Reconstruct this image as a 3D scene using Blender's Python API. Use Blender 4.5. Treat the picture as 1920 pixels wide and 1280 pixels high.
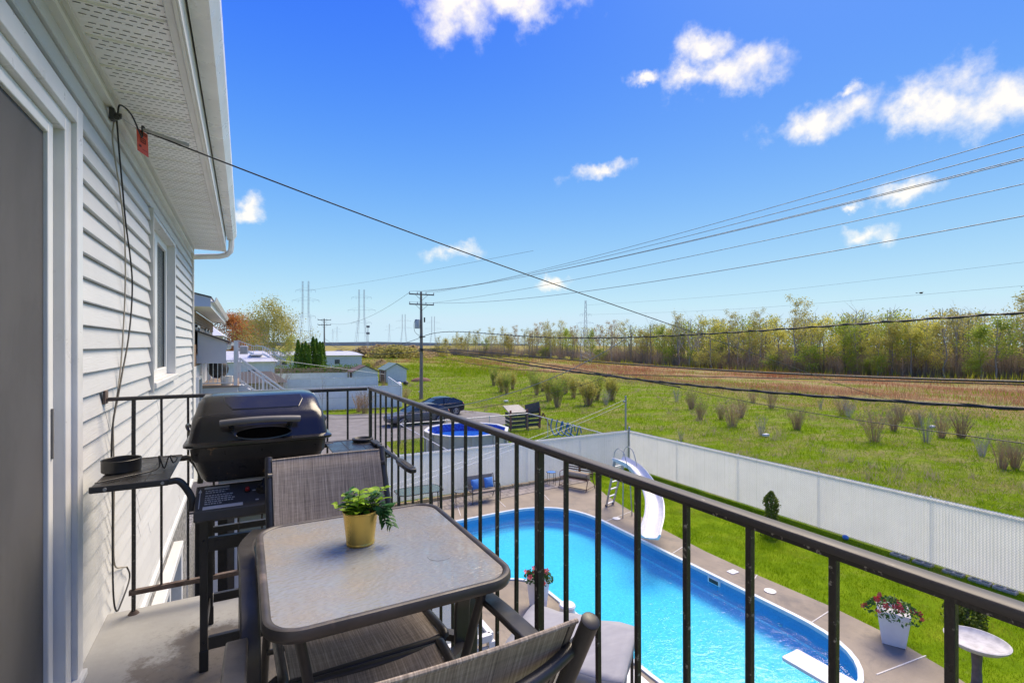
import bpy, bmesh, math, random
import numpy as np
from mathutils import Vector, Matrix
rad = math.radians
RN = random.Random(11)
NP = np.random.default_rng(5)
scene = bpy.context.scene
col = scene.collection
for o in list(bpy.data.objects):
    bpy.data.objects.remove(o)

# ------------------------------------------------------------------ camera
F_PX, CX, CY, HC = 930.0, 960.0, 646.0, 5.6      # focal length, centre, horizon (px of the 1920 wide photo), eye height
YAW = math.atan2(502, 930)
SN, CS = math.sin(YAW), math.cos(YAW)
cam_d = bpy.data.cameras.new('camera')
cam_d.sensor_width = 36
cam_d.lens = 36 * F_PX / 1920
cam_d.shift_y = 6 / 1920
cam_d.clip_start = 0.02
cam_d.clip_end = 9000
cam = bpy.data.objects.new('camera', cam_d)
cam.location = (0, 0, HC)
cam.rotation_euler = (math.pi / 2, 0, -YAW)
col.objects.link(cam)
scene.camera = cam
scene.cycles.max_bounces = 12
scene.cycles.diffuse_bounces = 6
scene.cycles.transparent_max_bounces = 12
scene.view_settings.view_transform = 'Standard'
scene.view_settings.look = 'None'
scene.view_settings.gamma = 1
scene.view_settings.use_curve_mapping = False
scene.view_settings.exposure = 1.36
scene.view_settings.use_white_balance = True
scene.view_settings.white_balance_temperature = 8000
scene.view_settings.white_balance_tint = 8

SUN_EL, SUN_AZ = rad(54), rad(62)                 # azimuth from +Y towards +X
sun_dir = Vector((math.cos(SUN_EL) * math.sin(SUN_AZ), math.cos(SUN_EL) * math.cos(SUN_AZ), math.sin(SUN_EL)))
sd = bpy.data.lights.new('sun', 'SUN')
sd.energy = 2.35
sd.angle = rad(42)
sd.color = (1.0, 0.92, 0.82)
so = bpy.data.objects.new('sun', sd)
so.rotation_euler = (-sun_dir).to_track_quat('-Z', 'Y').to_euler()
so.location = (30, 30, 60)
col.objects.link(so)

def px_dir(px, py):
    l, v = (px - CX) / F_PX, (CY - py) / F_PX
    return Vector((SN + CS * l, CS - SN * l, v)).normalized()

world = bpy.data.worlds.new('World')
scene.world = world
world.use_nodes = True
wt = world.node_tree
wt.nodes.clear()
def wn(t, **k):
    n = wt.nodes.new(t)
    for a, b in k.items():
        setattr(n, a, b)
    return n
def wl(a, b):
    wt.links.new(a, b)
SKY_S = 0.12
SKY_K = 3.6
w_out = wn('ShaderNodeOutputWorld')
w_bg = wn('ShaderNodeBackground')
w_bg.inputs['Strength'].default_value = SKY_S
wl(w_bg.outputs[0], w_out.inputs[0])
sky = wn('ShaderNodeTexSky', sky_type='NISHITA')
sky.sun_disc = False
sky.sun_elevation = SUN_EL
sky.sun_rotation = SUN_AZ
sky.altitude = 50
sky.air_density = 1.0
sky.dust_density = 0.6
sky.ozone_density = 2.0
# even out the sky's brightness and deepen its blue, the same in every direction
sep = wn('ShaderNodeSeparateColor')
wl(sky.outputs[0], sep.inputs[0])
cmb = wn('ShaderNodeCombineColor')
tc0 = wn('ShaderNodeTexCoord')                       # the blue deepens with height above the horizon
sz = wn('ShaderNodeSeparateXYZ'); wl(tc0.outputs['Generated'], sz.inputs[0])
pz = wn('ShaderNodeMapRange'); wl(sz.outputs[2], pz.inputs['Value'])
pz.inputs['From Min'].default_value = 0.0; pz.inputs['From Max'].default_value = 0.62
pz.inputs['To Min'].default_value = 0.12; pz.inputs['To Max'].default_value = 3.3
for ci, (gain, pw_) in enumerate(((0.51, 1.0), (0.755, .86), (1.04, 0.0))):
    dv = wn('ShaderNodeMath', operation='DIVIDE'); wl(sep.outputs[ci], dv.inputs[0]); wl(sep.outputs[2], dv.inputs[1])
    mn_ = wn('ShaderNodeMath', operation='MINIMUM'); wl(dv.outputs[0], mn_.inputs[0]); mn_.inputs[1].default_value = 1.0
    pe = wn('ShaderNodeMath', operation='MULTIPLY'); wl(pz.outputs[0], pe.inputs[0]); pe.inputs[1].default_value = pw_
    pw = wn('ShaderNodeMath', operation='POWER'); wl(mn_.outputs[0], pw.inputs[0]); wl(pe.outputs[0], pw.inputs[1])
    gn = wn('ShaderNodeMath', operation='MULTIPLY'); wl(pw.outputs[0], gn.inputs[0]); gn.inputs[1].default_value = gain * SKY_K
    wl(gn.outputs[0], cmb.inputs[ci])
hs = cmb
tc = wn('ShaderNodeTexCoord')
n1 = wn('ShaderNodeTexNoise')
n1.inputs['Scale'].default_value = 9
n1.inputs['Detail'].default_value = 8
n1.inputs['Roughness'].default_value = 0.62
wl(tc.outputs['Generated'], n1.inputs['Vector'])
v1 = wn('ShaderNodeVectorMath', operation='SUBTRACT')
v1.inputs[1].default_value = (0.5, 0.5, 0.5)
wl(n1.outputs['Color'], v1.inputs[0])
v2 = wn('ShaderNodeVectorMath', operation='SCALE')
v2.inputs['Scale'].default_value = 0.12
wl(v1.outputs[0], v2.inputs[0])
v3 = wn('ShaderNodeVectorMath', operation='ADD')
wl(tc.outputs['Generated'], v3.inputs[0])
wl(v2.outputs[0], v3.inputs[1])
# clouds: soft ellipses on the dome, the ones the photo shows and larger unseen ones added outside the view to whiten the fill light
cl = [(1515, 232, 84, 34), (1600, 210, 115, 40), (1690, 212, 115, 38), (1775, 192, 105, 48), (1890, 196, 125, 46),
      (1318, 92, 62, 32), (1350, 148, 118, 34), (1280, 155, 60, 26), (860, 18, 120, 58), (960, -5, 130, 40),
      (845, 470, 48, 17), (462, 393, 36, 20), (1130, 325, 58, 18), (1690, 358, 66, 21), (1628, 425, 56, 19),
      (1608, 375, 24, 11), (1036, 533, 32, 11), (1195, 158, 36, 12), (1590, 165, 38, 16)]
ells = []
for x, y, a, b in cl:
    d = px_dir(x, y)
    k = F_PX / math.hypot(x - CX, math.hypot(y - CY, F_PX))
    ells.append((d, a / F_PX * k * k * 1.08, b / F_PX * k * 1.12))
for i in range(13):
    az = rad(96 + 20 * i + RN.uniform(-8, 8))
    el = rad(RN.uniform(12, 72))
    d = Vector((math.cos(el) * math.sin(az), math.cos(el) * math.cos(az), math.sin(el)))
    ells.append((d, RN.uniform(.12, .26), RN.uniform(.05, .10)))
last = None
for d, a, b in ells:
    m = wn('ShaderNodeMapping', vector_type='TEXTURE')
    m.inputs['Location'].default_value = d
    m.inputs['Rotation'].default_value = d.to_track_quat('Z', 'Y').to_euler()
    m.inputs['Scale'].default_value = (a, b, 0.6)
    wl(v3.outputs[0], m.inputs['Vector'])
    ln = wn('ShaderNodeVectorMath', operation='LENGTH')
    wl(m.outputs[0], ln.inputs[0])
    if last is None:
        last = ln.outputs['Value']
    else:
        mn = wn('ShaderNodeMath', operation='SMOOTH_MIN')
        mn.inputs[2].default_value = 0.25
        wl(last, mn.inputs[0]); wl(ln.outputs['Value'], mn.inputs[1])
        last = mn.outputs[0]
n2 = wn('ShaderNodeTexNoise')
n2.inputs['Scale'].default_value = 16
n2.inputs['Detail'].default_value = 9
n2.inputs['Roughness'].default_value = 0.6
wl(tc.outputs['Generated'], n2.inputs['Vector'])
ma = wn('ShaderNodeMath', operation='MULTIPLY_ADD')
ma.inputs[1].default_value = 2.3
wl(n2.outputs[0], ma.inputs[0]); wl(last, ma.inputs[2])
mr = wn('ShaderNodeMapRange', interpolation_type='SMOOTHSTEP')
mr.inputs['From Min'].default_value = 2.32
mr.inputs['From Max'].default_value = 0.95
wl(ma.outputs[0], mr.inputs['Value'])
mx = wn('ShaderNodeMix', data_type='RGBA')
mx.inputs['B'].default_value = (3.7, 3.75, 3.85, 1)
wl(mr.outputs[0], mx.inputs['Factor']); wl(hs.outputs[0], mx.inputs['A'])
wl(mx.outputs['Result'], w_bg.inputs['Color'])

# ------------------------------------------------------------------ pixel helpers (photo pixel + what it touches -> metres)
def G(px, py, z=0.0):
    d = (HC - z) * F_PX / (py - CY); l = (px - CX) / F_PX * d
    return Vector((SN * d + CS * l, CS * d - SN * l, z))
def AY(px, py, Y):
    l = (px - CX) / F_PX; d = Y / (CS - SN * l)
    return Vector((SN * d + CS * l * d, Y, HC - (py - CY) / F_PX * d))
def AX(px, py, X):
    l = (px - CX) / F_PX; d = X / (SN + CS * l)
    return Vector((X, CS * d - SN * l * d, HC - (py - CY) / F_PX * d))
def AD(px, py, d):
    l = (px - CX) / F_PX * d
    return Vector((SN * d + CS * l, CS * d - SN * l, HC - (py - CY) / F_PX * d))

# ------------------------------------------------------------------ materials
MATS = {}
def nmat(name):
    m = bpy.data.materials.new(name); m.use_nodes = True
    nt = m.node_tree; nt.nodes.clear()
    out = nt.nodes.new('ShaderNodeOutputMaterial')
    p = nt.nodes.new('ShaderNodeBsdfPrincipled')
    nt.links.new(p.outputs[0], out.inputs[0])
    MATS[name] = m
    return m, nt, p, out
def nd(nt, t, ins=None, **k):
    n = nt.nodes.new(t)
    for a, b in k.items():
        setattr(n, a, b)
    if ins:
        for a, b in ins.items():
            if hasattr(b, 'is_linked') or isinstance(b, bpy.types.NodeSocket):
                nt.links.new(b, n.inputs[a])
            else:
                n.inputs[a].default_value = b
    return n
def c4(c):
    return (c[0], c[1], c[2], 1)
def coord(nt, which='Object', scale=(1, 1, 1), rot=(0, 0, 0)):
    t = nd(nt, 'ShaderNodeTexCoord')
    if which == 'World':
        t = nd(nt, 'ShaderNodeNewGeometry'); so_ = t.outputs['Position']
    else:
        so_ = t.outputs[which]
    return nd(nt, 'ShaderNodeMapping', {'Vector': so_, 'Scale': scale, 'Rotation': rot}).outputs[0]
def noise(nt, vec, scale, detail=5, rough=.55, dist=0):
    return nd(nt, 'ShaderNodeTexNoise', {'Vector': vec, 'Scale': scale, 'Detail': detail, 'Roughness': rough, 'Distortion': dist}).outputs[0]
def ramp(nt, fac, stops):
    n = nd(nt, 'ShaderNodeValToRGB', {'Fac': fac})
    e = n.color_ramp.elements
    while len(e) < len(stops):
        e.new(0.5)
    for i, (p, c) in enumerate(stops):
        e[i].position = p; e[i].color = c4(c)
    return n.outputs[0]
def mixc(nt, f, a, b):
    n = nd(nt, 'ShaderNodeMix', data_type='RGBA')
    for k, v in (('Factor', f), ('A', a), ('B', b)):
        if isinstance(v, bpy.types.NodeSocket):
            nt.links.new(v, n.inputs[k])
        else:
            n.inputs[k].default_value = v if k == 'Factor' else c4(v)
    return n.outputs['Result']
def mrange(nt, v, a, b, c=0., d=1.):
    return nd(nt, 'ShaderNodeMapRange', {'Value': v, 'From Min': a, 'From Max': b, 'To Min': c, 'To Max': d}).outputs[0]
def bump(nt, p, h, s=.3, dist=.01):
    b = nd(nt, 'ShaderNodeBump', {'Height': h, 'Strength': s, 'Distance': dist})
    nt.links.new(b.outputs[0], p.inputs['Normal'])
def M(name, c1, c2=None, scale=6., rough=.6, metal=0., bmp=0., bscale=60., bdist=.004, lo=.35, hi=.65, spec=.5, stretch=(1, 1, 1), rvar=.1, coords='Object', objvar=0., wear=None):
    m, nt, p, out = nmat(name)
    v = coord(nt, coords, stretch)
    n = noise(nt, v, scale)
    c2 = c2 or tuple(x * .82 for x in c1)
    c = ramp(nt, n, [(lo, c1), (hi, c2)])
    if objvar:
        oi = nd(nt, 'ShaderNodeObjectInfo')
        h = nd(nt, 'ShaderNodeHueSaturation', {'Color': c, 'Value': mrange(nt, oi.outputs['Random'], 0, 1, 1 - objvar, 1 + objvar)})
        c = h.outputs[0]
    if wear:
        wc, wsc, wlo, whi = wear
        f = mrange(nt, noise(nt, v, wsc, 8, .65), wlo, whi)
        c = mixc(nt, f, c, wc)
    nt.links.new(c, p.inputs['Base Color'])
    r = mrange(nt, noise(nt, v, scale * 3), .3, .7, max(.02, rough - rvar), min(1, rough + rvar))
    nt.links.new(r, p.inputs['Roughness'])
    p.inputs['Metallic'].default_value = metal
    p.inputs['Specular IOR Level'].default_value = spec
    if bmp:
        bump(nt, p, noise(nt, v, bscale, 4), bmp, bdist)
    return m

# siding with embossed wood grain
def mk_siding(name, c1, c2):
    m, nt, p, out = nmat(name)
    v = coord(nt, 'World')
    n = noise(nt, v, 2.2, 6, .6)
    oi = nd(nt, 'ShaderNodeObjectInfo')
    c = ramp(nt, n, [(.3, c1), (.75, c2)])
    hsv = nd(nt, 'ShaderNodeHueSaturation', {'Color': c, 'Value': mrange(nt, oi.outputs['Random'], 0, 1, .94, 1.03)})
    g = noise(nt, coord(nt, 'World', (8, 3.5, 70)), 1.6, 5, .6, 1.2)
    dirt = mrange(nt, noise(nt, coord(nt, 'World', (1, 6, .7)), 1.5, 6, .7), .58, .85)
    nt.links.new(mixc(nt, nd(nt, 'ShaderNodeMath', {0: dirt, 1: .35}, operation='MULTIPLY').outputs[0], hsv.outputs[0], (.42, .41, .37)), p.inputs['Base Color'])
    p.inputs['Roughness'].default_value = .48
    bump(nt, p, g, .42, .004)
mk_siding('siding', (.60, .60, .59), (.54, .54, .53))
M('white_trim', (.76, .76, .74), (.68, .68, .66), 3, .38, bmp=.08, bscale=20)
M('beige_trim', (.50, .48, .42), (.66, .65, .62), 5, .55)
M('white_paint', (.70, .70, .69), (.63, .63, .62), 4, .35)
M('soffit_white', (.92, .92, .91), (.87, .87, .86), 3, .5)
M('slot_dark', (.05, .05, .05), None, 3, .8)
M('gutter_white', (.74, .75, .76), (.64, .65, .66), 3, .32, wear=((.40, .39, .36), 9, .66, .8))
M('roof_shingle', (.10, .09, .085), (.05, .05, .05), 30, .9, bmp=.6, bscale=90)
M('stone_wall', (.34, .33, .31), (.12, .12, .115), 26, .9, bmp=1, bscale=45, bdist=.03, lo=.42, hi=.62)
M('room_dark', (.05, .05, .05), None, 2, .9)
M('balcony_paint', (.33, .335, .33), (.25, .245, .235), 3, .5, bmp=.12, bscale=40)
# balcony floor with stains
m, nt, p, out = nmat('balcony_floor')
v = coord(nt, 'World')
base = ramp(nt, noise(nt, v, 2.5, 7, .6), [(.3, (.36, .365, .365)), (.7, (.27, .27, .268))])
st = mrange(nt, noise(nt, v, 2.1, 9, .70, .4), .36, .52)
rect = nd(nt, 'ShaderNodeSeparateXYZ', {0: v})
near = mrange(nt, rect.outputs[1], 2.95, 2.45)
near2 = mrange(nt, rect.outputs[0], -.50, -.22)
f = nd(nt, 'ShaderNodeMath', {0: near, 1: near2}, operation='MULTIPLY').outputs[0]
sx_ = nd(nt, 'ShaderNodeMath', {0: noise(nt, v, 5, 9, .72), 1: 1.9, 2: f}, operation='MULTIPLY_ADD').outputs[0]
f2 = mrange(nt, sx_, 1.32, 1.52, 0, .85)
base = mixc(nt, f2, base, (.135, .115, .10))
sp = mrange(nt, noise(nt, v, 42, 7, .72), .54, .60)
base = mixc(nt, nd(nt, 'ShaderNodeMath', {0: sp, 1: f}, operation='MULTIPLY').outputs[0], base, (.12, .11, .10))
sp2 = mrange(nt, noise(nt, v, 9, 8, .75), .66, .70)
base = mixc(nt, nd(nt, 'ShaderNodeMath', {0: sp2, 1: .5}, operation='MULTIPLY').outputs[0], base, (.12, .16, .18))
nt.links.new(base, p.inputs['Base Color'])
nt.links.new(mrange(nt, st, 0, 1, .42, .75), p.inputs['Roughness'])
bump(nt, p, noise(nt, v, 55, 5), .2, .004)
# chipped wrought iron
def mk_iron(name, worn):
    m, nt, p, out = nmat(name)
    v = coord(nt, 'World')
    c = ramp(nt, noise(nt, v, 14, 5), [(.3, (.013, .012, .011)), (.75, (.032, .028, .025))])
    ch = mrange(nt, noise(nt, v, 70, 6, .72), .60, .635)
    c = mixc(nt, nd(nt, 'ShaderNodeMath', {0: ch, 1: worn}, operation='MULTIPLY').outputs[0], c, (.34, .32, .29))
    ru = mrange(nt, noise(nt, v, 21, 7, .7), .66, .72)
    c = mixc(nt, nd(nt, 'ShaderNodeMath', {0: ru, 1: .7}, operation='MULTIPLY').outputs[0], c, (.14, .055, .025))
    nt.links.new(c, p.inputs['Base Color'])
    nt.links.new(mrange(nt, noise(nt, v, 30), .3, .7, .3, .55), p.inputs['Roughness'])
    bump(nt, p, noise(nt, v, 130, 5, .65), .55, .003)
mk_iron('iron', .75)
M('rail_cap', (.034, .030, .030), (.058, .052, .050), 6, .52, bmp=.2, bscale=70, stretch=(1, .3, 1), wear=((.26, .24, .22), 55, .67, .72))
M('rust_bar', (.07, .04, .03), (.16, .12, .10), 20, .7, bmp=.5, bscale=80)
# patio furniture
M('frame_dark', (.040, .040, .042), (.062, .060, .060), 7, .4, metal=.25, bmp=.06, bscale=150, wear=((.16, .14, .13), 30, .68, .78))
M('table_rim', (.050, .046, .044), (.085, .077, .072), 6, .45, metal=.2, bmp=.1, bscale=90, wear=((.21, .165, .145), 7, .55, .72))
def mk_sling(name, ua, ub):
    m, nt, p, out = nmat(name)
    v = coord(nt, 'Object')
    sx = nd(nt, 'ShaderNodeSeparateXYZ', {0: v})
    A = noise(nt, coord(nt, 'Object', (230, 5, 5)), 1, 4, .7)
    B = noise(nt, coord(nt, 'Object', (5, 170, 170)), 1, 4, .7)
    ca = ramp(nt, A, [(.30, (.09, .072, .06)), (.50, (.32, .265, .22)), (.70, (.64, .56, .48))])
    cb = ramp(nt, B, [(.32, (.11, .088, .074)), (.55, (.29, .24, .20)), (.75, (.46, .40, .34))])
    nt.links.new(mixc(nt, .38, ca, cb), p.inputs['Base Color'])
    p.inputs['Roughness'].default_value = .8
    w = nd(nt, 'ShaderNodeTexChecker', {'Vector': v, 'Scale': 420.0}).outputs['Fac']
    bump(nt, p, w, .25, .001)
mk_sling('sling', 'x', 'y')
# textured, dusty table glass
m, nt, p, out = nmat('table_glass')
v = coord(nt, 'World')
d0 = noise(nt, v, 4.5, 8, .62)
dirtf = mrange(nt, d0, .40, .62)
colg = mixc(nt, dirtf, (.34, .36, .37), (.36, .325, .28))
spk = mrange(nt, noise(nt, v, 34, 5, .6), .68, .73)
colg = mixc(nt, nd(nt, 'ShaderNodeMath', {0: spk, 1: .5}, operation='MULTIPLY').outputs[0], colg, (.20, .13, .08))
nt.links.new(colg, p.inputs['Base Color'])
nt.links.new(mrange(nt, d0, .38, .62, .15, .36), p.inputs['Roughness'])
p.inputs['Specular IOR Level'].default_value = .7
wv = nd(nt, 'ShaderNodeTexVoronoi', {'Vector': coord(nt, 'World', (1, 1.9, 1), (0, 0, .3)), 'Scale': 66.0}, feature='SMOOTH_F1').outputs[0]
bump(nt, p, wv, .42, .005)
tr = nd(nt, 'ShaderNodeBsdfTransparent', {'Color': (.75, .8, .78, 1)})
mxs = nd(nt, 'ShaderNodeMixShader', {0: .24, 1: p.outputs[0], 2: tr.outputs[0]})
nt.links.new(mxs.outputs[0], out.inputs[0])
M('brass', (.72, .52, .14), (.66, .46, .12), 5, .30, metal=.75, stretch=(1, 1, .2))
M('soil', (.04, .03, .02), None, 30, .9)
def mk_leaf(name, c1, c2, trans=.25, scale=1.5, objvar=.12, coords='World'):
    m, nt, p, out = nmat(name)
    v = coord(nt, coords)
    c = ramp(nt, noise(nt, v, scale, 4), [(.35, c1), (.65, c2)])
    oi = nd(nt, 'ShaderNodeObjectInfo')
    c = nd(nt, 'ShaderNodeHueSaturation', {'Color': c, 'Value': mrange(nt, oi.outputs['Random'], 0, 1, 1 - objvar, 1 + objvar)}).outputs[0]
    nt.links.new(c, p.inputs['Base Color'])
    p.inputs['Roughness'].default_value = .55
    p.inputs['Specular IOR Level'].default_value = .3
    t = nd(nt, 'ShaderNodeBsdfTranslucent', {'Color': c})
    mx_ = nd(nt, 'ShaderNodeMixShader', {0: trans, 1: p.outputs[0], 2: t.outputs[0]})
    nt.links.new(mx_.outputs[0], out.inputs[0])
mk_leaf('leaf_pot_light', (.16, .36, .02), (.34, .50, .04), .4, 30)
mk_leaf('leaf_pot_dark', (.02, .10, .025), (.035, .15, .04), .2, 30)
M('stem_green', (.08, .12, .03), None, 10, .7)
# grill
M('enamel_black', (.016, .015, .015), (.024, .022, .021), 4, .19, bmp=.03, bscale=4, bdist=.02, spec=.5, rvar=.05)
M('grill_black', (.030, .029, .028), (.046, .044, .042), 9, .42, bmp=.1, bscale=90, spec=.5)
M('grill_rusty', (.020, .019, .018), (.034, .031, .028), 9, .34, bmp=.3, bscale=60, wear=((.30, .16, .075), 9, .60, .66))
M('grill_shelf', (.036, .034, .033), (.052, .050, .048), 6, .33, bmp=.05, bscale=40, metal=.3)
M('handle_grey', (.12, .115, .11), (.16, .155, .15), 8, .5)
M('void_black', (.003, .003, .003), None, 3, 1.0, spec=0.0)
M('panel_grey', (.062, .060, .058), (.08, .077, .074), 9, .45, bmp=.08, bscale=90)
M('knob_red', (.50, .03, .025), None, 8, .35)
M('decal_white', (.62, .62, .62), None, 8, .5)
M('plastic_black', (.018, .018, .018), (.03, .03, .03), 10, .45)
M('cable_black', (.012, .012, .012), (.02, .02, .02), 10, .6)
M('cable_beige', (.36, .32, .25), (.28, .25, .2), 10, .6)
M('cable_grey', (.16, .16, .16), (.24, .24, .24), 10, .5)
M('tag_red', (.72, .085, .04), (.66, .075, .035), 8, .5)
M('tag_ink', (.10, .02, .015), None, 8, .6)
M('galv', (.42, .43, .44), (.32, .33, .34), 10, .42, metal=.5)
# screen mesh + glass
m, nt, p, out = nmat('insect_screen')
v = coord(nt, 'World')
n = noise(nt, coord(nt, 'World', (1, 1.2, .6)), 2.2, 4)
cs_ = ramp(nt, n, [(.3, (.085, .085, .088)), (.7, (.125, .125, .13))])
nt.links.new(cs_, p.inputs['Base Color'])
p.inputs['Roughness'].default_value = .75
g1 = nd(nt, 'ShaderNodeTexChecker', {'Vector': v, 'Scale': 700.0}).outputs['Fac']
bump(nt, p, g1, .3, .001)
tr = nd(nt, 'ShaderNodeBsdfTransparent')
mxs = nd(nt, 'ShaderNodeMixShader', {0: .30, 1: p.outputs[0], 2: tr.outputs[0]})
nt.links.new(mxs.outputs[0], out.inputs[0])
def mk_glass(name, tint, rough=.02, tr_f=.55):
    m, nt, p, out = nmat(name)
    p.inputs['Base Color'].default_value = c4(tint)
    p.inputs['Roughness'].default_value = rough
    p.inputs['Specular IOR Level'].default_value = 1.0
    bump(nt, p, noise(nt, coord(nt), 1.5, 2), .05, .02)
    tr = nd(nt, 'ShaderNodeBsdfTransparent', {'Color': (.8, .84, .85, 1)})
    mxs = nd(nt, 'ShaderNodeMixShader', {0: tr_f, 1: p.outputs[0], 2: tr.outputs[0]})
    nt.links.new(mxs.outputs[0], out.inputs[0])
mk_glass('window_glass', (.10, .11, .12), .02, .62)
mk_glass('clear_glass', (.25, .3, .32), .04, .6)
mk_glass('teal_glass', (.10, .17, .165), .12, .25)
mk_glass('car_glass', (.03, .035, .04), .03, .15)
M('curtain_grey', (.70, .71, .73), (.60, .61, .63), 4, .8, stretch=(1, 12, .3))
# yard
m, nt, p, out = nmat('concrete')
v = coord(nt, 'World')
cc = ramp(nt, noise(nt, v, 1.1, 8, .62), [(.28, (.32, .27, .205)), (.55, (.255, .215, .163)), (.78, (.185, .157, .125))])
stn = mrange(nt, noise(nt, coord(nt, 'World', (1, .7, 1), (0, 0, .6)), 1.3, 9, .72, .6), .51, .64)
cc = mixc(nt, nd(nt, 'ShaderNodeMath', {0: stn, 1: .6}, operation='MULTIPLY').outputs[0], cc, (.13, .12, .11))
cc = mixc(nt, mrange(nt, noise(nt, v, 60, 3), .45, .75, 0, .25), cc, (.16, .14, .12))
nt.links.new(cc, p.inputs['Base Color'])
p.inputs['Roughness'].default_value = .85
bump(nt, p, noise(nt, v, 40, 6), .25, .01)
M('paver', (.33, .29, .25), (.24, .215, .19), 5, .88, bmp=.4, bscale=30, objvar=.12)
M('joint_white', (.62, .60, .56), None, 8, .8)
M('stone_tan', (.47, .36, .20), (.36, .27, .15), 7, .85, bmp=.5, bscale=30, objvar=.15)
M('cinder', (.58, .50, .38), (.48, .41, .32), 9, .9, bmp=.5, bscale=50, objvar=.1)
def grass_col(nt, v, far):
    big = noise(nt, v, .23, 7, .62)
    mid = noise(nt, v, 1.4, 6, .65)
    c = ramp(nt, mid, [(.30, (.085, .165, .004)), (.50, (.145, .25, .006)), (.70, (.23, .32, .016))])
    straw = mrange(nt, noise(nt, coord(nt, 'World', (.6, 1.1, 1), (0, 0, .5)), .5 if far else .9, 9, .74), .46 if far else .57, .58 if far else .72)
    c = mixc(nt, nd(nt, 'ShaderNodeMath', {0: straw, 1: .6 if far else .5}, operation='MULTIPLY').outputs[0], c, (.33, .27, .13))
    return c, big
m, nt, p, out = nmat('lawn')
v = coord(nt, 'World')
c, big = grass_col(nt, v, False)
c = mixc(nt, mrange(nt, noise(nt, v, 30, 5, .7), .4, .75, 0, .4), c, (.05, .09, .012))
nt.links.new(c, p.inputs['Base Color']); p.inputs['Roughness'].default_value = .85
p.inputs['Specular IOR Level'].default_value = .04
bump(nt, p, noise(nt, v, 28, 6, .7), .7, .04)
m, nt, p, out = nmat('field')
v = coord(nt, 'World')
c, big = grass_col(nt, v, True)
xyz = nd(nt, 'ShaderNodeSeparateXYZ', {0: v})
wob = nd(nt, 'ShaderNodeMath', {0: noise(nt, v, .05, 6, .6), 1: 46.0, 2: -23.0}, operation='MULTIPLY_ADD').outputs[0]
xx = nd(nt, 'ShaderNodeMath', {0: xyz.outputs[0], 1: wob}, operation='ADD').outputs[0]
redz = mrange(nt, xx, 44, 60)
rc = ramp(nt, noise(nt, coord(nt, 'World', (1, .45, 1), (0, 0, .1)), .11, 9, .68), [(.36, (.17, .22, .02)), (.45, (.36, .29, .14)), (.53, (.28, .13, .07)), (.60, (.36, .23, .12)), (.68, (.20, .22, .03))])
c = mixc(nt, redz, c, rc)
yy = nd(nt, 'ShaderNodeMath', {0: xyz.outputs[1], 1: wob}, operation='ADD').outputs[0]
farz = mrange(nt, yy, 95, 150)
fc = ramp(nt, noise(nt, v, .06, 8, .65), [(.36, (.19, .23, .02)), (.50, (.27, .27, .06)), (.58, (.36, .27, .12)), (.66, (.36, .22, .11))])
c = mixc(nt, nd(nt, 'ShaderNodeMath', {0: farz, 1: .7}, operation='MULTIPLY').outputs[0], c, fc)
soil = mrange(nt, noise(nt, coord(nt, 'World', (1, .5, 1)), .16, 6, .6), .63, .70)
c = mixc(nt, nd(nt, 'ShaderNodeMath', {0: soil, 1: .75}, operation='MULTIPLY').outputs[0], c, (.27, .20, .13))
c = mixc(nt, mrange(nt, noise(nt, v, 6, 6, .7), .45, .75, 0, .45), c, (.07, .075, .025))
nt.links.new(c, p.inputs['Base Color']); p.inputs['Roughness'].default_value = .9
p.inputs['Specular IOR Level'].default_value = .04
bump(nt, p, noise(nt, v, 5, 8, .75), .8, .25)
def blade_mat(name, c1, c2, c3, sc):
    m, nt, p, out = nmat(name)
    v = coord(nt, 'World')
    c = ramp(nt, noise(nt, v, sc, 6, .7), [(.32, c1), (.5, c2), (.68, c3)])
    nt.links.new(c, p.inputs['Base Color']); p.inputs['Roughness'].default_value = .6
    p.inputs['Specular IOR Level'].default_value = .02
    t = nd(nt, 'ShaderNodeBsdfTranslucent', {'Color': c})
    nt.links.new(nd(nt, 'ShaderNodeMixShader', {0: .45, 1: p.outputs[0], 2: t.outputs[0]}).outputs[0], out.inputs[0])
blade_mat('blade_green', (.115, .225, .004), (.21, .325, .009), (.38, .375, .06), .55)
blade_mat('blade_straw', (.30, .24, .11), (.42, .35, .19), (.24, .18, .09), .8)
blade_mat('brush_red', (.29, .10, .06), (.39, .185, .10), (.50, .37, .21), .16)
blade_mat('thicket', (.28, .22, .16), (.38, .31, .24), (.32, .30, .13), .3)
blade_mat('brush_yellow', (.22, .26, .02), (.34, .36, .03), (.18, .22, .03), .5)
M('asphalt', (.20, .195, .19), (.145, .14, .135), 1.2, .9, bmp=.3, bscale=60, coords='World')
M('fence_slat', (.92, .92, .90), (.86, .86, .84), 1.6, .55, coords='World', wear=((.55, .55, .53), 3.5, .66, .85))
def thin(name, f):                                  # thin plastic or cloth lets part of the light through
    nt = MATS[name].node_tree; p = next(n for n in nt.nodes if n.type == 'BSDF_PRINCIPLED'); out = next(n for n in nt.nodes if n.type == 'OUTPUT_MATERIAL')
    t = nd(nt, 'ShaderNodeBsdfTranslucent', {'Color': p.inputs['Base Color'].links[0].from_socket})
    nt.links.new(nd(nt, 'ShaderNodeMixShader', {0: f, 1: p.outputs[0], 2: t.outputs[0]}).outputs[0], out.inputs[0])
thin('fence_slat', .68)
M('fence_wire', (.66, .67, .68), (.58, .59, .60), 5, .45)
M('pool_coping', (.54, .61, .66), (.48, .55, .60), 5, .4)
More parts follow.
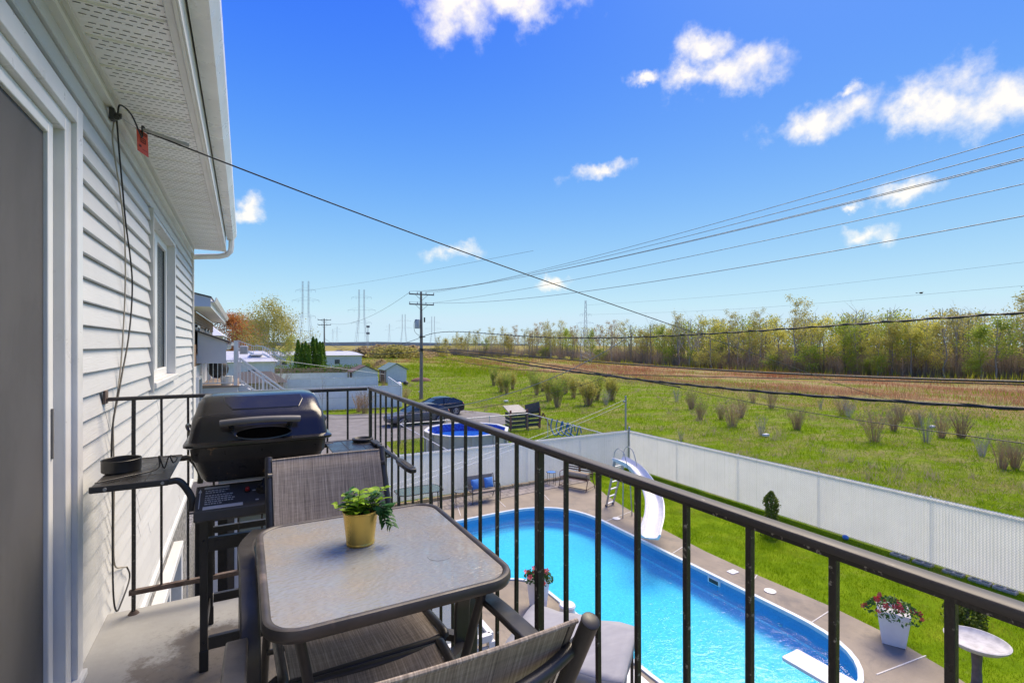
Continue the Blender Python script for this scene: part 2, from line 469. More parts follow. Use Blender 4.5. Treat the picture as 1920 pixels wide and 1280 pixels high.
# pool
m, nt, p, out = nmat('pool_liner')
v = coord(nt, 'World')
n = noise(nt, v, 22, 5, .7)
c = ramp(nt, n, [(.3, (.0, .40, .62)), (.5, (.005, .56, .76)), (.7, (.05, .68, .84))])
nt.links.new(c, p.inputs['Base Color']); p.inputs['Roughness'].default_value = .6
M('pool_band', (.0, .25, .50), (.01, .34, .60), 40, .5, coords='World')
m, nt, p, out = nmat('pool_water')
v = coord(nt, 'World')
h1 = noise(nt, coord(nt, 'World', (1, 1.5, 1), (0, 0, .5)), 3.2, 5, .6, .8)
h2 = noise(nt, coord(nt, 'World', (1, 1.4, 1), (0, 0, .9)), 11, 4, .6, .5)
hh = nd(nt, 'ShaderNodeMath', {0: h2, 1: .35, 2: h1}, operation='MULTIPLY_ADD').outputs[0]
bmpn = nd(nt, 'ShaderNodeBump', {'Height': hh, 'Strength': .16, 'Distance': .06})
gl = nd(nt, 'ShaderNodeBsdfGlossy', {'Color': (1, 1, 1, 1), 'Roughness': .02, 'Normal': bmpn.outputs[0]})
tr = nd(nt, 'ShaderNodeBsdfTransparent', {'Color': (.60, .94, .99, 1)})
fr = nd(nt, 'ShaderNodeFresnel', {'IOR': 1.33, 'Normal': bmpn.outputs[0]})
nt.links.new(nd(nt, 'ShaderNodeMixShader', {0: fr.outputs[0], 1: tr.outputs[0], 2: gl.outputs[0]}).outputs[0], out.inputs[0])
M('slide_white', (.70, .70, .69), (.64, .64, .63), 4, .22, wear=((.55, .55, .54), 6, .7, .85))
M('canopy_grey', (.31, .315, .335), (.27, .275, .295), 3, .85, bmp=.35, bscale=3, bdist=.03, stretch=(1, 2.5, 1))
M('cushion_blue', (.07, .25, .56), (.05, .19, .47), 12, .85, bmp=.3, bscale=40)
M('bench_taupe', (.24, .20, .165), (.19, .16, .13), 30, .8)
M('brown_steel', (.16, .075, .05), (.10, .05, .035), 12, .5)
M('bolster_tan', (.45, .35, .22), (.38, .29, .18), 8, .85)
M('planter_white', (.80, .80, .82), (.74, .74, .76), 4, .4)
M('petal_red', (.62, .03, .035), (.75, .10, .09), 30, .55, objvar=.2)
mk_leaf('leaf_flower', (.03, .10, .02), (.07, .19, .04), .2, 20)
M('birdbath', (.56, .55, .52), (.40, .39, .37), 9, .8, bmp=.4, bscale=40)
M('birdbath_stem', (.17, .14, .12), (.11, .09, .08), 9, .8)
mk_leaf('cedar', (.08, .19, .015), (.17, .29, .03), .25, 2)
mk_leaf('cedar_gold', (.10, .15, .02), (.20, .23, .035), .2, 5)
mk_leaf('leaf_green', (.26, .37, .045), (.42, .50, .08), .5, .5)
mk_leaf('leaf_yellow', (.50, .50, .10), (.62, .58, .15), .5, .5)
mk_leaf('leaf_olive', (.38, .36, .09), (.48, .43, .14), .5, .5)
mk_leaf('leaf_orange', (.40, .13, .035), (.50, .22, .06), .4, .5)
mk_leaf('leaf_tan', (.42, .32, .17), (.48, .38, .20), .4, .5)
M('bark', (.27, .225, .18), (.36, .31, .26), 3, .9, objvar=.25)
M('bark_pale', (.44, .39, .33), (.34, .30, .25), 3, .9, objvar=.2)
M('twig_brown', (.36, .225, .125), (.46, .31, .18), 3, .9, objvar=.2)
M('pole_wood', (.235, .205, .18), (.155, .135, .12), 2, .85, bmp=.4, bscale=12, stretch=(6, 6, .3))
M('pylon', (.46, .49, .52), (.42, .45, .48), 5, .6)
M('transformer', (.45, .48, .50), (.40, .43, .45), 5, .45)
# neighbours
M('vinyl_white', (.86, .85, .83), (.78, .77, .75), 1.5, .5, coords='World', wear=((.45, .45, .44), 2, .62, .8))
M('brick_tan', (.36, .24, .155), (.28, .18, .12), 8, .85, bmp=.3, bscale=40, objvar=.14)
M('mortar', (.36, .33, .29), None, 8, .9)
M('white_brick', (.70, .70, .69), (.60, .60, .59), 5, .75, bmp=.5, bscale=14)
M('alu_grey', (.52, .54, .57), (.46, .48, .51), 1.5, .45)
M('deck_brown', (.28, .21, .16), (.22, .165, .125), 6, .7)
M('dark_frame', (.03, .026, .024), (.045, .04, .036), 6, .5)
M('shed_wall', (.66, .67, .68), (.58, .59, .60), 3, .7)
M('shed_brown_roof', (.14, .085, .07), (.10, .065, .055), 9, .8)
M('shed_green_roof', (.17, .27, .225), (.13, .21, .18), 4, .6)
M('shed_tan', (.34, .28, .22), (.28, .23, .18), 3, .8)
M('far_building', (.24, .245, .26), (.20, .205, .22), .3, .7)
M('far_hill', (.30, .34, .36), (.25, .29, .31), .01, 1)  # distance haze is mixed into this pale bluish colour
M('agpool_wall', (.52, .51, .45), (.45, .44, .39), 3, .6)
M('agpool_liner', (.02, .08, .42), (.04, .17, .60), 9, .5, lo=.45, hi=.55)
M('agpool_water', (.01, .11, .46), (.015, .14, .52), 3, .06)
M('car_grey', (.13, .13, .13), (.115, .115, .115), 3, .3, metal=.1)
M('car_navy', (.016, .018, .024), (.02, .022, .03), 3, .2, metal=.05)
M('tyre', (.015, .015, .015), None, 20, .85)
M('rim_alloy', (.60, .60, .61), (.5, .5, .51), 8, .3, metal=.7)
M('tail_red', (.45, .015, .015), None, 8, .2)
M('lamp_clear', (.6, .62, .64), None, 8, .15)
M('bin_black', (.02, .02, .022), (.035, .035, .04), 8, .6)
M('wood_red', (.32, .10, .06), (.24, .08, .05), 6, .8)
M('hose_blue', (.02, .15, .35), (.03, .20, .42), 9, .5)
M('ac_white', (.70, .70, .68), (.62, .62, .60), 6, .5)
M('bird_dark', (.02, .02, .025), None, 20, .7)
M('dirt_red', (.20, .10, .065), (.13, .07, .05), 9, .95, bmp=.6, bscale=20)

# ------------------------------------------------------------------ mesh builder
ORG = {}
class MB:
    def __init__(s):
        s.v = []; s.f = []
    def add(s, vs, fs):
        o = len(s.v); s.v += [tuple(x) for x in vs]; s.f += [tuple(i + o for i in q) for q in fs]; return s
    def box(s, x0, x1, y0, y1, z0, z1):
        return s.add([(x0, y0, z0), (x1, y0, z0), (x1, y1, z0), (x0, y1, z0), (x0, y0, z1), (x1, y0, z1), (x1, y1, z1), (x0, y1, z1)],
                     [(0, 3, 2, 1), (4, 5, 6, 7), (0, 1, 5, 4), (1, 2, 6, 5), (2, 3, 7, 6), (3, 0, 4, 7)])
    def obox(s, p0, p1, w, h, up=(0, 0, 1)):
        p0, p1 = Vector(p0), Vector(p1)
        d = (p1 - p0).normalized(); u = Vector(up)
        if abs(d.dot(u)) > .99: u = Vector((1, 0, 0))
        r = d.cross(u).normalized(); u = r.cross(d).normalized()
        a, b = r * w / 2, u * h / 2
        vs = [p + q for p in (p0, p1) for q in (-a - b, a - b, a + b, -a + b)]
        return s.add(vs, [(3, 2, 1, 0), (4, 5, 6, 7), (0, 1, 5, 4), (1, 2, 6, 5), (2, 3, 7, 6), (3, 0, 4, 7)])
    def tube(s, pts, r, n=8, flat=None, up=(0, 0, 1), cap=True):
        pts = [Vector(p) for p in pts]
        rs = r if isinstance(r, (list, tuple)) else [r] * len(pts)
        rings = []
        prev = None
        for i, p in enumerate(pts):
            d = (pts[min(i + 1, len(pts) - 1)] - pts[max(i - 1, 0)])
            if d.length < 1e-9: d = Vector((0, 0, 1))
            d.normalize()
            if prev is None:
                u = Vector(up)
                if abs(d.dot(u)) > .98: u = Vector((1, 0, 0)) if abs(d.x) < .9 else Vector((0, 1, 0))
                a = d.cross(u).normalized()
            else:
                a = (prev - d * prev.dot(d)).normalized()
            prev = a
            b = d.cross(a).normalized()
            w = flat if flat else (1, 1)
            rings.append([p + (a * math.cos(t) * w[0] + b * math.sin(t) * w[1]) * rs[i] for t in [2 * math.pi * k / n + math.pi / n for k in range(n)]])
        return s.loft(rings, cap)
    def loft(s, rings, cap=True, closed=True):
        n = len(rings[0]); vs = [p for r in rings for p in r]; fs = []
        for i in range(len(rings) - 1):
            for k in range(n if closed else n - 1):
                a, b = i * n + k, i * n + (k + 1) % n
                fs.append((a, b, b + n, a + n))
        if cap:
            fs.append(tuple(range(n - 1, -1, -1))); fs.append(tuple(range((len(rings) - 1) * n, len(rings) * n)))
        return s.add(vs, fs)
    def lathe(s, prof, n=24, c=(0, 0, 0), cap=False):
        c = Vector(c)
        return s.loft([[c + Vector((r * math.cos(2 * math.pi * k / n), r * math.sin(2 * math.pi * k / n), z)) for k in range(n)] for r, z in prof], cap)
    def prism(s, poly, z0, z1):
        n = len(poly)
        vs = [(x, y, z0) for x, y in poly] + [(x, y, z1) for x, y in poly]
        return s.add(vs, [tuple(range(n - 1, -1, -1)), tuple(range(n, 2 * n))] + [(i, (i + 1) % n, (i + 1) % n + n, i + n) for i in range(n)])
    def slab(s, pts, th, n=None):
        # polygon in space given thickness along its normal
        pts = [Vector(p) for p in pts]
        nr = n and Vector(n) or (pts[1] - pts[0]).cross(pts[2] - pts[0]).normalized()
        k = len(pts)
        vs = pts + [p - nr * th for p in pts]
        return s.add(vs, [tuple(range(k)), tuple(range(2 * k - 1, k - 1, -1))] + [(i, i + k, (i + 1) % k + k, (i + 1) % k) for i in range(k)])
    def sphere(s, c, r, n=10, m=7, sc=(1, 1, 1)):
        c = Vector(c)
        rings = []
        for j in range(m + 1):
            t = math.pi * j / m
            rr = max(math.sin(t), .02)
            rings.append([c + Vector((rr * math.cos(2 * math.pi * k / n) * r * sc[0], rr * math.sin(2 * math.pi * k / n) * r * sc[1], -math.cos(t) * r * sc[2])) for k in range(n)])
        return s.loft(rings)
    def build(s, name, mat, parent=None, smooth=True, bev=0., seg=2, sub=0, ang=38):
        if parent is not None:
            o = ORG.get(parent.name, Vector((0, 0, 0)))
        else:
            xs = [p[0] for p in s.v]; ys = [p[1] for p in s.v]; zs = [p[2] for p in s.v]
            o = Vector(((min(xs) + max(xs)) / 2, (min(ys) + max(ys)) / 2, min(zs)))
        me = bpy.data.meshes.new(name)
        me.from_pydata([(x - o.x, y - o.y, z - o.z) for x, y, z in s.v], [], s.f)
        me.materials.append(MATS[mat])
        if smooth:
            me.polygons.foreach_set('use_smooth', [True] * len(me.polygons))
            me.set_sharp_from_angle(angle=rad(ang))
        me.update()
        ob = bpy.data.objects.new(name, me)
        col.objects.link(ob)
        ORG[ob.name] = o
        if parent is not None:
            ob.parent = parent
        else:
            ob.location = o
        if bev:
            b = ob.modifiers.new('bevel', 'BEVEL'); b.width = bev; b.segments = seg; b.limit_method = 'ANGLE'; b.angle_limit = rad(35)
        if sub:
            b = ob.modifiers.new('sub', 'SUBSURF'); b.levels = sub; b.render_levels = sub
        return ob
def tag(o, label, cat, group=None, kind=None):
    o['label'] = label; o['category'] = cat
    if group: o['group'] = group
    if kind: o['kind'] = kind
    return o
def struct(o):
    o['kind'] = 'structure'; return o
def stuff(o, label=None, cat=None):
    o['kind'] = 'stuff'
    if label: o['label'] = label; o['category'] = cat
    return o
def thing(name, label, cat, loc=(0, 0, 0), group=None):
    o = bpy.data.objects.new(name, None); o.empty_display_size = .2
    col.objects.link(o); o.location = loc; ORG[o.name] = Vector(loc)
    return tag(o, label, cat, group)
def copy_tree(o, parent=None):
    c = o.copy(); col.objects.link(c)
    if parent is not None: c.parent = parent
    for ch in [x for x in bpy.data.objects if x.parent == o]:
        copy_tree(ch, c)
    return c
def tri_mesh(name, verts, mat, parent=None, nv=3):
    # verts: (N, nv, 3) array of separate faces
    v = np.asarray(verts, dtype=np.float32)
    n = v.shape[0]
    me = bpy.data.meshes.new(name)
    me.vertices.add(n * nv); me.vertices.foreach_set('co', v.reshape(-1))
    me.loops.add(n * nv); me.loops.foreach_set('vertex_index', np.arange(n * nv, dtype=np.int32))
    me.polygons.add(n)
    me.polygons.foreach_set('loop_start', np.arange(0, n * nv, nv, dtype=np.int32))
    me.update(calc_edges=True); me.validate()
    me.materials.append(MATS[mat])
    ob = bpy.data.objects.new(name, me); col.objects.link(ob)
    ORG[ob.name] = Vector((0, 0, 0))
    if parent is not None: ob.parent = parent
    return ob
def fill_sheet(name, outer, holes, z, mat):
    bm = bmesh.new(); es = []
    for loop in [outer] + holes:
        vs = [bm.verts.new((x, y, z)) for x, y in loop]
        for i in range(len(vs)):
            es.append(bm.edges.new((vs[i], vs[(i + 1) % len(vs)])))
    bmesh.ops.triangle_fill(bm, use_beauty=True, edges=es, normal=(0, 0, 1))
    bmesh.ops.recalc_face_normals(bm, faces=bm.faces)
    for f in bm.faces:
        if f.normal.z < 0: f.normal_flip()
    me = bpy.data.meshes.new(name); bm.to_mesh(me); bm.free()
    me.materials.append(MATS[mat])
    ob = bpy.data.objects.new(name, me); col.objects.link(ob); ORG[ob.name] = Vector((0, 0, 0))
    return ob
def rrect(x0, x1, y0, y1, r, n=6):
    pts = []
    for cx, cy, a0 in ((x1 - r, y1 - r, 0), (x0 + r, y1 - r, 90), (x0 + r, y0 + r, 180), (x1 - r, y0 + r, 270)):
        for k in range(n + 1):
            t = rad(a0 + 90 * k / n); pts.append((cx + r * math.cos(t), cy + r * math.sin(t)))
    return pts
def round_poly(pts, n=8):
    # pts: (x, y, radius) -> rounded outline
    out = []
    k = len(pts)
    for i in range(k):
        p0, p1, p2 = Vector(pts[i - 1][:2]), Vector(pts[i][:2]), Vector(pts[(i + 1) % k][:2])
        r = pts[i][2]
        a, b = (p0 - p1).normalized(), (p2 - p1).normalized()
        ang = a.angle(b); t = min(r / math.tan(ang / 2), (p0 - p1).length * .49, (p2 - p1).length * .49)
        s0, s1 = p1 + a * t, p1 + b * t
        for j in range(n + 1):
            u = j / n
            q = s0 * (1 - u) ** 2 + p1 * 2 * u * (1 - u) + s1 * u * u
            q = q * .999
            out.append((q.x, q.y))
    return out
def offset_poly(pts, d):
    n = len(pts); out = []
    for i in range(n):
        p0, p1, p2 = Vector(pts[i - 1]), Vector(pts[i]), Vector(pts[(i + 1) % n])
        t = (p2 - p0)
        if t.length < 1e-6: t = p1 - p0
        t.normalize()
        out.append((p1.x + t.y * d, p1.y - t.x * d))
    return out

# ================================================================== SETTING
pool_pts = round_poly([(9.95, 14.75, 2.3), (3.9, 14.5, 1.8), (3.9, 10.5, 1.6), (6.05, 10.5, 1.0), (6.05, 4.35, 1.9), (9.95, 4.35, 2.0)], 10)
deck_edge = [(12.75, 17.2), (12.3, 15.9), (11.8, 14.5), (11.5, 13.2), (11.15, 11.2), (10.95, 9.3), (10.93, 7.7), (11.0, 6.1), (10.92, 5.1), (10.62, 4.0), (10.0, 2.6), (9.0, 1.2), (8, -2.9)]
FX, FY, FH = 15.4, 17.35, 1.72                     # white fence: line, corner, height
struct(fill_sheet('field', [(-400, -260), (1500, -260), (1500, 2600), (-400, 2600)], [[(-11.9, -9.9), (FX - .1, -9.9), (FX - .1, FY - .12), (-11.9, FY - .12)]], -.012, 'field'))
struct(fill_sheet('lawn', [(-12, -10), (FX, -10), (FX, FY), (-12, FY)], [offset_poly(pool_pts, .02)], 0, 'lawn'))
deck = struct(fill_sheet('pool_deck', deck_edge + [(-4, -2.9), (-4, 17.2)], [offset_poly(pool_pts, .05)], .03, 'concrete'))
# thickness of the slab edge
mb = MB()
for a, b in zip(deck_edge[:-1], deck_edge[1:]):
    mb.add([(a[0], a[1], -.02), (b[0], b[1], -.02), (b[0], b[1], .03), (a[0], a[1], .03)], [(0, 1, 2, 3)])
mb.build('slab_edge', 'concrete', deck)
# expansion joints
for a, b in (((9.98, 12.35), (11.4, 12.7)), ((9.98, 7.35), (10.93, 7.75)), ((10.0, 9.6), (10.98, 9.9)), ((9.4, 4.45), (10.75, 4.3)), ((6.2, 15.0), (6.6, 16.4)), ((7.9, 15.1), (8.1, 16.5)), ((9.6, 14.95), (10.1, 16.7)), ((9.99, 5.9), (10.98, 6.0))):
    MB().obox((a[0], a[1], .034), (b[0], b[1], .034), .022, .008).build('expansion_joint', 'joint_white', deck)
# the strip of pavers under the benches
pv = struct(fill_sheet('paver_strip', [(3.0, 15.55), (12.0, 16.3), (12.4, 17.0), (3.0, 16.75)], [], .035, 'mortar'))
pm = MB().box(-.205, .205, -.135, .135, -.03, .012)
p0 = pm.build('paver', 'paver', None, bev=.006)
first = True
for r_ in range(4):
    for k in range(22):
        x = 3.3 + k * .42 + (.21 if r_ % 2 else 0); y = 15.74 + r_ * .28 + (x - 3) * .075
        if y > 16.62 + (x - 3) * .035: continue
        q = p0 if first else p0.copy()
        if not first: col.objects.link(q)
        first = False
        q.parent = pv
        q.location = (x, y, .006 + RN.uniform(-.002, .003)); q.rotation_euler = (0, 0, .075 + RN.uniform(-.01, .01))
# low border of tan stones along the side fence
border = thing('stone_border', 'low row of tan stone blocks edging the paving below the side fence', 'stone border', (8, 17, 0))
x = 3.2; sm = None
while x < 11.4:
    w = RN.uniform(.36, .46)
    y = 16.80 + (x - 3.2) * .035
    if sm is None:
        sm = MB().box(7.8 - 0, 8.2, 16.93, 17.07, 0, .13).build('stone', 'stone_tan', border, bev=.012)
        q = sm
    else:
        q = sm.copy(); col.objects.link(q); q.parent = border
    q.location = (x + w / 2 - 8, y - 17, .02 + RN.uniform(-.01, .008)); q.scale = (w / .4 * .97, RN.uniform(.92, 1.05), 1); q.rotation_euler = (0, 0, .035 + RN.uniform(-.03, .03))
    x += w + .012

# ---- in-ground pool
pool = thing('swimming_pool', 'large curved in ground pool with bright blue liner and water', 'swimming pool', (8, 9, 0))
n = len(pool_pts)
inner = offset_poly(pool_pts, -.02); outer = offset_poly(pool_pts, .065)
mb = MB()
mb.loft([[(x, y, z) for x, y in q] for q, z in ((offset_poly(pool_pts, .01), -.03), (inner, -.02), (inner, .055), (outer, .06), (outer, .025))], cap=False)
mb.build('coping', 'pool_coping', pool)
mb = MB(); mb.loft([[(x, y, z) for x, y in pool_pts] for z in (.0, -.40)], cap=False); mb.build('liner_band', 'pool_band', pool)
mb = MB()
bowl = offset_poly(pool_pts, -.75)
mb.loft([[(x, y, z) for x, y in pool_pts] for z in (-.40, -.46)] + [[(x, y, -.53) for x, y in offset_poly(pool_pts, -.25)]], cap=False)
mb.build('liner', 'pool_liner', pool)
fl = fill_sheet('pool_floor', offset_poly(pool_pts, -.25), [], -.53, 'pool_liner')
fl.parent = pool; fl.location = -ORG['swimming_pool']
wa = fill_sheet('water', offset_poly(pool_pts, -.002), [], -.13, 'pool_water')
wa.parent = pool; wa.location = -ORG['swimming_pool']
sk = MB()
q = AX(1356, 1087, 9.9)
sk.box(9.90, 9.965, 8.0, 8.34, -.14, .0); sk.build('skimmer', 'white_trim', pool, bev=.006)
MB().box(9.895, 9.90, 8.04, 8.30, -.12, -.03).build('skimmer_mouth', 'dark_frame', pool)
for x, y in ((7.6, 14.78), (9.915, 6.5)):
    MB().lathe([(.001, 0), (.035, 0), (.035, .02), (.001, .02)], 12, (x, y, -.3)).build('return_jet', 'white_trim', pool)
for i, (px, py, lab) in enumerate(((1156, 972, 'white round lid set in the deck beside the slide ladder'), (1444, 1108, 'white round skimmer lid in the deck along the long pool side'))):
    g = G(px, py, .03)
    tag(MB().lathe([(.001, .03), (.10, .03), (.125, .036), (.125, .046), (.11, .05), (.001, .05)], 24, (g.x, g.y, 0)).build('skimmer_lid', 'white_paint'), lab, 'lid', 'lids in the pool deck')
g = G(1374, 1072, .03)
tag(MB().prism(rrect(g.x - .12, g.x + .12, g.y - .09, g.y + .09, .02), .031, .046).build('deck_plate', 'white_paint'), 'small white rectangular plate lying in the deck by the pool', 'lid', 'lids in the pool deck')
# diving board
db = thing('diving_board', 'white diving board reaching over the near end of the pool', 'diving board', (8.0, 3.4, 0))
MB().prism(rrect(7.77, 8.22, 2.7, 5.08, .05), .42, .475).build('board', 'slide_white', db, bev=.008)
for y in (2.85, 3.85):
    MB().box(7.82, 8.17, y - .06, y + .06, .03, .42).build('stand', 'white_paint', db, bev=.01)

# ---- white chain link fence with privacy slats
def slat_fence(parent, p0, p1, h, side):
    p0, p1 = Vector(p0), Vector(p1); L = (p1 - p0).length; d = (p1 - p0) / L; nrm = Vector((-d.y, d.x, 0)) * side
    pitch = .064; n = int(L / pitch)
    i = np.arange(n)
    quads = []
    jit = NP.uniform(-.006, .006, n)
    for a0, a1, off0, off1 in ((-.0316, 0.0, .000, .008), (0.0, .0316, .008, .000)):
        b = np.zeros((n, 4, 3))
        for k, (a, o, z) in enumerate(((a0, off0, .05), (a1, off1, .05), (a1, off1, h - .03), (a0, off0, h - .03))):
            q = np.array(p0)[None] + np.outer(i * pitch + pitch / 2 + a, np.array(d)) + np.array(nrm)[None] * (o + jit[:, None] * .6)
            q[:, 2] = z + (jit if z > 1 else 0)
            b[:, k] = q
        quads.append(b)
    o = tri_mesh('slats', np.concatenate(quads) - np.array(ORG[parent.name]), 'fence_slat', parent, 4); stuff(o)
    # woven wire, on both faces
    W = []
    wd = np.array(d) * .0042
    k = int((L + h) / pitch)
    for sgn, off in ((1, .0125), (-1, .0105), (1, -.026), (-1, -.028)):
        s0 = np.arange(k) * pitch - (h if sgn > 0 else 0)
        a0, z0 = s0.copy(), np.full(k, .02); a1, z1 = s0 + sgn * h, np.full(k, h)
        # clip to the fence length
        for arr, z, oth, zo in ((a0, z0, a1, z1), (a1, z1, a0, z0)):
            m0 = arr < 0; t = (0 - arr[m0]) / (oth[m0] - arr[m0]); z[m0] = z[m0] + (zo[m0] - z[m0]) * t; arr[m0] = 0
            m0 = arr > L; t = (L - arr[m0]) / (oth[m0] - arr[m0]); z[m0] = z[m0] + (zo[m0] - z[m0]) * t; arr[m0] = L
        ok = np.abs(a1 - a0) > .02
        a0, z0, a1, z1 = a0[ok], z0[ok], a1[ok], z1[ok]
        P = np.array(p0)[None] + np.outer(a0, np.array(d)) + np.array(nrm)[None] * off; P[:, 2] = z0
        Q = np.array(p0)[None] + np.outer(a1, np.array(d)) + np.array(nrm)[None] * off; Q[:, 2] = z1
        W.append(np.stack([P - wd, P + wd, Q + wd, Q - wd], 1))
    o = tri_mesh('wire_mesh', np.concatenate(W) - np.array(ORG[parent.name]), 'fence_wire', parent, 4); stuff(o)
    # knuckled top points
    T = np.zeros((n, 3, 3))
    for k_, (a, z) in enumerate(((-.03, h - .035), (.03, h - .035), (0, h + .045))):
        q = np.array(p0)[None] + np.outer(i * pitch, np.array(d)); q[:, 2] = z; T[:, k_] = q
    o = tri_mesh('top_points', T - np.array(ORG[parent.name]), 'fence_slat', parent, 3); stuff(o)
    MB().tube([p0 + Vector((0, 0, h - .05)) - nrm * .045, p1 + Vector((0, 0, h - .05)) - nrm * .045], .021, 8).build('top_rail', 'fence_wire', parent)
    k = max(2, int(L / 2.6))
    for j in range(k + 1):
        q = p0 + d * (L * j / k) - nrm * .045
        q = q - nrm * .03
        MB().tube([q, q + Vector((0, 0, h + .01))], .014, 8).build('post', 'fence_wire', parent)
fb = thing('slat_fence', 'long white slatted chain link fence between the pool lawn and the field', 'fence', (FX, 5, 0), 'white slat fences')
slat_fence(fb, (FX, -8, 0), (FX, FY, 0), FH, 1)
fs = thing('slat_fence', 'white slatted chain link fence behind the benches at the far end of the pool', 'fence', (7, FY, 0), 'white slat fences')
slat_fence(fs, (-.4, FY, 0), (FX, FY, 0), FH, -1)
cp = MB().tube([(FX + .02, FY - .02, 0), (FX + .02, FY - .02, FH + .1)], .045, 10); cp.sphere((FX + .02, FY - .02, FH + .11), .05, 8, 5)
cp.build('corner_post', 'galv', fs)
# concrete blocks along the foot of the long fence
for i, (px, py) in enumerate(((1692, 1042), (1730, 1058), (1788, 1076), (1836, 1093), (1880, 1110))):
    g = G(px, py); g.x = FX - .16
    mb = MB()
    for a, b in ((-.2, -.165), (-.018, .018), (.165, .2)): mb.box(g.x - .09, g.x + .09, g.y + a, g.y + b, -.11, .06)
    mb.box(g.x - .09, g.x - .06, g.y - .165, g.y - .018, -.11, .06); mb.box(g.x + .06, g.x + .09, g.y - .165, g.y - .018, -.11, .06)
    mb.box(g.x - .09, g.x - .06, g.y + .018, g.y + .165, -.11, .06); mb.box(g.x + .06, g.x + .09, g.y + .018, g.y + .165, -.11, .06)
    tag(mb.build('concrete_block', 'cinder', bev=.004), 'hollow concrete block at the foot of the long fence, %s from the left' % ('first', 'second', 'third', 'fourth', 'fifth')[i], 'block', 'blocks at the fence foot')
g = G(1596, 1008); tag(MB().sphere((FX - .2, g.y, .07), .07, 8, 6, (1, 1.3, 1)).build('ball', 'cushion_blue'), 'small blue ball in the grass at the fence foot', 'ball')

# ---- asphalt drive
struct(fill_sheet('driveway', [(-2, 22.5), (6.6, 22.3), (7.1, 28.6), (12, 29.2), (17.2, 31.5), (18.2, 36), (16.5, 39.3), (10, 40.5), (4, 42.3), (-2, 42.6)], [], .004, 'asphalt'))
struct(MB().add([(-390, 2550, -2), (1490, 2550, -2), (1490, 2550, 10), (1000, 2550, 14), (600, 2550, 20), (250, 2550, 15), (-100, 2550, 19), (-390, 2550, 12), (-390, 2590, -2), (1490, 2590, -2)], [(0, 1, 2, 3, 4, 5, 6, 7), (0, 8, 9, 1), (2, 1, 9), (7, 8, 0), (7, 2, 9, 8)]).build('far_hills', 'far_hill', smooth=False))

# ---- grass blades and brush
def blades(P, h, w, lean, up=1.0):
    n = len(P)
    a = NP.uniform(0, 2 * np.pi, n)
    dx = np.stack([np.cos(a), np.sin(a)], 1) * (w / 2)[:, None]
    ln = NP.normal(0, 1, (n, 2)) * (lean * h)[:, None]
    T = np.zeros((n, 3, 3), np.float32)
    T[:, 0, :2] = P - dx; T[:, 1, :2] = P + dx; T[:, 2, :2] = P + ln
    T[:, 2, 2] = h * up; T[:, :2, 2] = -.01
    return T
def polar(n, d0, d1, a0=-50, a1=52, pw=1.0):
    u = NP.uniform(0, 1, n) ** pw
    d = d0 * (d1 / d0) ** u
    a = np.radians(NP.uniform(a0, a1, n)) + YAW
    return np.stack([np.sin(a) * d, np.cos(a) * d], 1), d
def lf(P, s, ph):
    x, y = P[:, 0] * s, P[:, 1] * s
    return np.sin(x * 1.3 + ph) * np.cos(y * 1.1 - ph * 2) + .6 * np.sin(x * 2.7 + y * 1.9 + ph) + .4 * np.cos(x * 5.1 - y * 4.3 + 2 * ph)
de = np.array(deck_edge)[::-1]
P = np.stack([NP.uniform(10.4, FX - .05, 90000), NP.uniform(1.5, FY - .05, 90000)], 1)
P = P[P[:, 0] > np.interp(P[:, 1], de[:, 1], de[:, 0]) + .02]
keep = (lf(P, 1.9, .4) + NP.normal(0, .6, len(P))) > -1.15
P = P[keep]
h = NP.uniform(.025, .06, len(P)) * (1.25 + .25 * lf(P, 1.1, 2)); stuff(tri_mesh('lawn_grass', blades(P, h, NP.uniform(.006, .013, len(P)), .45), 'blade_green'), 'short green mown grass between the pool deck and the long white fence', 'grass')
P, d = polar(210000, 17, 120, pw=.75)
inside = ((P[:, 0] < FX + .15) & (P[:, 1] < FY + .15)) | ((P[:, 0] < 18.2) & (P[:, 1] > 22) & (P[:, 1] < 43) & ~((P[:, 0] > 7.2) & (P[:, 1] < 28.3)))
zone = P[:, 0] + 7 * lf(P, .06, 1)
ok = ~inside & (zone < 58) & ((lf(P, .35, .9) + NP.normal(0, .7, len(P))) > -1.2) & (P[:, 0] > 5)
P, d = P[ok], d[ok]
h = NP.uniform(.07, .20, len(P)) * (1 + d / 130)
stuff(tri_mesh('field_grass', blades(P, h, .008 + d * .00055 * NP.uniform(.7, 1.5, len(P)), .5), 'blade_green'), 'rough green grass of the open field beyond the fence', 'grass')
P, d = polar(230000, 17, 130, pw=.8)
inside = ((P[:, 0] < FX + .2) & (P[:, 1] < FY + .2)) | ((P[:, 0] < 18.2) & (P[:, 1] < 43))
ok = ~inside & ((lf(P, .42, 3.1) + .5 * lf(P, 1.6, 1.2) + NP.normal(0, .45, len(P))) > .45) & (P[:, 0] > 14)
P, d = P[ok], d[ok]
h = NP.uniform(.05, .17, len(P)) * (1 + d / 120)
stuff(tri_mesh('straw_grass', blades(P, h, .008 + d * .0005, 1.3, .8), 'blade_straw'), 'pale dry flattened straw tufts lying in the field grass', 'grass')
c0_, d0_ = polar(900, 19, 75, -25, 50, .85)
sel = (c0_[:, 0] > FX + 1) & (c0_[:, 0] < 60) & ((lf(c0_, .22, 1.7) + NP.normal(0, .5, len(c0_))) > .3)
c0_ = c0_[sel]; kk = 26
P = np.repeat(c0_, kk, 0) + NP.normal(0, 1, (len(c0_) * kk, 2)) * np.repeat(NP.uniform(.06, .30, len(c0_)), kk)[:, None]
h = np.repeat(NP.uniform(.2, .8, len(c0_)), kk) * NP.uniform(.4, 1, len(P))
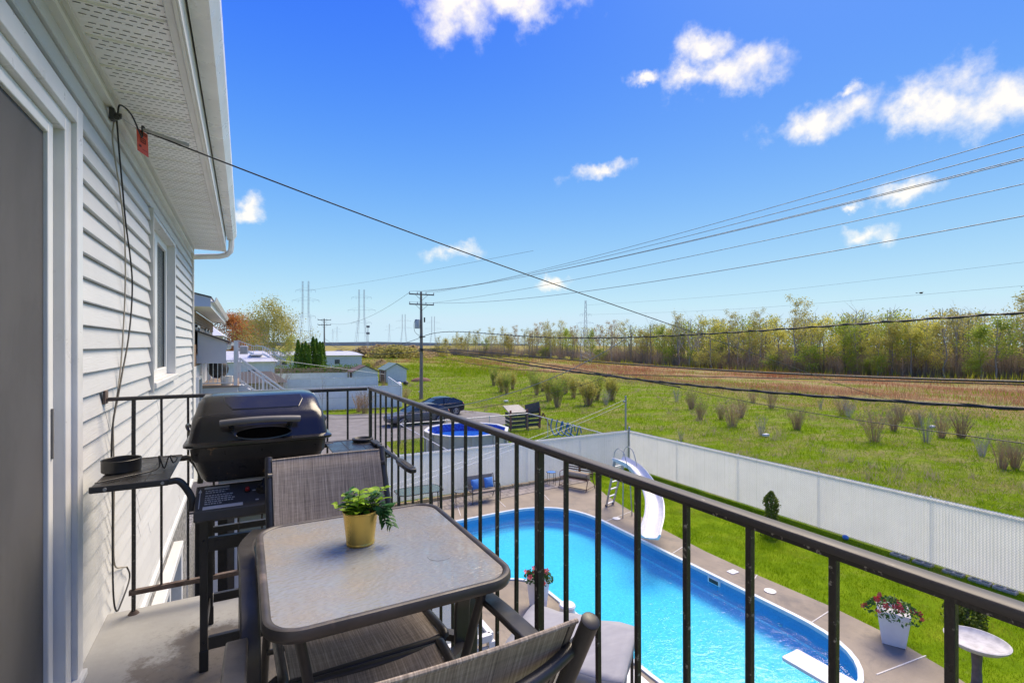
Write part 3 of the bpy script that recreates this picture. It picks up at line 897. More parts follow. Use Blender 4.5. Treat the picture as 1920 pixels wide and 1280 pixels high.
stuff(tri_mesh('dry_weeds', blades(P, h, .008 + np.hypot(P[:, 0], P[:, 1]) * .00028, .35), 'thicket'), 'dry brown weeds scattered unevenly through the field grass', 'weeds')
P, d = polar(70000, 85, 330, -36, 2)
ok = (P[:, 0] > 18) & (P[:, 0] < 92) & ((lf(P * np.array([1., .4]), .12, 4.2) + NP.normal(0, .5, len(P))) > -.1)
P, d = P[ok], d[ok]
stuff(tri_mesh('far_grass', blades(P, NP.uniform(.2, .8, len(P)), .02 + d * .0007, .4), 'blade_green'), 'rough grass of the distant field left of the forest', 'grass')
P, d = polar(240000, 38, 190, -38, 52, .8)
zone = P[:, 0] + 9 * lf(P, .06, 1)
ok = (zone > 47) & (P[:, 0] < 99) & ((lf(P * np.array([1., .5]), .16, 2.2) + NP.normal(0, .4, len(P))) > -.05)
P, d = P[ok], d[ok]
pat = lf(P * np.array([1., .35]), .11, 7.3) + NP.normal(0, .3, len(P))
for nm_, mt_, sel, h0, h1, lab_, ct_ in (('red_brush', 'brush_red', (pat > -.55) & (pat < .75), .3, 1.05, 'band of reddish brown dogwood brush in front of the forest', 'brush'),
                                   ('tall_straw', 'blade_straw', pat >= .75, .2, .6, 'patches of pale tall straw among the reddish brush', 'grass'),
                                   ('green_patches', 'blade_green', pat <= -.55, .15, .5, 'patches of green grass among the reddish brush', 'grass')):
    Q_, dq = P[sel], d[sel]
    hq = NP.uniform(h0, h1, len(Q_)) * (1.0 + .3 * lf(Q_, .13, .5))
    stuff(tri_mesh(nm_, blades(Q_, np.clip(hq, .12, 2), .010 + dq * .00042, .24), mt_), lab_, ct_)
P, d = polar(60000, 60, 260, -30, 52, .8)
ok = (P[:, 0] > 88) & (P[:, 0] < 103) & ((lf(P, .11, 5.2) + NP.normal(0, .4, len(P))) > .25)
P, d = P[ok], d[ok]
stuff(tri_mesh('yellow_brush', blades(P, NP.uniform(.5, 1.9, len(P)), .05 + d * .0006, .25), 'brush_yellow'), 'low yellow green brush along the foot of the forest', 'brush')

# ================================================================== OUR HOUSE
WX = -.6
ZF, ZR = 4.27, 5.344                                # balcony floor and rail top
Y_END, Z_SOF = 7.7, 6.86
house = thing('house', 'white vinyl sided house wall with sliding door, window and deep eaves', 'house', (WX, 4, 0))
DY0, DY1, DZ1 = .7, 2.5, 6.46                       # door opening
WY0, WY1, WZ0, WZ1 = 4.44, 5.80, 5.31, 6.56         # window opening
BK = -.615
mb = MB()
mb.box(-6, BK - .0, -3, DY0, 3.86, Z_SOF); mb.box(-6, BK, DY0, DY1, DZ1, Z_SOF); mb.box(-6, BK, DY0, DY1, 3.86, ZF)
mb.box(-6, BK, DY1, WY0, 3.86, Z_SOF); mb.box(-6, BK, WY0, WY1, WZ1, Z_SOF); mb.box(-6, BK, WY0, WY1, 3.86, WZ0); mb.box(-6, BK, WY1, Y_END, 3.86, Z_SOF)
wall_o = mb.build('wall', 'room_dark', house, smooth=False)
MB().box(-3.4, -3.35, DY0 - .6, DY1 + .6, ZF, DZ1).build('room_back', 'curtain_grey', house)
# lower stone storey
mb = MB()
LY0, LY1, LZ0, LZ1 = 4.75, 6.35, 2.55, 3.42
mb.box(-6, -.66, -3, LY0, 0, 3.80); mb.box(-6, -.66, LY0, LY1, LZ1, 3.80); mb.box(-6, -.66, LY0, LY1, 0, LZ0); mb.box(-6, -.66, LY1, Y_END - .02, 0, 3.80)
mb.box(-6, -.68, Y_END - .02, 9.2, 0, 2.95)
mb.build('stone_storey', 'stone_wall', house, smooth=False)
for z0, z1, x1, m_ in ((3.80, 3.86, -.585, 'white_trim'), (3.86, 3.95, -.60, 'white_trim')):
    MB().box(-.70, x1, -3, Y_END + .01, z0, z1).build('belt_trim', m_, house, bev=.006)
lw = MB().box(-.70, -.58, LY0 - .02, LY0 + .07, LZ0, LZ1).box(-.70, -.58, LY1 - .07, LY1 + .02, LZ0, LZ1).box(-.70, -.575, LY0 - .03, LY1 + .03, LZ1, LZ1 + .08).box(-.70, -.56, LY0 - .03, LY1 + .03, LZ0 - .05, LZ0).box(-.70, -.6, (LY0 + LY1) / 2 - .03, (LY0 + LY1) / 2 + .03, LZ0, LZ1)
lw = lw.build('lower_window', 'white_paint', house, bev=.008)
MB().box(-.69, -.68, LY0 + .07, LY1 - .07, LZ0, LZ1).build('pane', 'window_glass', lw)
# siding boards, course by course, with staggered laps
z = 3.95; c_i = 0; PITCH = .1018
def course_spans(z):
    segs = [(-1.0, Y_END - .045)]
    def cut(segs, a, b):
        out = []
        for s0, s1 in segs:
            if b <= s0 or a >= s1: out.append((s0, s1)); continue
            if a > s0: out.append((s0, a))
            if b < s1: out.append((b, s1))
        return out
    if ZF - .1 < z < DZ1 + .02: segs = cut(segs, DY0 - .11, DY1 + .075)
    if z + PITCH > WZ0 - .02 and z < WZ1 + .005: segs = cut(segs, WY0 - .03, WY1 + .03)
    return segs
while z < Z_SOF - .05:
    h_ = min(PITCH, Z_SOF - .07 - z)
    for s0, s1 in course_spans(z):
        cuts = [s0]
        y = s0
        if s1 - s0 > 2.2:
            st = 3.15 + (c_i // 2 % 3) * .42 + (.8 if c_i // 2 % 2 else 0)
            for cut_ in (st - 3.6, st, st + 3.1):
                if s0 + .3 < cut_ < s1 - .3: cuts.append(cut_)
        cuts.append(s1)
        for k in range(len(cuts) - 1):
            a, b = cuts[k], cuts[k + 1]
            pr_ = .0017 * (k % 2)
            x0 = WX - .013 + pr_; x1 = WX + .008 + pr_
            mb = MB()
            prof = [(x0 - .002, z + h_), (x0 - .002, z + .002), (x1 - .004, z + .0), (x1, z + .004), (x1 - .001, z + .012), (x0 + .003, z + h_ - .002)]
            ov = .022 if k else 0
            rings = [[(px_, yy, pz_) for px_, pz_ in prof] for yy in (a - ov, b)]
            mb.loft(rings).build('siding_board', 'siding', house, ang=50)
    z += PITCH; c_i += 1
# frieze under the soffit, corner post
MB().box(WX - .01, WX + .022, -1, Y_END, Z_SOF - .075, Z_SOF - .052).build('frieze_lip', 'white_trim', house)
MB().box(WX - .012, WX + .012, -1, Y_END, Z_SOF - .055, Z_SOF).build('frieze', 'siding', house)
MB().box(WX - .05, WX + .022, Y_END - .05, Y_END + .015, 3.86, Z_SOF).build('corner_post', 'beige_trim', house, bev=.006)
MB().box(-6, WX - .05, Y_END + .0, Y_END + .012, 0, 6.9).build('end_wall', 'siding', house)
# soffit panels with vent slots, J-channel and fascia
SX1 = -.228
slots = MB()
for r_ in range(6):
    yy = -.1 + .036 * r_ + (.018 if r_ > 2 else 0)
    for k in range(9):
        xx = WX + .045 + k * .036 + (.018 if r_ % 2 else 0)
        if xx > SX1 - .03: continue
        slots.add([(xx, yy, Z_SOF - .0012), (xx, yy + .0048, Z_SOF - .0012), (xx + .024, yy + .0048, Z_SOF - .0012), (xx + .024, yy, Z_SOF - .0012)], [(0, 1, 2, 3)])
sof0 = None
y = -.9
while y < Y_END:
    y1 = min(y + .2485, Y_END + .01)
    if sof0 is None:
        mb = MB()
        w2 = .12425
        prof = [(-w2, 0), (-w2 + .004, -.001), (-w2 + .007, .016), (-w2 + .020, .016), (-w2 + .025, -.001), (-w2 + .03, 0), (w2, 0), (w2, .022), (-w2, .022)]
        mb.loft([[(xx, 4 + a, Z_SOF + b) for a, b in prof] for xx in (WX, SX1)])
        sof0 = mb.build('soffit_panel', 'soffit_white', house, ang=25); so_ = sof0
        s_ = MB(); s_.v = [(a, 4 + b + .01, c) for a, b, c in slots.v]; s_.f = slots.f
        sl0 = s_.build('vent_slots', 'slot_dark', sof0, smooth=False); stuff(sl0)
    else:
        so_ = sof0.copy(); col.objects.link(so_); so_.parent = house
        sl = sl0.copy(); col.objects.link(sl); sl.parent = so_
    so_.location = (0, (y + y1) / 2 - 4, 0)
    y += .2485
MB().box(WX + .0, WX + .032, -1, Y_END, Z_SOF - .008, Z_SOF - .0035).build('j_channel', 'white_trim', house, bev=.002)
fz = MB()
fz.box(SX1 - .035, SX1 - .004, -1, Y_END + .01, Z_SOF - .012, Z_SOF - .004)
fz.box(SX1 - .004, SX1 + .012, -1, Y_END + .012, Z_SOF - .022, Z_SOF + .30)
fz.box(SX1 + .012, SX1 + .020, -1, Y_END + .012, Z_SOF - .022, Z_SOF - .008)
fz.build('fascia', 'white_trim', house, bev=.003)
gp = [(SX1 + .021, .155), (SX1 + .028, .155), (SX1 + .10, .150), (SX1 + .118, .185), (SX1 + .135, .215), (SX1 + .138, .265), (SX1 + .126, .265), (SX1 + .126, .222), (SX1 + .106, .19), (SX1 + .094, .16), (SX1 + .03, .163), (SX1 + .03, .28), (SX1 + .021, .28)]
MB().loft([[(a, yy, Z_SOF + b) for a, b in gp] for yy in (-1, Y_END + .05)]).build('gutter', 'gutter_white', house, ang=20)
ds = [(SX1 + .075, Y_END - .03, Z_SOF + .16), (SX1 + .075, Y_END - .02, Z_SOF + .07), (SX1 + .065, Y_END, Z_SOF + .0), (SX1 + .02, Y_END + .03, Z_SOF - .045), (SX1 - .06, Y_END + .05, Z_SOF - .07), (WX + .0, Y_END + .07, Z_SOF - .10), (WX - .1, Y_END + .08, Z_SOF - .13)]
MB().tube(ds, .042, 8, flat=(1.1, .85)).build('downspout', 'gutter_white', house, ang=20)
MB().add([(SX1 + .05, -3, Z_SOF + .30), (SX1 + .05, Y_END + .1, Z_SOF + .30), (-6, Y_END + .1, 8.7), (-6, -3, 8.7), (SX1 + .05, -3, Z_SOF + .27), (SX1 + .05, Y_END + .1, Z_SOF + .27), (-6, Y_END + .1, 8.4), (-6, -3, 8.4)], [(0, 1, 2, 3), (7, 6, 5, 4), (0, 4, 5, 1), (1, 5, 6, 2), (3, 2, 6, 7), (0, 3, 7, 4)]).build('roof', 'roof_shingle', house, smooth=False)
MB().add([(-6, Y_END, Z_SOF), (SX1, Y_END, Z_SOF + .02), (SX1, Y_END, Z_SOF + .28), (-6, Y_END, 8.4), (-6, Y_END + .012, Z_SOF), (SX1, Y_END + .012, Z_SOF + .02), (SX1, Y_END + .012, Z_SOF + .28), (-6, Y_END + .012, 8.4)], [(3, 2, 1, 0), (4, 5, 6, 7), (0, 1, 5, 4), (2, 3, 7, 6)]).build('gable_end', 'alu_grey', house, smooth=False)
# window
win = MB()
win.box(WX - .11, WX + .016, WY0 - .03, WY0 + .012, WZ0 - .04, WZ1 + .02)
win.box(WX - .11, WX + .012, WY1 - .01, WY1 + .03, WZ0 - .01, WZ1 + .02)
win.box(WX - .11, WX + .012, WY0 + .012, WY1 - .01, WZ1 - .008, WZ1 + .02)
win = win.build('window', 'white_paint', house, bev=.004)
MB().box(WX - .105, WX + .035, WY0 + .012, WY1 + .01, WZ0 - .035, WZ0 + .012).build('sill', 'white_paint', win, bev=.006)
MB().box(WX - .05, WX + .024, WY0 - .05, WY0 - .031, WZ0 - .06, WZ1 + .03).build('side_trim', 'beige_trim', win, bev=.003)
ym = (WY0 + WY1) / 2
for a, b in ((WY0 + .012, ym - .002), (ym + .002, WY1 - .01)):
    fr_ = MB()
    for q in ((a, a + .06, WZ0 + .012, WZ1 - .008), (b - .06, b, WZ0 + .012, WZ1 - .008)):
        fr_.box(WX - .10, WX - .055, q[0], q[1], q[2], q[3])
    fr_.box(WX - .10, WX - .055, a + .06, b - .06, WZ0 + .012, WZ0 + .08).box(WX - .10, WX - .055, a + .06, b - .06, WZ1 - .075, WZ1 - .008)
    sh = fr_.build('sash', 'white_trim', win, bev=.006)
    gk = MB()
    for q in ((a + .06, a + .068, WZ0 + .08, WZ1 - .075), (b - .068, b - .06, WZ0 + .08, WZ1 - .075)): gk.box(WX - .0765, WX - .072, *q)
    gk.build('gasket', 'plastic_black', sh)
    MB().box(WX - .082, WX - .076, a + .06, b - .06, WZ0 + .08, WZ1 - .075).build('pane', 'window_glass', sh)
MB().box(WX - .105, WX - .092, WY0 + .06, WY1 - .06, WZ0 + .05, WZ1 - .05).build('blind', 'curtain_grey', win)
# sliding patio door: frame, screen, glass
door = MB()
door.box(WX - .12, WX + .030, DY1 + .0, DY1 + .075, ZF + .01, DZ1 + .075)        # outer casing
door.box(WX - .12, WX + .030, DY0 - .1, DY1, DZ1, DZ1 + .075)
door.box(WX - .12, WX + .012, DY1 - .075, DY1, ZF + .01, DZ1)
door.box(WX - .12, WX + .012, DY0 - .1, DY1 - .075, DZ1 - .06, DZ1)
door.box(WX - .14, WX + .045, DY0 - .1, DY1 + .075, ZF + .002, ZF + .03)
door = door.build('sliding_door', 'white_paint', house, bev=.004)
sf = MB()
SY1 = DY1 - .175
sf.box(WX - .035, WX - .010, SY1, SY1 + .05, ZF + .03, DZ1 - .062).box(WX - .035, WX - .010, DY0, SY1, DZ1 - .11, DZ1 - .062)
sf.box(WX - .07, WX - .04, SY1 + .02, SY1 + .098, ZF + .03, DZ1 - .062)
sf = sf.build('screen_frame', 'white_trim', door, bev=.004)
MB().box(WX - .026, WX - .024, DY0, SY1, ZF + .03, DZ1 - .11).build('insect_screen', 'insect_screen', door)
MB().box(WX - .075, WX - .07, DY0, SY1 + .03, ZF + .03, DZ1 - .06).build('pane', 'window_glass', door)
MB().obox((WX - .008, SY1 + .028, ZF + .92), (WX - .008, SY1 + .028, ZF + 1.10), .012, .008, (1, 0, 0)).build('handle', 'handle_grey', door)

# ================================================================== BALCONY
RX, RY = .672, 3.05                                  # rail lines
balc = thing('balcony', 'grey painted balcony floor slab with stains and flaking paint', 'balcony', (0, 1.2, ZF))
MB().box(WX + .004, RX + .05, -1.3, RY + .06, ZF - .16, ZF).build('floor', 'balcony_floor', balc, smooth=False, bev=.006)
MB().box(WX + .004, RX + .03, -1.28, RY + .04, ZF - .36, ZF - .162).build('joist_box', 'balcony_paint', balc, smooth=False)
for y in (-1.2, RY - .02):
    MB().box(RX - .08, RX + .02, y - .05, y + .05, .03, ZF - .36).build('column', 'white_trim', balc, bev=.008)
rail = thing('railing', 'black wrought iron railing with square balusters round the balcony', 'railing', (RX, 1.2, ZF))
cap = [(-.0175, .002), (.0175, .002), (.019, .004), (.0187, .0105), (.0175, .0148), (.0155, .0162), (-.0155, .0162), (-.0175, .0148), (-.0187, .0105), (-.019, .004)]
cap = [(x_ * .72, .0165 - (.0165 - z_) * .78) for x_, z_ in cap]
MB().loft([[(RX + a, yy, ZR - .0165 + b) for a, b in cap] for yy in [-1.3 + (RY + 1.32) * k / 14 for k in range(15)]]).build('top_rail', 'rail_cap', rail, ang=50)
MB().box(RX - .0085, RX + .0085, -1.3, RY + .01, ZR - .0185, ZR - .0112).build('top_channel', 'iron', rail)
MB().loft([[(xx, RY + a, ZR - .0165 + b) for a, b in cap] for xx in [RX - .022, .3, 0, -.3, WX + .02]]).build('top_rail', 'rail_cap', rail, ang=50)
MB().box(WX + .02, RX - .02, RY - .0085, RY + .0085, ZR - .0185, ZR - .0112).build('top_channel', 'iron', rail)
MB().box(RX - .012, RX + .012, -1.3, RY, ZF + .095, ZF + .118).build('bottom_rail', 'iron', rail)
MB().box(WX + .10, RX, RY - .012, RY + .012, ZF + .095, ZF + .118).build('bottom_rail', 'rust_bar', rail)
mb = MB().box(WX + .004, WX + .014, RY - .03, RY + .03, ZR - .03, ZR + .035).box(WX + .014, WX + .05, RY - .012, RY + .012, ZR - .018, ZR - .004)
mb.build('wall_bracket', 'rust_bar', rail, bev=.002)
bal = None
def baluster(x, y, w, z0):
    mb = MB()
    k = 7
    rings = []
    for i in range(k):
        t = i / (k - 1); zz = z0 + (ZR - .0186 - z0) * t
        jx, jy = RN.uniform(-.0006, .0006), RN.uniform(-.0006, .0006)
        rings.append([(x + jx + a * w / 2, y + jy + b * w / 2, zz) for a, b in ((-1, -1), (1, -1), (1, 1), (-1, 1))])
    mb.loft(rings)
    return mb
y = 1.096 - .1215 * 12
for k in range(29):
    yy = 1.096 - .1215 * 12 + .1215 * k
    if yy > RY - .05: continue
    if k in (12, 0):
        baluster(RX, yy, .0190, ZF - .02).build('post', 'iron', rail, bev=.0012)
    else:
        baluster(RX, yy, .0098, ZF + .10).build('baluster', 'iron', rail, bev=.001)
baluster(RX, RY, .018, ZF - .0).build('post', 'iron', rail, bev=.0012)
for k in range(11):
    xx = -.482 + .1135 * k
    if xx > RX - .05: continue
    if k == 0:
        baluster(xx, RY, .016, ZF).build('post', 'iron', rail, bev=.001)
        MB().lathe([(.001, .016), (.014, .014), (.021, .005), (.024, 0)], 14, (xx, RY, ZF)).build('foot_plate', 'rust_bar', rail)
    else:
        baluster(xx, RY, .0105, ZF + .10).build('baluster', 'iron', rail, bev=.001)

# ================================================================== ON THE BALCONY
def bez(p, n=10):
    # Catmull-Rom through points
    p = [Vector(q) for q in p]; out = []
    for i in range(len(p) - 1):
        a, b, c, d = p[max(i - 1, 0)], p[i], p[i + 1], p[min(i + 2, len(p) - 1)]
        for k in range(n):
            t = k / n
            out.append(.5 * ((2 * b) + (-a + c) * t + (2 * a - 5 * b + 4 * c - d) * t * t + (-a + 3 * b - 3 * c + d) * t ** 3))
    out.append(p[-1]); return out

# ---- glass table
TZ = ZF + .72
table = thing('patio_table', 'small square patio table with dusty textured glass top and dark metal rim', 'table', (.34, 1.50, ZF))
TX0, TX1, TY0, TY1 = .035, .645, 1.145, 1.855
prof = [(0, 0), (.003, -.006), (.0035, -.018), (0, -.027), (-.008, -.031), (-.018, -.028), (-.020, -.010), (-.018, -.003), (-.012, .0015), (-.005, .002)]
rings = [[(x, y, TZ + b) for x, y in rrect(TX0 - a, TX1 + a, TY0 - a, TY1 + a, .085 + a, 8)] for a, b in prof]
mb = MB(); mb.loft(rings + [rings[0]], cap=False); mb.build('rim', 'table_rim', table, ang=60)
gp_ = rrect(TX0 + .018, TX1 - .018, TY0 + .018, TY1 - .018, .07, 8)
MB().prism(gp_, TZ - .010, TZ - .003).build('glass_top', 'table_glass', table)
MB().prism([(x * .9995 + .0, y) for x, y in rrect(.465, .535, 1.335, 1.405, .034, 8)], TZ - .0032, TZ - .0022).build('umbrella_hole_cover', 'table_glass', table)
for sx, sy in ((-1, -1), (1, -1), (1, 1), (-1, 1)):
    cx_, cy_ = .34 + sx * .235, 1.50 + sy * .285
    pts = bez([(cx_, cy_, TZ - .03), (cx_ - sx * .03, cy_ - sy * .04, TZ - .2), (cx_ - sx * .06, cy_ - sy * .10, ZF + .28), (cx_ - sx * .03, cy_ - sy * .07, ZF + .12), (cx_ + sx * .015, cy_ + sy * .0, ZF + .01)], 6)
    MB().tube(pts, .0125, 10).build('leg', 'frame_dark', table)
    MB().tube([(cx_, cy_, ZF), (cx_, cy_, ZF + .02)], .016, 10).build('foot', 'plastic_black', table)
MB().tube(bez([(.34 + .17 * math.cos(t * math.pi / 8), 1.5 + .18 * math.sin(t * math.pi / 8), ZF + .28) for t in range(17)], 2), .008, 8).build('brace_ring', 'frame_dark', table)
for (x0, y0), (x1, y1) in (((.105, 1.215), (.575, 1.215)), ((.105, 1.785), (.575, 1.785))):
    MB().tube([(x0, y0, TZ - .03), (x1, y1, TZ - .03)], .009, 8).build('apron', 'frame_dark', table)

# ---- sling chairs
def sling_chair(label):
    ch = thing('sling_chair', label, 'chair', (0, 0, 0), 'sling chairs at the glass table')
    hw = .212
    BT, BB = Vector((0, -.40, .87)), Vector((0, -.165, .41))
    # side frames: flat curved arm + front leg, back tube, rear leg
    for sd_ in (-1, 1):
        x = sd_ * .306
        arm = bez([(x, .345, 0), (x, .352, .22), (x, .362, .44), (x, .352, .545), (x, .305, .597), (x, .20, .622), (x, .02, .640), (x, -.14, .640), (sd_ * .262, -.30, .630)], 7)
        MB().tube(arm, .034, 4, flat=(1.0, .38), up=(0, 1, 0)).build('arm', 'frame_dark', ch, bev=.005, seg=3)
        bt = [(sd_ * (hw + .012), BT.y - .018, BT.z + .004), (sd_ * (hw + .012), BB.y - .014, BB.z), (sd_ * (hw + .022), BB.y - .03, BB.z - .05)]
        MB().tube(bt, .0155, 14).build('back_tube', 'frame_dark', ch, ang=60)
        d_ = (Vector(bt[0]) - Vector(bt[1])).normalized()
        MB().tube([Vector(bt[0]) + d_ * .0005, Vector(bt[0]) + d_ * .003, Vector(bt[0]) + d_ * .005], [.0162, .0158, .012], 14).build('end_cap', 'plastic_black', ch)
        st = bez([(sd_ * (hw + .016), .345, .425), (sd_ * (hw + .016), .31, .436), (sd_ * (hw + .016), .05, .412), (sd_ * (hw + .016), -.18, .395)], 6)
        MB().tube(st, .014, 10).build('seat_rail', 'frame_dark', ch)
        rl = bez([(sd_ * (hw + .022), -.12, .41), (sd_ * (hw + .03), -.20, .26), (sd_ * (hw + .035), -.31, .0)], 5)
        MB().tube(rl, .014, 10).build('rear_leg', 'frame_dark', ch)
        br = MB().obox((sd_ * (hw + .02), .285, .405), (sd_ * .306, .35, .40), .03, .022); br.tube([(sd_ * .306 + sd_ * .008, .35, .40), (sd_ * .306 + sd_ * .016, .35, .40)], .009, 8)
        br.build('seat_bracket', 'frame_dark', ch)
    # back sling, slightly bowed
    mb = MB(); N_, K_ = 8, 8
    def backp(u, v, off):
        p_ = BB.lerp(BT, v)
        bow = .028 * (1 - (2 * u - 1) ** 2) * (.35 + .65 * (1 - abs(2 * v - 1)))
        return Vector(((2 * u - 1) * hw, p_.y - bow + off * .9, p_.z - off * .4))
    def sheet(fn, th):
        a = [[fn(i / N_, j / K_, 0) for i in range(N_ + 1)] for j in range(K_ + 1)]
        b = [[fn(i / N_, j / K_, th) for i in range(N_ + 1)] for j in range(K_ + 1)]
        mb = MB(); vs = [p_ for r_ in a for p_ in r_] + [p_ for r_ in b for p_ in r_]
        w = N_ + 1; o = w * (K_ + 1); fs_ = []
        for j in range(K_):
            for i in range(N_):
                q = j * w + i
                fs_ += [(q, q + 1, q + w + 1, q + w), (o + q, o + q + w, o + q + w + 1, o + q + 1)]
        for i in range(N_):
            fs_ += [(i, o + i, o + i + 1, i + 1), (K_ * w + i, K_ * w + i + 1, o + K_ * w + i + 1, o + K_ * w + i)]
        for j in range(K_):
            fs_ += [(j * w, j * w + w, o + j * w + w, o + j * w), (j * w + N_, o + j * w + N_, o + j * w + w + N_, j * w + w + N_)]
        return mb.add(vs, fs_)
    sheet(backp, .004).build('back_sling', 'sling', ch, ang=60)
    MB().tube([backp(i / 8, 1, .002) for i in range(9)], .0042, 8).build('top_hem', 'sling', ch)
    for sgn in (-1, 1):
        MB().tube([backp(.5 + sgn * .46, v, -.002) for v in (0, .25, .5, .75, 1)], .0012, 5).build('stitching', 'frame_dark', ch)
    sheet(lambda u, v, off: Vector(((2 * u - 1) * hw, -.16 + .50 * v, .405 + .032 * v - .028 * (1 - (2 * u - 1) ** 2) * (1 - .5 * v) - off)), .004).build('seat_sling', 'sling', ch, ang=60)
    MB().tube([(-hw - .016, .345, .422), (hw + .016, .345, .422)], .0125, 10).build('front_bar', 'grill_black', ch)
    q = BB.lerp(BT, .88)
    MB().tube(bez([(-hw - .02, q.y - .002, q.z), (-hw * .6, q.y - .036, q.z - .012), (0, q.y - .050, q.z - .018), (hw * .6, q.y - .036, q.z - .012), (hw + .02, q.y - .002, q.z)], 5), .0115, 12).build('back_bar', 'frame_dark', ch)
    MB().tube([(-hw - .03, -.2, .22), (hw + .03, -.2, .22)], .010, 8).build('stretcher', 'frame_dark', ch)
    return ch
ch1 = sling_chair('brown sling chair seen from behind at the near side of the glass table')
ch2 = copy_tree(ch1)
ch2['label'] = 'brown sling chair on the far side of the glass table in front of the grill'
ch1.location = (.285, 1.08, ZF); ch1.rotation_euler = (0, 0, rad(-1))
ch2.location = (.315, 1.795, ZF); ch2.rotation_euler = (0, 0, rad(180.8))

# ---- gold pot with plant
PX, PY = .345, 1.535
g = G(676, 1016, TZ); PX, PY = g.x, g.y
pot = thing('potted_plant', 'small leafy green plant in a gold metal pot on the glass table', 'plant', (PX, PY, TZ - .002))
z0 = TZ - .002
MB().lathe([(.001, 0), (.041, 0), (.0425, .003), (.0425, .006), (.0415, .008), (.052, .098), (.0535, .100), (.0535, .103), (.0515, .103), (.0505, .098), (.047, .085), (.001, .085)], 40, (PX, PY, z0)).build('pot', 'brass', pot, ang=30)
MB().lathe([(.001, .09), (.047, .087)], 20, (PX, PY, z0)).build('soil', 'soil', pot)
def leaf_mesh(l, w, curl):
    mb = MB(); rows = []
    for i in range(5):
        t = i / 4; ww = w * math.sin(math.pi * min(t * .88 + .08, 1)) ** .8 / 2
        zz = -curl * t * t * l
        rows.append([(-ww, t * l, zz + ww * .25), (0, t * l, zz), (ww, t * l, zz + ww * .25)])
    return mb.loft(rows, cap=False, closed=False)
lf0 = {}
for nm, mat_, l, w in (('a', 'leaf_pot_light', .027, .020), ('b', 'leaf_pot_dark', .026, .018), ('c', 'leaf_pot_light', .021, .016)):
    o_ = leaf_mesh(l, w, .35).build('leaf', mat_, pot); o_.location = (0, 0, 0); lf0[nm] = [o_, True]
    for vtx in o_.data.vertices: vtx.co += Vector((PX, PY, z0))
def put_leaf(nm, p_, dirv, roll=0, sc=1):
    src = lf0[nm]
    q = src[0] if src[1] else src[0].copy()
    if not src[1]:
        col.objects.link(q); q.parent = pot
    src[1] = False
    q.location = Vector(p_) - Vector((PX, PY, z0))
    q.rotation_euler = (Vector(dirv).to_track_quat('Y', 'Z').to_matrix() @ Matrix.Rotation(roll, 3, 'Y')).to_euler()
    q.scale = (sc, sc, sc)
Rv = Vector((CS, -SN, 0))
stems = MB(); nlf = 0
for k in range(30):
    a = RN.uniform(0, 2 * math.pi); r0 = RN.uniform(.004, .038)
    tall = RN.uniform(.025, .055) if k % 3 else RN.uniform(.05, .085)
    b_ = Vector((PX + math.cos(a) * r0, PY + math.sin(a) * r0, z0 + .088))
    out_ = Vector((math.cos(a), math.sin(a), 0)) * (.018 + r0 * .7) + Rv * (.012 if k % 3 == 0 else 0)
    tip = b_ + out_ + Vector((0, 0, tall))
    pts = bez([b_, b_ + out_ * .3 + Vector((0, 0, tall * .55)), tip], 4)
    stems.tube(pts, .0009, 5)
    kind = 'a' if RN.random() < .68 else ('b' if RN.random() < .5 else 'c')
    for j in range(7):
        t = .30 + .70 * j / 6
        q = pts[min(int(t * (len(pts) - 1)), len(pts) - 1)]
        ang = a + j * 2.4
        put_leaf(kind, q, Vector((math.cos(ang), math.sin(ang), RN.uniform(.1, .8))), RN.uniform(-.5, .5), RN.uniform(.75, 1.2))
# drooping dark sprigs on the right
for k, (dx, dz, dd) in enumerate(((.10, -.045, .0), (.075, -.03, -.02), (.085, .0, .02))):
    b_ = Vector((PX, PY, z0 + .1)) + Rv * .035
    tip = b_ + Rv * dx * .62 + Vector((0, 0, dz)) + Vector((SN, CS, 0)) * dd
    pts = bez([b_ - Rv * .02, b_ + Rv * .012 + Vector((0, 0, .015)), b_ + Rv * dx * .4 + Vector((0, 0, dz * .2 + .008)), tip], 4)
    stems.tube(pts, .0010, 5)
    for j in range(3, len(pts)):
        for sg in (-1, 1):
            d_ = (pts[min(j + 1, len(pts) - 1)] - pts[j - 1]).normalized()
            sdv = d_.cross(Vector((-SN, -CS, .3))).normalized() * sg
            put_leaf('b', pts[j], d_ * .6 + sdv + Vector((-SN, -CS, .2)) * .25, 0, RN.uniform(.75, 1.05))
stems.build('stems', 'stem_green', pot)

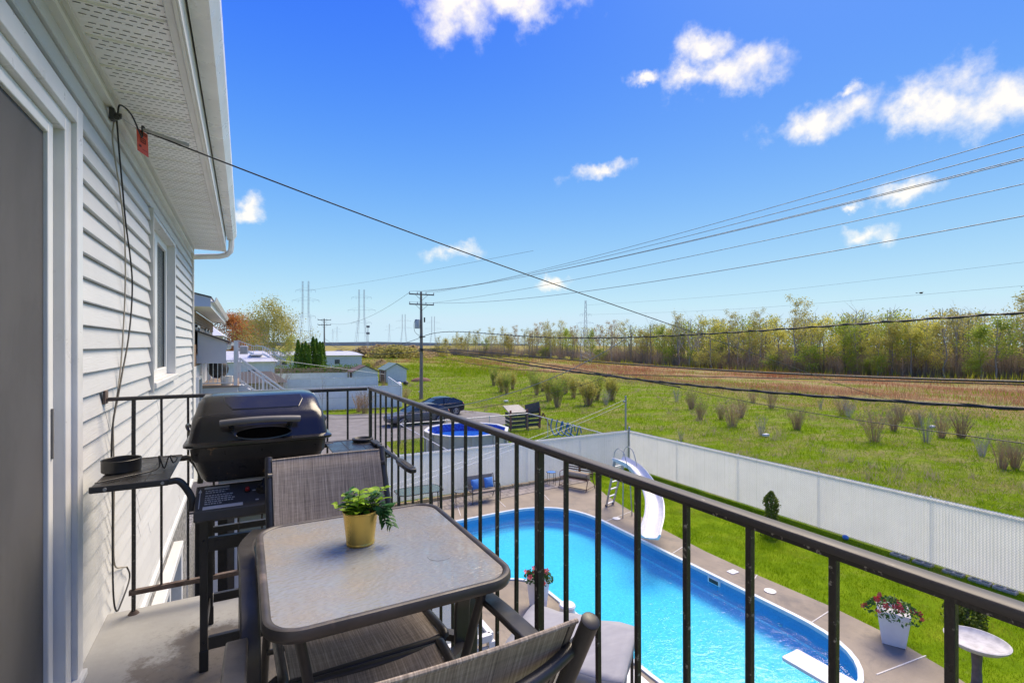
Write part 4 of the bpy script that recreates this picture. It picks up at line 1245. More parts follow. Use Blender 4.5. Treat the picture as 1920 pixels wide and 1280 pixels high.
# ---- gas grill
gr = thing('gas_grill', 'black gas grill on a steel cart with side shelves by the railing', 'grill', (.07, 2.55, ZF))
LX0, LX1, LY0_, LY1_ = -.205, .335, 2.30, 2.80
def ring(x0, x1, y0, y1, r, z, zf=None):
    # zf: height at the front edge, otherwise level
    out_ = []
    for x, y in rrect(x0, x1, y0, y1, r, 6):
        t = (y - y0) / (y1 - y0)
        out_.append((x, y, z if zf is None else zf + (z - zf) * t))
    return out_
lid = MB().loft([ring(LX0, LX1, LY0_, LY1_, .035, 5.190), ring(LX0 - .008, LX1 + .008, LY0_ - .008, LY1_ + .008, .038, 5.195), ring(LX0 - .008, LX1 + .008, LY0_ - .008, LY1_ + .008, .038, 5.204),
                 ring(LX0 + .008, LX1 - .008, LY0_ + .014, LY1_ - .01, .035, 5.211), ring(LX0 + .014, LX1 - .014, LY0_ + .035, LY1_ - .015, .04, 5.262),
                 ring(LX0 + .020, LX1 - .020, LY0_ + .056, LY1_ - .02, .045, 5.302), ring(LX0 + .026, LX1 - .026, LY0_ + .072, LY1_ - .025, .05, 5.315), ring(LX0 + .034, LX1 - .034, LY0_ + .135, LY1_ - .035, .05, 5.352),
                 ring(LX0 + .048, LX1 - .048, LY0_ + .185, LY1_ - .06, .05, 5.370), ring(LX0 + .085, LX1 - .085, LY0_ + .25, LY1_ - .11, .05, 5.378)])
lid = lid.build('lid', 'enamel_black', gr, ang=48)
# raised panel on the sloping top of the lid
pan = MB()
pts_ = []
for (x, y, z) in ((LX0 + .16, 2.388, 5.3240), (LX1 - .12, 2.388, 5.3240), (LX1 - .10, 2.438, 5.3535), (LX1 - .105, 2.486, 5.3710), (LX0 + .125, 2.486, 5.3710), (LX0 + .13, 2.438, 5.3535)):
    pts_.append((x, y, z + .004))
pan.slab(pts_, .012).build('lid_panel', 'enamel_black', lid, bev=.004, seg=3)
# oval opening in the lid, its dark inside painted as a flat black disc
ov = MB(); c_ = Vector((.072, 2.3215, 5.231)); nrm = Vector((0, -.062, .03)).normalized(); up_ = Vector((0, .03, .062)).normalized()
fn = Vector((0, -.92, .39)); up_ = Vector((0, .39, .92))
ovr = lambda a, b, o: [c_ + Vector((1, 0, 0)) * a * math.cos(t) + up_ * b * math.sin(t) + fn * o for t in [2 * math.pi * k / 32 for k in range(32)]]
ov.loft([ovr(.112, .029, -.01), ovr(.112, .029, .0065), ovr(.104, .024, .0075), ovr(.100, .021, .003)], cap=False); ov.build('oval_bezel', 'enamel_black', lid, ang=60)
MB().loft([ovr(.102, .0235, .0052), ovr(.05, .01, .0048)], cap=True).build('oval_dark_disc', 'void_black', lid)
hd = [(-.085, 2.302, 5.284), (-.03, 2.294, 5.289), (.06, 2.290, 5.292), (.15, 2.294, 5.289), (.21, 2.302, 5.284)]
MB().tube(bez(hd, 5), .0135, 14, up=(0, 1, 0)).build('lid_handle', 'handle_grey', lid, ang=60)
for x in (-.045, .17):
    MB().tube(bez([(x, 2.297, 5.275), (x, 2.315, 5.262), (x, 2.345, 5.250)], 3), .011, 10).build('handle_bracket', 'enamel_black', lid)
fbx = MB().loft([ring(LX0 + .012, LX1 - .012, LY0_ + .018, LY1_ - .015, .04, 5.189), ring(LX0 + .018, LX1 - .018, LY0_ + .024, LY1_ - .02, .04, 5.135), ring(LX0 + .026, LX1 - .026, LY0_ + .034, LY1_ - .025, .04, 5.125), ring(LX0 + .05, LX1 - .05, LY0_ + .065, LY1_ - .06, .04, 5.05), ring(LX0 + .065, LX1 - .065, LY0_ + .08, LY1_ - .08, .03, 5.035)])
fbx.build('firebox', 'grill_rusty', gr, ang=50)
for x in (LX0 - .004, LX1 + .004):
    s_ = 1 if x > 0 else -1
    MB().tube(bez([(x - s_ * .006, 2.74, 5.19), (x + s_ * .014, 2.72, 5.23), (x + s_ * .014, 2.60, 5.24), (x - s_ * .006, 2.58, 5.2)], 4), .006, 8).build('side_hinge', 'enamel_black', gr)
# control panel: sloping top face with lettering, red igniter, knob
CX0, CX1 = -.175, .31
cpan = MB().add([(CX0, 2.285, 4.905), (CX1, 2.285, 4.905), (CX1, 2.285, 4.945), (CX0, 2.285, 4.945), (CX0, 2.44, 5.010), (CX1, 2.44, 5.010), (CX1, 2.44, 4.90), (CX0, 2.44, 4.90)],
                [(0, 1, 2, 3), (3, 2, 5, 4), (4, 5, 6, 7), (0, 7, 6, 1), (0, 3, 4, 7), (1, 6, 5, 2)]).build('control_panel', 'panel_grey', gr, bev=.005, seg=2)
def onp(x, t, o=.0015):
    return Vector((x, 2.285 + .155 * t, 4.945 + .065 * t)) + Vector((0, -.387, .922)) * o
def strip(x0, x1, t0, t1):
    return MB().slab([onp(x0, t0), onp(x1, t0), onp(x1, t1), onp(x0, t1)], .001)
strip(-.145, -.005, .06, .17).build('label_bar', 'decal_white', cpan, smooth=False)
strip(-.145, -.055, .83, .90).build('label_heading', 'decal_white', cpan, smooth=False)
txt = MB()
for r_, ww in enumerate((.085, .07, .10, .095, .105, .10, .06)):
    t = .74 - r_ * .078 - (.03 if r_ > 1 else 0)
    x = -.140
    while x < -.140 + ww:
        w = RN.uniform(.004, .012); q = strip(x, min(x + w, -.14 + ww), t, t + .030); txt.add(q.v, q.f); x += w + .0028
stuff(txt.build('label_lettering', 'decal_white', cpan, smooth=False))
ar = strip(-.160, -.157, .12, .8); q = MB().slab([onp(-.1645, .72), onp(-.1525, .72), onp(-.1585, .86)], .001); ar.add(q.v, q.f); ar.build('label_arrow', 'decal_white', cpan, smooth=False)
MB().tube([onp(.012, .58, 0), onp(.012, .58, .006), onp(.012, .58, .0062)], [.013, .013, .008], 14).build('igniter_base', 'plastic_black', cpan)
MB().tube([onp(.012, .58, .005), onp(.012, .58, .016), onp(.012, .58, .019)], [.0085, .0085, .006], 14).build('igniter_button', 'knob_red', cpan)
kb = MB().tube([onp(.070, .55, 0), onp(.070, .55, .008), onp(.070, .55, .02), onp(.070, .55, .022)], [.028, .026, .022, .018], 20)
a_, b_ = onp(.070 - .006, .40, .028), onp(.070 + .006, .72, .030); kb.obox(a_, b_, .011, .022, (0, -.387, .922)); kb.build('control_knob', 'plastic_black', cpan, bev=.002)
for x, t in ((.036, .56), (.047, .18)): strip(x - .006, x + .006, t, t + .04).build('knob_mark', 'decal_white', cpan, smooth=False)
MB().obox((-.095, 2.40, 5.028), (.30, 2.40, 5.028), .012, .016).build('heat_shield', 'transformer', gr)
# cart legs and rails
for sx, sy in ((0, 0), (1, 0), (0, 1), (1, 1)):
    x = -.145 + sx * .44; y = 2.375 + sy * .385
    lg = MB().box(x - .014, x + .014, y - .002, y + .002, ZF + .0, 4.93).box(x - .014 + (.026 if sx else 0), x - .012 + (.026 if sx else 0), y, y + (.026 if not sy else -.026), ZF + .0, 4.93)
    lg = lg.build('leg', 'grill_black', gr, bev=.001)
    MB().box(x - .0165, x + .0165, y - .006, y + .006, ZF, ZF + .085).build('leg_cap', 'plastic_black', lg, bev=.003)
    for zz in (4.80, ZF + .115): MB().sphere((x, y - .004, zz), .005, 8, 5).build('bolt', 'plastic_black', lg)
for y, zs in ((2.373, ((4.755, 4.81), (ZF + .085, ZF + .135))), (2.762, ((4.70, 4.73), (ZF + .10, ZF + .14)))):
    for a, b in zs:
        rl = MB().box(-.13, .28, y - .003, y + .003, a, b).box(-.13, .28, y, y + .018, b - .002, b).build('cross_rail', 'grill_black', gr, bev=.0015)
        if y < 2.5: MB().box(-.105, .255, y - .0046, y - .003, a + .012, b - .012).build('rail_rib', 'grill_black', rl, bev=.0015)
for x in (-.143, .293):
    MB().box(x - .002, x + .002, 2.39, 2.75, ZF + .09, ZF + .13).build('side_rail', 'grill_black', gr)
MB().tube([(-.02, 2.42, 4.9), (-.02, 2.42, ZF + .05)], .0016, 6).build('drip_wire', 'plastic_black', gr)
MB().tube([(.0, 2.36, ZF + .10), (.0, 2.345, ZF + .10)], .02, 10).build('caster', 'plastic_black', gr)
# side shelves
def shelf(x0, x1, y0, y1, arms, out_sign):
    sh = MB().box(x0, x1, y0, y1, 5.062, 5.068).build('side_shelf', 'grill_shelf', gr, bev=.002)
    MB().box(x0 - .004, x1, y0 - .012, y0, 5.045, 5.071).build('shelf_lip', 'grill_black', sh, bev=.005, seg=3)
    MB().box(x0 - .004, x1, y1, y1 + .012, 5.045, 5.071).build('shelf_lip', 'grill_black', sh, bev=.005, seg=3)
    for k in (1, 2): MB().box(x0 + (x1 - x0) * k / 3 - .0015, x0 + (x1 - x0) * k / 3 + .0015, y0, y1, 5.066, 5.0695).build('shelf_rib', 'grill_black', sh)
    for x in (x0 + .045, x1 - .02): MB().tube([(x, y0 - .012, 5.058), (x, y0 - .017, 5.058)], .006, 10).build('rivet', 'galv', sh)
    for y in (y0 + .0, y1 - .03):
        e = x1 if out_sign < 0 else x0
        c = -.188 if out_sign < 0 else .325
        MB().tube(bez([(e + out_sign * .04, y, 5.058), (e, y, 5.058), (e + (c - e) * .5, y, 5.052), (c, y, 4.985), (c, y, 4.93)], 6), .012, 10, flat=(.8, 1.1)).build('shelf_arm', 'grill_black', gr)
shelf(-.505, -.262, 2.375, 2.86, 0, -1)
shelf(.385, .635, 2.44, 2.86, 0, 1)
# on the shelves
g = G(238, 884, 5.070)
tin = MB().lathe([(.001, 0), (.066, 0), (.068, .003), (.0685, .046), (.070, .049), (.068, .051), (.066, .048), (.065, .006), (.001, .006)], 32, (-.455, 2.62, 5.0705)).build('cake_tin', 'plastic_black', ang=30)
tag(tin, 'low round black tin standing on the left shelf of the grill', 'tin')
hk = MB().tube(bez([(-.497, 2.40, 5.076), (-.42, 2.46, 5.076), (-.34, 2.52, 5.076), (-.315, 2.545, 5.088), (-.318, 2.56, 5.13), (-.30, 2.56, 5.075), (-.285, 2.58, 5.12), (-.27, 2.585, 5.09), (-.262, 2.64, 5.10), (-.29, 2.68, 5.105)], 6), .0028, 6).build('wire_hook', 'plastic_black')
tag(hk, 'bent black wire hook lying on the left shelf of the grill', 'hook')
g = G(708, 832, 5.07)
rg = MB().lathe([(.052, 0), (.056, .004), (.056, .014), (.050, .016), (.044, .010), (.04, .004), (.001, .004)], 28, (.575, 2.80, 5.071)).build('burner_ring', 'plastic_black', ang=40)
tag(rg, 'round black burner cap on the right shelf of the grill', 'burner cap')
br = thing('grill_brush', 'long black plastic grill brush reaching off the right shelf', 'brush', (.60, 2.3, 5.07))
p0_, p1_ = Vector((.615, 2.60, 5.078)), Vector((.612, 2.10, 5.080))
MB().tube([p0_, (.614, 2.45, 5.08), (.613, 2.20, 5.08)], .010, 10, flat=(1.1, .7), up=(0, 0, 1)).build('shaft', 'plastic_black', br)
hl = [(.600 + .0, 2.215), (.626, 2.215), (.633, 2.17), (.633, 2.02), (.626, 1.99), (.600, 1.99), (.593, 2.02), (.593, 2.17)]
MB().prism(hl, 5.070, 5.088).build('grip', 'plastic_black', br, bev=.005, seg=3)
MB().prism([(.605, 2.15), (.621, 2.15), (.621, 2.02), (.605, 2.02)], 5.0881, 5.0895).build('grip_slot', 'slot_dark', br)
MB().box(.597, .633, 2.60, 2.72, 5.071, 5.086).build('brush_head', 'plastic_black', br, bev=.004)

# ---- cables on the house wall
def wallpath(pts, X=WX + .022):
    return bez([AX(x, y, X) for x, y in pts], 5)
A0 = AX(216, 216, WX + .03)
cb = wallpath([(219, 226), (224, 290), (229, 345), (236, 420), (244, 480), (248, 530), (246, 585), (240, 640), (230, 695), (221, 745), (212, 792), (209, 850), (211, 940), (211, 1040), (213, 1120), (219, 1145), (229, 1125), (241, 1092), (243, 1075), (238, 1063)])
tag(MB().tube(cb, .0042, 7).build('wall_cable', 'cable_black'), 'black cable hanging down the white siding beside the sliding door', 'cable', 'cables on the house wall')
cb2 = wallpath([(214, 226), (211, 260), (216, 300), (225, 360), (233, 430), (235, 500), (234, 560), (231, 620), (227, 680), (222, 725), (215, 770), (212, 800), (214, 900), (213, 1000), (215, 1058), (228, 1063), (238, 1062)], WX + .016)
tag(MB().tube(cb2, .0038, 7).build('wall_cable', 'cable_beige'), 'beige cable hanging down the white siding beside the black one', 'cable', 'cables on the house wall')
an = thing('cable_anchor', 'black cable clamp screwed to the wall under the eaves', 'clamp', A0)
MB().box(WX + .008, WX + .03, A0.y - .02, A0.y + .02, A0.z - .03, A0.z + .03).build('plate', 'plastic_black', an, bev=.004)
MB().tube([(WX + .03, A0.y, A0.z), (WX + .055, A0.y, A0.z - .002)], .014, 10).build('insulator', 'plastic_black', an)
MB().tube([(WX + .04, A0.y + .015, A0.z - .005), (WX + .04, A0.y - .02, A0.z - .02)], .011, 10).build('insulator', 'plastic_black', an)
SPL = AX(268, 243, WX + .10)                        # where the drop clamp starts
lp = bez([A0 + Vector((.01, 0, .0)), A0 + Vector((.02, .0, .055)), A0 + Vector((.05, .10, .052)), A0 + Vector((.07, .26, .0)), SPL + Vector((.0, -.02, .012)), SPL + Vector((.02, .03, -.01))], 7)
tag(MB().tube(lp, .0042, 7).build('drip_loop', 'cable_black'), 'black loop of cable from the wall clamp to the overhead drop', 'cable')
tag(MB().tube([A0 + Vector((.02, 0, -.005)), SPL + Vector((-.005, .02, -.01))], .0018, 5).build('support_wire', 'galv'), 'thin steel wire from the wall clamp to the drop clamp', 'wire')
tg = thing('tag', 'orange red plastic tag with dark print hanging from the drop cable', 'tag', SPL)
t0 = SPL + Vector((-.002, -.01, -.012)); ux, uz = Vector((.55, .80, -.15)).normalized() * .075, Vector((.03, .05, -1)).normalized() * .125
MB().slab([t0 - ux * .5, t0 - ux * .5 + uz, t0 + ux * .5 + uz * 1.02, t0 + ux * .5], .0015).build('card', 'tag_red', tg, bev=.0006)
nn = ux.cross(uz).normalized(); nn = nn if nn.dot(Vector((0, 0, HC)) - t0) > 0 else -nn
def onTag(a0, a1, b0, b1): 
    return MB().slab([t0 + ux * a + uz * b + nn * .0024 for a, b in ((a0, b0), (a0, b1), (a1, b1), (a1, b0))], .0004)
for q in ((-.42, .42, .06, .11), (-.3, .38, .14, .18), (-.2, .25, .32, .36), (-.2, .25, .50, .54), (-.2, -.15, .36, .5), (.2, .25, .36, .5), (-.12, .16, .41, .45), (-.36, -.16, .68, .78), (-.1, .4, .82, .835)):
    onTag(*q).build('print', 'tag_ink', tg, smooth=False)
ZEND = None

# ================================================================== POOLSIDE THINGS
def sofa():
    b = thing('garden_bench', 'taupe two seat garden bench with two blue cushions by the side fence', 'bench', (7.5, 16.1, .03))
    x0, x1, yf, yb, z0 = 6.95, 8.08, 15.80, 16.36, .045
    MB().slab([(x0 + .06, yf + .02, z0 + .40), (x1 - .06, yf + .02, z0 + .40), (x1 - .06, yb - .1, z0 + .37), (x0 + .06, yb - .1, z0 + .37)], .03).build('seat', 'bench_taupe', b, bev=.01)
    MB().slab([(x0 + .06, yb - .10, z0 + .38), (x1 - .06, yb - .10, z0 + .38), (x1 - .06, yb + .05, z0 + .84), (x0 + .06, yb + .05, z0 + .84)], .025).build('backrest', 'bench_taupe', b, bev=.008)
    for x in (x0 + .03, x1 - .03):
        MB().tube(bez([(x, yf, z0), (x, yf + .0, z0 + .35), (x, yf + .03, z0 + .56), (x, yf + .14, z0 + .62), (x, yb - .1, z0 + .58), (x, yb - .02, z0 + .56)], 5), .016, 8).build('arm', 'frame_dark', b)
        MB().tube([(x, yb + .05, z0 + .85), (x, yb - .10, z0 + .36), (x, yb + .04, z0)], .015, 8).build('back_leg', 'frame_dark', b)
    MB().tube([(x0 + .03, yf + .02, z0 + .37), (x1 - .03, yf + .02, z0 + .37)], .014, 8).build('front_bar', 'frame_dark', b)
    for i, x in enumerate((x0 + .30, x1 - .30)):
        c = thing('cushion', 'square blue cushion at the %s end of the taupe bench' % ('left', 'right')[i], 'cushion', (x, yb - .17, z0 + .41), 'blue cushions on the bench')
        mb = MB(); N_ = 8; rows = []
        for sgn in (-1, 1):
            for j in range(N_ + 1):
                for k in range(N_ + 1):
                    u, v = 2 * j / N_ - 1, 2 * k / N_ - 1
                    t = .075 * ((1 - u * u) * (1 - v * v)) ** .5
                    pin = 1 - .06 * (1 - abs(u * v))
                    rows.append((x + u * .175 * pin, yb - .17 + sgn * t + v * .055 + (.0 if i else -.03), z0 + .41 + .175 + v * .175 * pin))
        fs_ = []
        for sgn in (0, 1):
            o = sgn * (N_ + 1) ** 2
            for j in range(N_):
                for k in range(N_):
                    q = o + j * (N_ + 1) + k
                    fs_.append((q, q + N_ + 1, q + N_ + 2, q + 1) if sgn else (q, q + 1, q + N_ + 2, q + N_ + 1))
        mb.add(rows, fs_); mb.build('cover', 'cushion_blue', c)
sofa()
def side_table(x, y, z0, h, r, label, topm):
    t = thing('side_table', label, 'side table', (x, y, z0), 'round side tables by the fence')
    MB().lathe([(.001, h - .008), (r - .01, h - .008), (r - .01, h), (.001, h)], 24, (x, y, z0)).build('top', topm, t)
    MB().tube(bez([(x + r * math.cos(a * math.pi / 8), y + r * math.sin(a * math.pi / 8), z0 + h - .006) for a in range(17)], 2), .010, 6).build('rim', 'dark_frame', t)
    for k in range(4):
        a = k * math.pi / 2 + .5
        MB().tube([(x + r * .9 * math.cos(a), y + r * .9 * math.sin(a), z0 + h), (x + r * .95 * math.cos(a), y + r * .95 * math.sin(a), z0)], .009, 6).build('leg', 'dark_frame', t)
side_table(6.62, 16.08, .045, .46, .22, 'small round glass side table left of the taupe bench', 'clear_glass')
side_table(10.75, 16.62, .045, .50, .19, 'small round blue topped side table left of the brown glider', 'cushion_blue')
def glider():
    g_ = thing('glider_bench', 'brown slatted metal glider bench with a rolled tan bolster', 'bench', (0, 0, 0))
    w = .56
    for i in range(5):
        z = .46 + i * .085; y = .20 + i * .028
        MB().box(-w, w, y, y + .014, z, z + .045).build('back_slat', 'brown_steel', g_)
    MB().box(-.015, .015, .20, .335, .44, .86).build('back_centre_bar', 'brown_steel', g_)
    for i in range(6):
        y = -.24 + i * .078
        MB().box(-w, w, y, y + .055, .395 - i * .005, .41 - i * .005).build('seat_slat', 'brown_steel', g_)
    for s_ in (-1, 1):
        x = s_ * (w + .015)
        MB().tube(bez([(x, .34, .84), (x, .22, .44), (x, .20, .40), (x, -.26, .41)], 4), .016, 8).build('side_frame', 'brown_steel', g_)
        MB().tube(bez([(x, .27, .62), (x, .1, .63), (x, -.2, .63), (x, -.28, .58), (x, -.27, .40)], 4), .014, 8).build('arm', 'brown_steel', g_)
        MB().tube(bez([(x * 1.03, -.34, 0), (x * 1.03, -.30, .1), (x * 1.03, -.24, .28), (x * 1.03, -.2, .38)], 4), .015, 8).build('leg', 'brown_steel', g_)
        MB().tube(bez([(x * 1.03, .40, 0), (x * 1.03, .36, .12), (x * 1.03, .28, .28), (x * 1.03, .22, .40)], 4), .015, 8).build('leg', 'brown_steel', g_)
        MB().tube([(x * 1.03, -.31, .09), (x * 1.03, .37, .09)], .012, 8).build('base_bar', 'brown_steel', g_)
    MB().tube([(-w * 1.03, -.31, .09), (w * 1.03, -.31, .09)], .012, 8).build('stretcher', 'brown_steel', g_)
    return g_
gb = glider(); gb.location = (11.36, 15.78, .034); gb.rotation_euler = (0, 0, math.atan2(-.90, .43))
bl = thing('bolster', 'rolled tan cushion lying along the brown glider bench', 'cushion', (0, 0, 0))
MB().tube([(-.54, 0, .12), (-.5, 0, .12), (-.02, 0, .12), (0, 0, .12), (.02, 0, .12), (.5, 0, .12), (.54, 0, .12)], [.10, .12, .12, .115, .12, .12, .10], 16).build('roll', 'bolster_tan', bl)
bl.rotation_euler = gb.rotation_euler; bl.location = gb.matrix_basis @ Vector((0, .02, .40))
# slide
sl = thing('pool_slide', 'white curved pool slide with aluminium ladder and hooped handrails', 'slide', (10.9, 12.3, 0))
path = bez([(10.83, 12.72, 1.78), (10.86, 12.45, 1.77), (10.98, 12.05, 1.60), (10.98, 11.55, 1.24), (10.72, 10.98, .93), (10.2, 10.42, .72), (9.66, 9.98, .60), (9.34, 9.72, .55)], 6)
rings = []
for i, p_ in enumerate(path):
    d_ = (path[min(i + 1, len(path) - 1)] - path[max(i - 1, 0)]).normalized()
    r_ = d_.cross(Vector((0, 0, 1))).normalized(); u_ = r_.cross(d_).normalized()
    w_ = .235 + .03 * (i / len(path))
    ed = .115
    sec = [(-w_ - .02, ed), (-w_ + .01, ed + .012), (-w_ + .035, ed - .02), (-w_ + .07, .03), (-w_ + .14, 0), (0, -.008), (w_ - .14, 0), (w_ - .07, .03), (w_ - .035, ed - .02), (w_ - .01, ed + .012), (w_ + .02, ed), (w_ + .012, ed - .05), (w_ - .04, -.03), (0, -.045), (-w_ + .04, -.03), (-w_ - .012, ed - .05)]
    rings.append([p_ + r_ * a + u_ * b for a, b in sec])
MB().loft(rings).build('chute', 'slide_white', sl, ang=55)
F0, F1 = Vector((10.98, 13.50, .03)), Vector((11.38, 13.62, .03))
T0, T1 = Vector((10.62, 12.62, 1.80)), Vector((11.06, 12.68, 1.80))
for a, b in ((F0, T0), (F1, T1)):
    MB().obox(a, b, .035, .07, (0, 1, 0)).build('ladder_rail', 'galv', sl, bev=.006)
    top = b + Vector((0, -.02, 0))
    MB().tube(bez([a.lerp(b, .62), b + Vector((0, .05, .10)), b + Vector((.0, -.02, .34)), b + Vector((.0, -.20, .46)), b + Vector((.0, -.42, .36)), b + Vector((.0, -.55, .08)), b + Vector((.02, -.58, -.1))], 6), .014, 8).build('handrail', 'galv', sl)
for k in range(6):
    t = .06 + k * .165
    MB().obox(F0.lerp(T0, t), F1.lerp(T1, t), .07, .028).build('ladder_step', 'white_trim', sl, bev=.004)
for a, b in (((10.75, 11.2, .03), (10.80, 11.15, .98)), ((11.1, 11.5, .03), (11.02, 11.45, 1.12)), ((10.72, 12.35, .03), (10.78, 12.4, 1.7)), ((11.15, 12.4, .03), (11.05, 12.42, 1.7))):
    MB().tube([a, b], .018, 8).build('support_leg', 'galv', sl)
for p_ in (F0, F1):
    MB().tube([p_ + Vector((-.03, 0, .03)), p_ + Vector((.03, 0, .03))], .04, 12).build('foot_wheel', 'plastic_black', sl)
# planters with red flowers
fl0 = None
def planter(x, y, h, wt, wb, rot, label, seed):
    rn = random.Random(seed)
    p_ = thing('planter', label, 'planter', (x, y, .032), 'white planters by the pool')
    def rg(w, z):
        return [(x + w * math.cos(rot + a), y + w * math.sin(rot + a), .032 + z) for a in (math.pi / 4, 3 * math.pi / 4, 5 * math.pi / 4, 7 * math.pi / 4)]
    wt, wb = wt * .7071, wb * .7071
    MB().loft([rg(wb, 0), rg(wt, h), rg(wt * .9, h), rg(wt * .88, h - .06)]).build('box', 'planter_white', p_, bev=.004, ang=30)
    fol = []
    for k in range(520):
        a, r = rn.uniform(0, 6.283), wt * 1.25 * rn.random() ** .5
        zz = h + .02 + .15 * rn.random() * (1 - r / (wt * 1.7)) - max(0, r - wt * .9) * 1.0
        c = np.array((x + r * math.cos(a), y + r * math.sin(a), .032 + zz))
        u = np.array([rn.gauss(0, 1) for _ in range(3)]); u /= np.linalg.norm(u); v = np.cross(u, [rn.gauss(0, 1) for _ in range(3)]); v /= np.linalg.norm(v)
        s_ = rn.uniform(.024, .046)
        fol.append([c - u * s_, c + v * s_ * .5, c + u * s_, c - v * s_ * .5])
    tri_mesh('foliage', np.array(fol) - np.array(ORG[p_.name]), 'leaf_flower', p_, 4)
    sp = MB()
    for k in range(5): sp.tube([(x, y, h), (x + rn.uniform(-.04, .04), y + rn.uniform(-.04, .04), h + rn.uniform(.2, .32))], .004, 4)
    sp.build('spikes', 'stem_green', p_)
    for k in range(22):
        a, r = rn.uniform(0, 6.283), wt * rn.uniform(.2, 1.35)
        c = Vector((x + r * math.cos(a), y + r * math.sin(a), .032 + h + .05 + .12 * rn.random() - max(0, r - wt * .8) * .8))
        mb = MB(); N5 = 5
        nrm = (Vector((-x, -y, 3.5)).normalized() + Vector((rn.gauss(0, .4), rn.gauss(0, .4), rn.gauss(0, .3)))).normalized()
        q = nrm.to_track_quat('Z', 'Y').to_matrix()
        rr = rn.uniform(.038, .06)
        for j in range(N5):
            t = j * 2 * math.pi / N5
            pts = [(0, 0, 0), (math.cos(t - .5) * rr * .8, math.sin(t - .5) * rr * .8, rr * .25), (math.cos(t) * rr * 1.1, math.sin(t) * rr * 1.1, rr * .18), (math.cos(t + .5) * rr * .8, math.sin(t + .5) * rr * .8, rr * .25)]
            mb.add([c + q @ Vector(w) for w in pts], [(0, 1, 2, 3)])
        mb.build('flower', 'petal_red', p_)
planter(10.72, 4.80, .62, .50, .35, .5, 'white tapered planter of red flowers standing at the edge of the lawn', 3)
planter(5.52, 9.05, .62, .36, .26, .2, 'white planter of red flowers on the curved deck seen through the railing', 8)
# bird bath
bb = thing('bird_bath', 'round pale stone bird bath on a dark pedestal on the lawn', 'bird bath', (10.31, 3.45, 0))
MB().lathe([(.001, .80), (.10, .79), (.33, .80), (.40, .865), (.41, .89), (.385, .895), (.35, .865), (.29, .83), (.001, .815)], 36, (10.31, 3.45, 0)).build('basin', 'birdbath', bb, ang=50)
MB().lathe([(.16, 0), (.16, .04), (.10, .07), (.07, .2), (.06, .45), (.075, .7), (.11, .8)], 18, (10.31, 3.45, 0)).build('pedestal', 'birdbath_stem', bb, ang=50)
# small white stool and white lounger by the pool
g = G(1040, 1140, .3)
tag(MB().lathe([(.001, .03), (.15, .03), (.17, .1), (.15, .28), (.17, .33), (.15, .36), (.001, .37)], 20, (5.75, 8.3, 0)).build('stool', 'white_paint', ang=50), 'low round white stool beside the canopy swing', 'stool')
lo = thing('sun_lounger', 'white plastic lounger half hidden behind the canopy at the near pool edge', 'lounger', (5.3, 5.9, .03))
MB().slab([(5.0, 5.3, .33), (5.55, 5.3, .33), (5.6, 6.5, .33), (5.05, 6.5, .33)], .05).build('seat', 'white_paint', lo, bev=.01)
MB().slab([(5.05, 6.5, .33), (5.6, 6.5, .33), (5.65, 6.85, .62), (5.1, 6.85, .62)], .05).build('backrest', 'white_paint', lo, bev=.01)
for x in (5.05, 5.5):
    for y in (5.35, 6.45): MB().box(x - .02, x + .02, y - .02, y + .02, .03, .30).build('leg', 'white_paint', lo)
# conifer shrubs on the lawn
def leafcloud(n, fn, s0, s1, rn):
    out_ = np.zeros((n, 4, 3))
    c = np.array([fn(rn) for _ in range(n)])
    u = NP.normal(0, 1, (n, 3)); u /= np.linalg.norm(u, axis=1)[:, None]
    v = np.cross(u, NP.normal(0, 1, (n, 3))); v /= np.linalg.norm(v, axis=1)[:, None]
    s_ = NP.uniform(s0, s1, n)[:, None]
    out_[:, 0] = c - u * s_; out_[:, 1] = c + v * s_ * .55; out_[:, 2] = c + u * s_; out_[:, 3] = c - v * s_ * .55
    return out_
def conifer(x, y, h, r, label, mat_='cedar_gold', n=2600, sz=(.02, .045), waist=True, group=None, name='conifer_shrub'):
    t = thing(name, label, 'shrub' if h < 2 else 'tree', (x, y, 0), group)
    MB().tube([(x, y, 0), (x, y, h * .85)], [r * .12, r * .03], 6).build('trunk', 'bark', t)
    def fn(rn):
        tt = rn.random() ** .8
        prof_ = (math.sin(min(1, tt * 1.15 + .12) * math.pi) ** .6) * (1 - tt * .62)
        if waist: prof_ = (1 - .55 * tt) * (.82 + .2 * math.cos(tt * 8.5 - .6)) * min(1, (1 - tt) * 5 + .25)
        a = rn.uniform(0, 6.283); rr = r * max(prof_, .06) * (.55 + .45 * rn.random()) * (1 + .16 * math.sin(a * 3 + tt * 8) + .12 * math.sin(a * 7 - tt * 13))
        return (rr * math.cos(a), rr * math.sin(a), h * (.03 + .97 * tt))
    tri_mesh('crown', leafcloud(n, fn, sz[0], sz[1], RN), mat_, t, 4)
    return t
conifer(13.55, 9.15, 1.32, .34, 'small golden dwarf cypress on the lawn near the long fence')
conifer(12.75, 4.42, .62, .42, 'low golden evergreen bush on the lawn behind the bird bath', waist=False)
# glass patio table by the fence
tt = thing('glass_patio_table', 'teal glass patio table with rounded corners standing against the side fence', 'table', (5.15, 16.2, .03))
MB().prism(rrect(4.42, 5.92, 15.75, 16.62, .22), .70, .715).build('top', 'teal_glass', tt)
tt_r = rrect(4.40, 5.94, 15.73, 16.64, .23)
MB().loft([[(x, y, z) for x, y in offset_poly(tt_r, o)] for o, z in ((0, .69), (.012, .70), (.012, .717), (-.01, .717), (-.01, .69), (0, .69))], cap=False).build('rim', 'dark_frame', tt)
for x in (4.6, 5.74):
    for y in (15.9, 16.47): MB().tube([(x, y, .70), (x * 1.003, y, .03)], .018, 8).build('leg', 'dark_frame', tt)
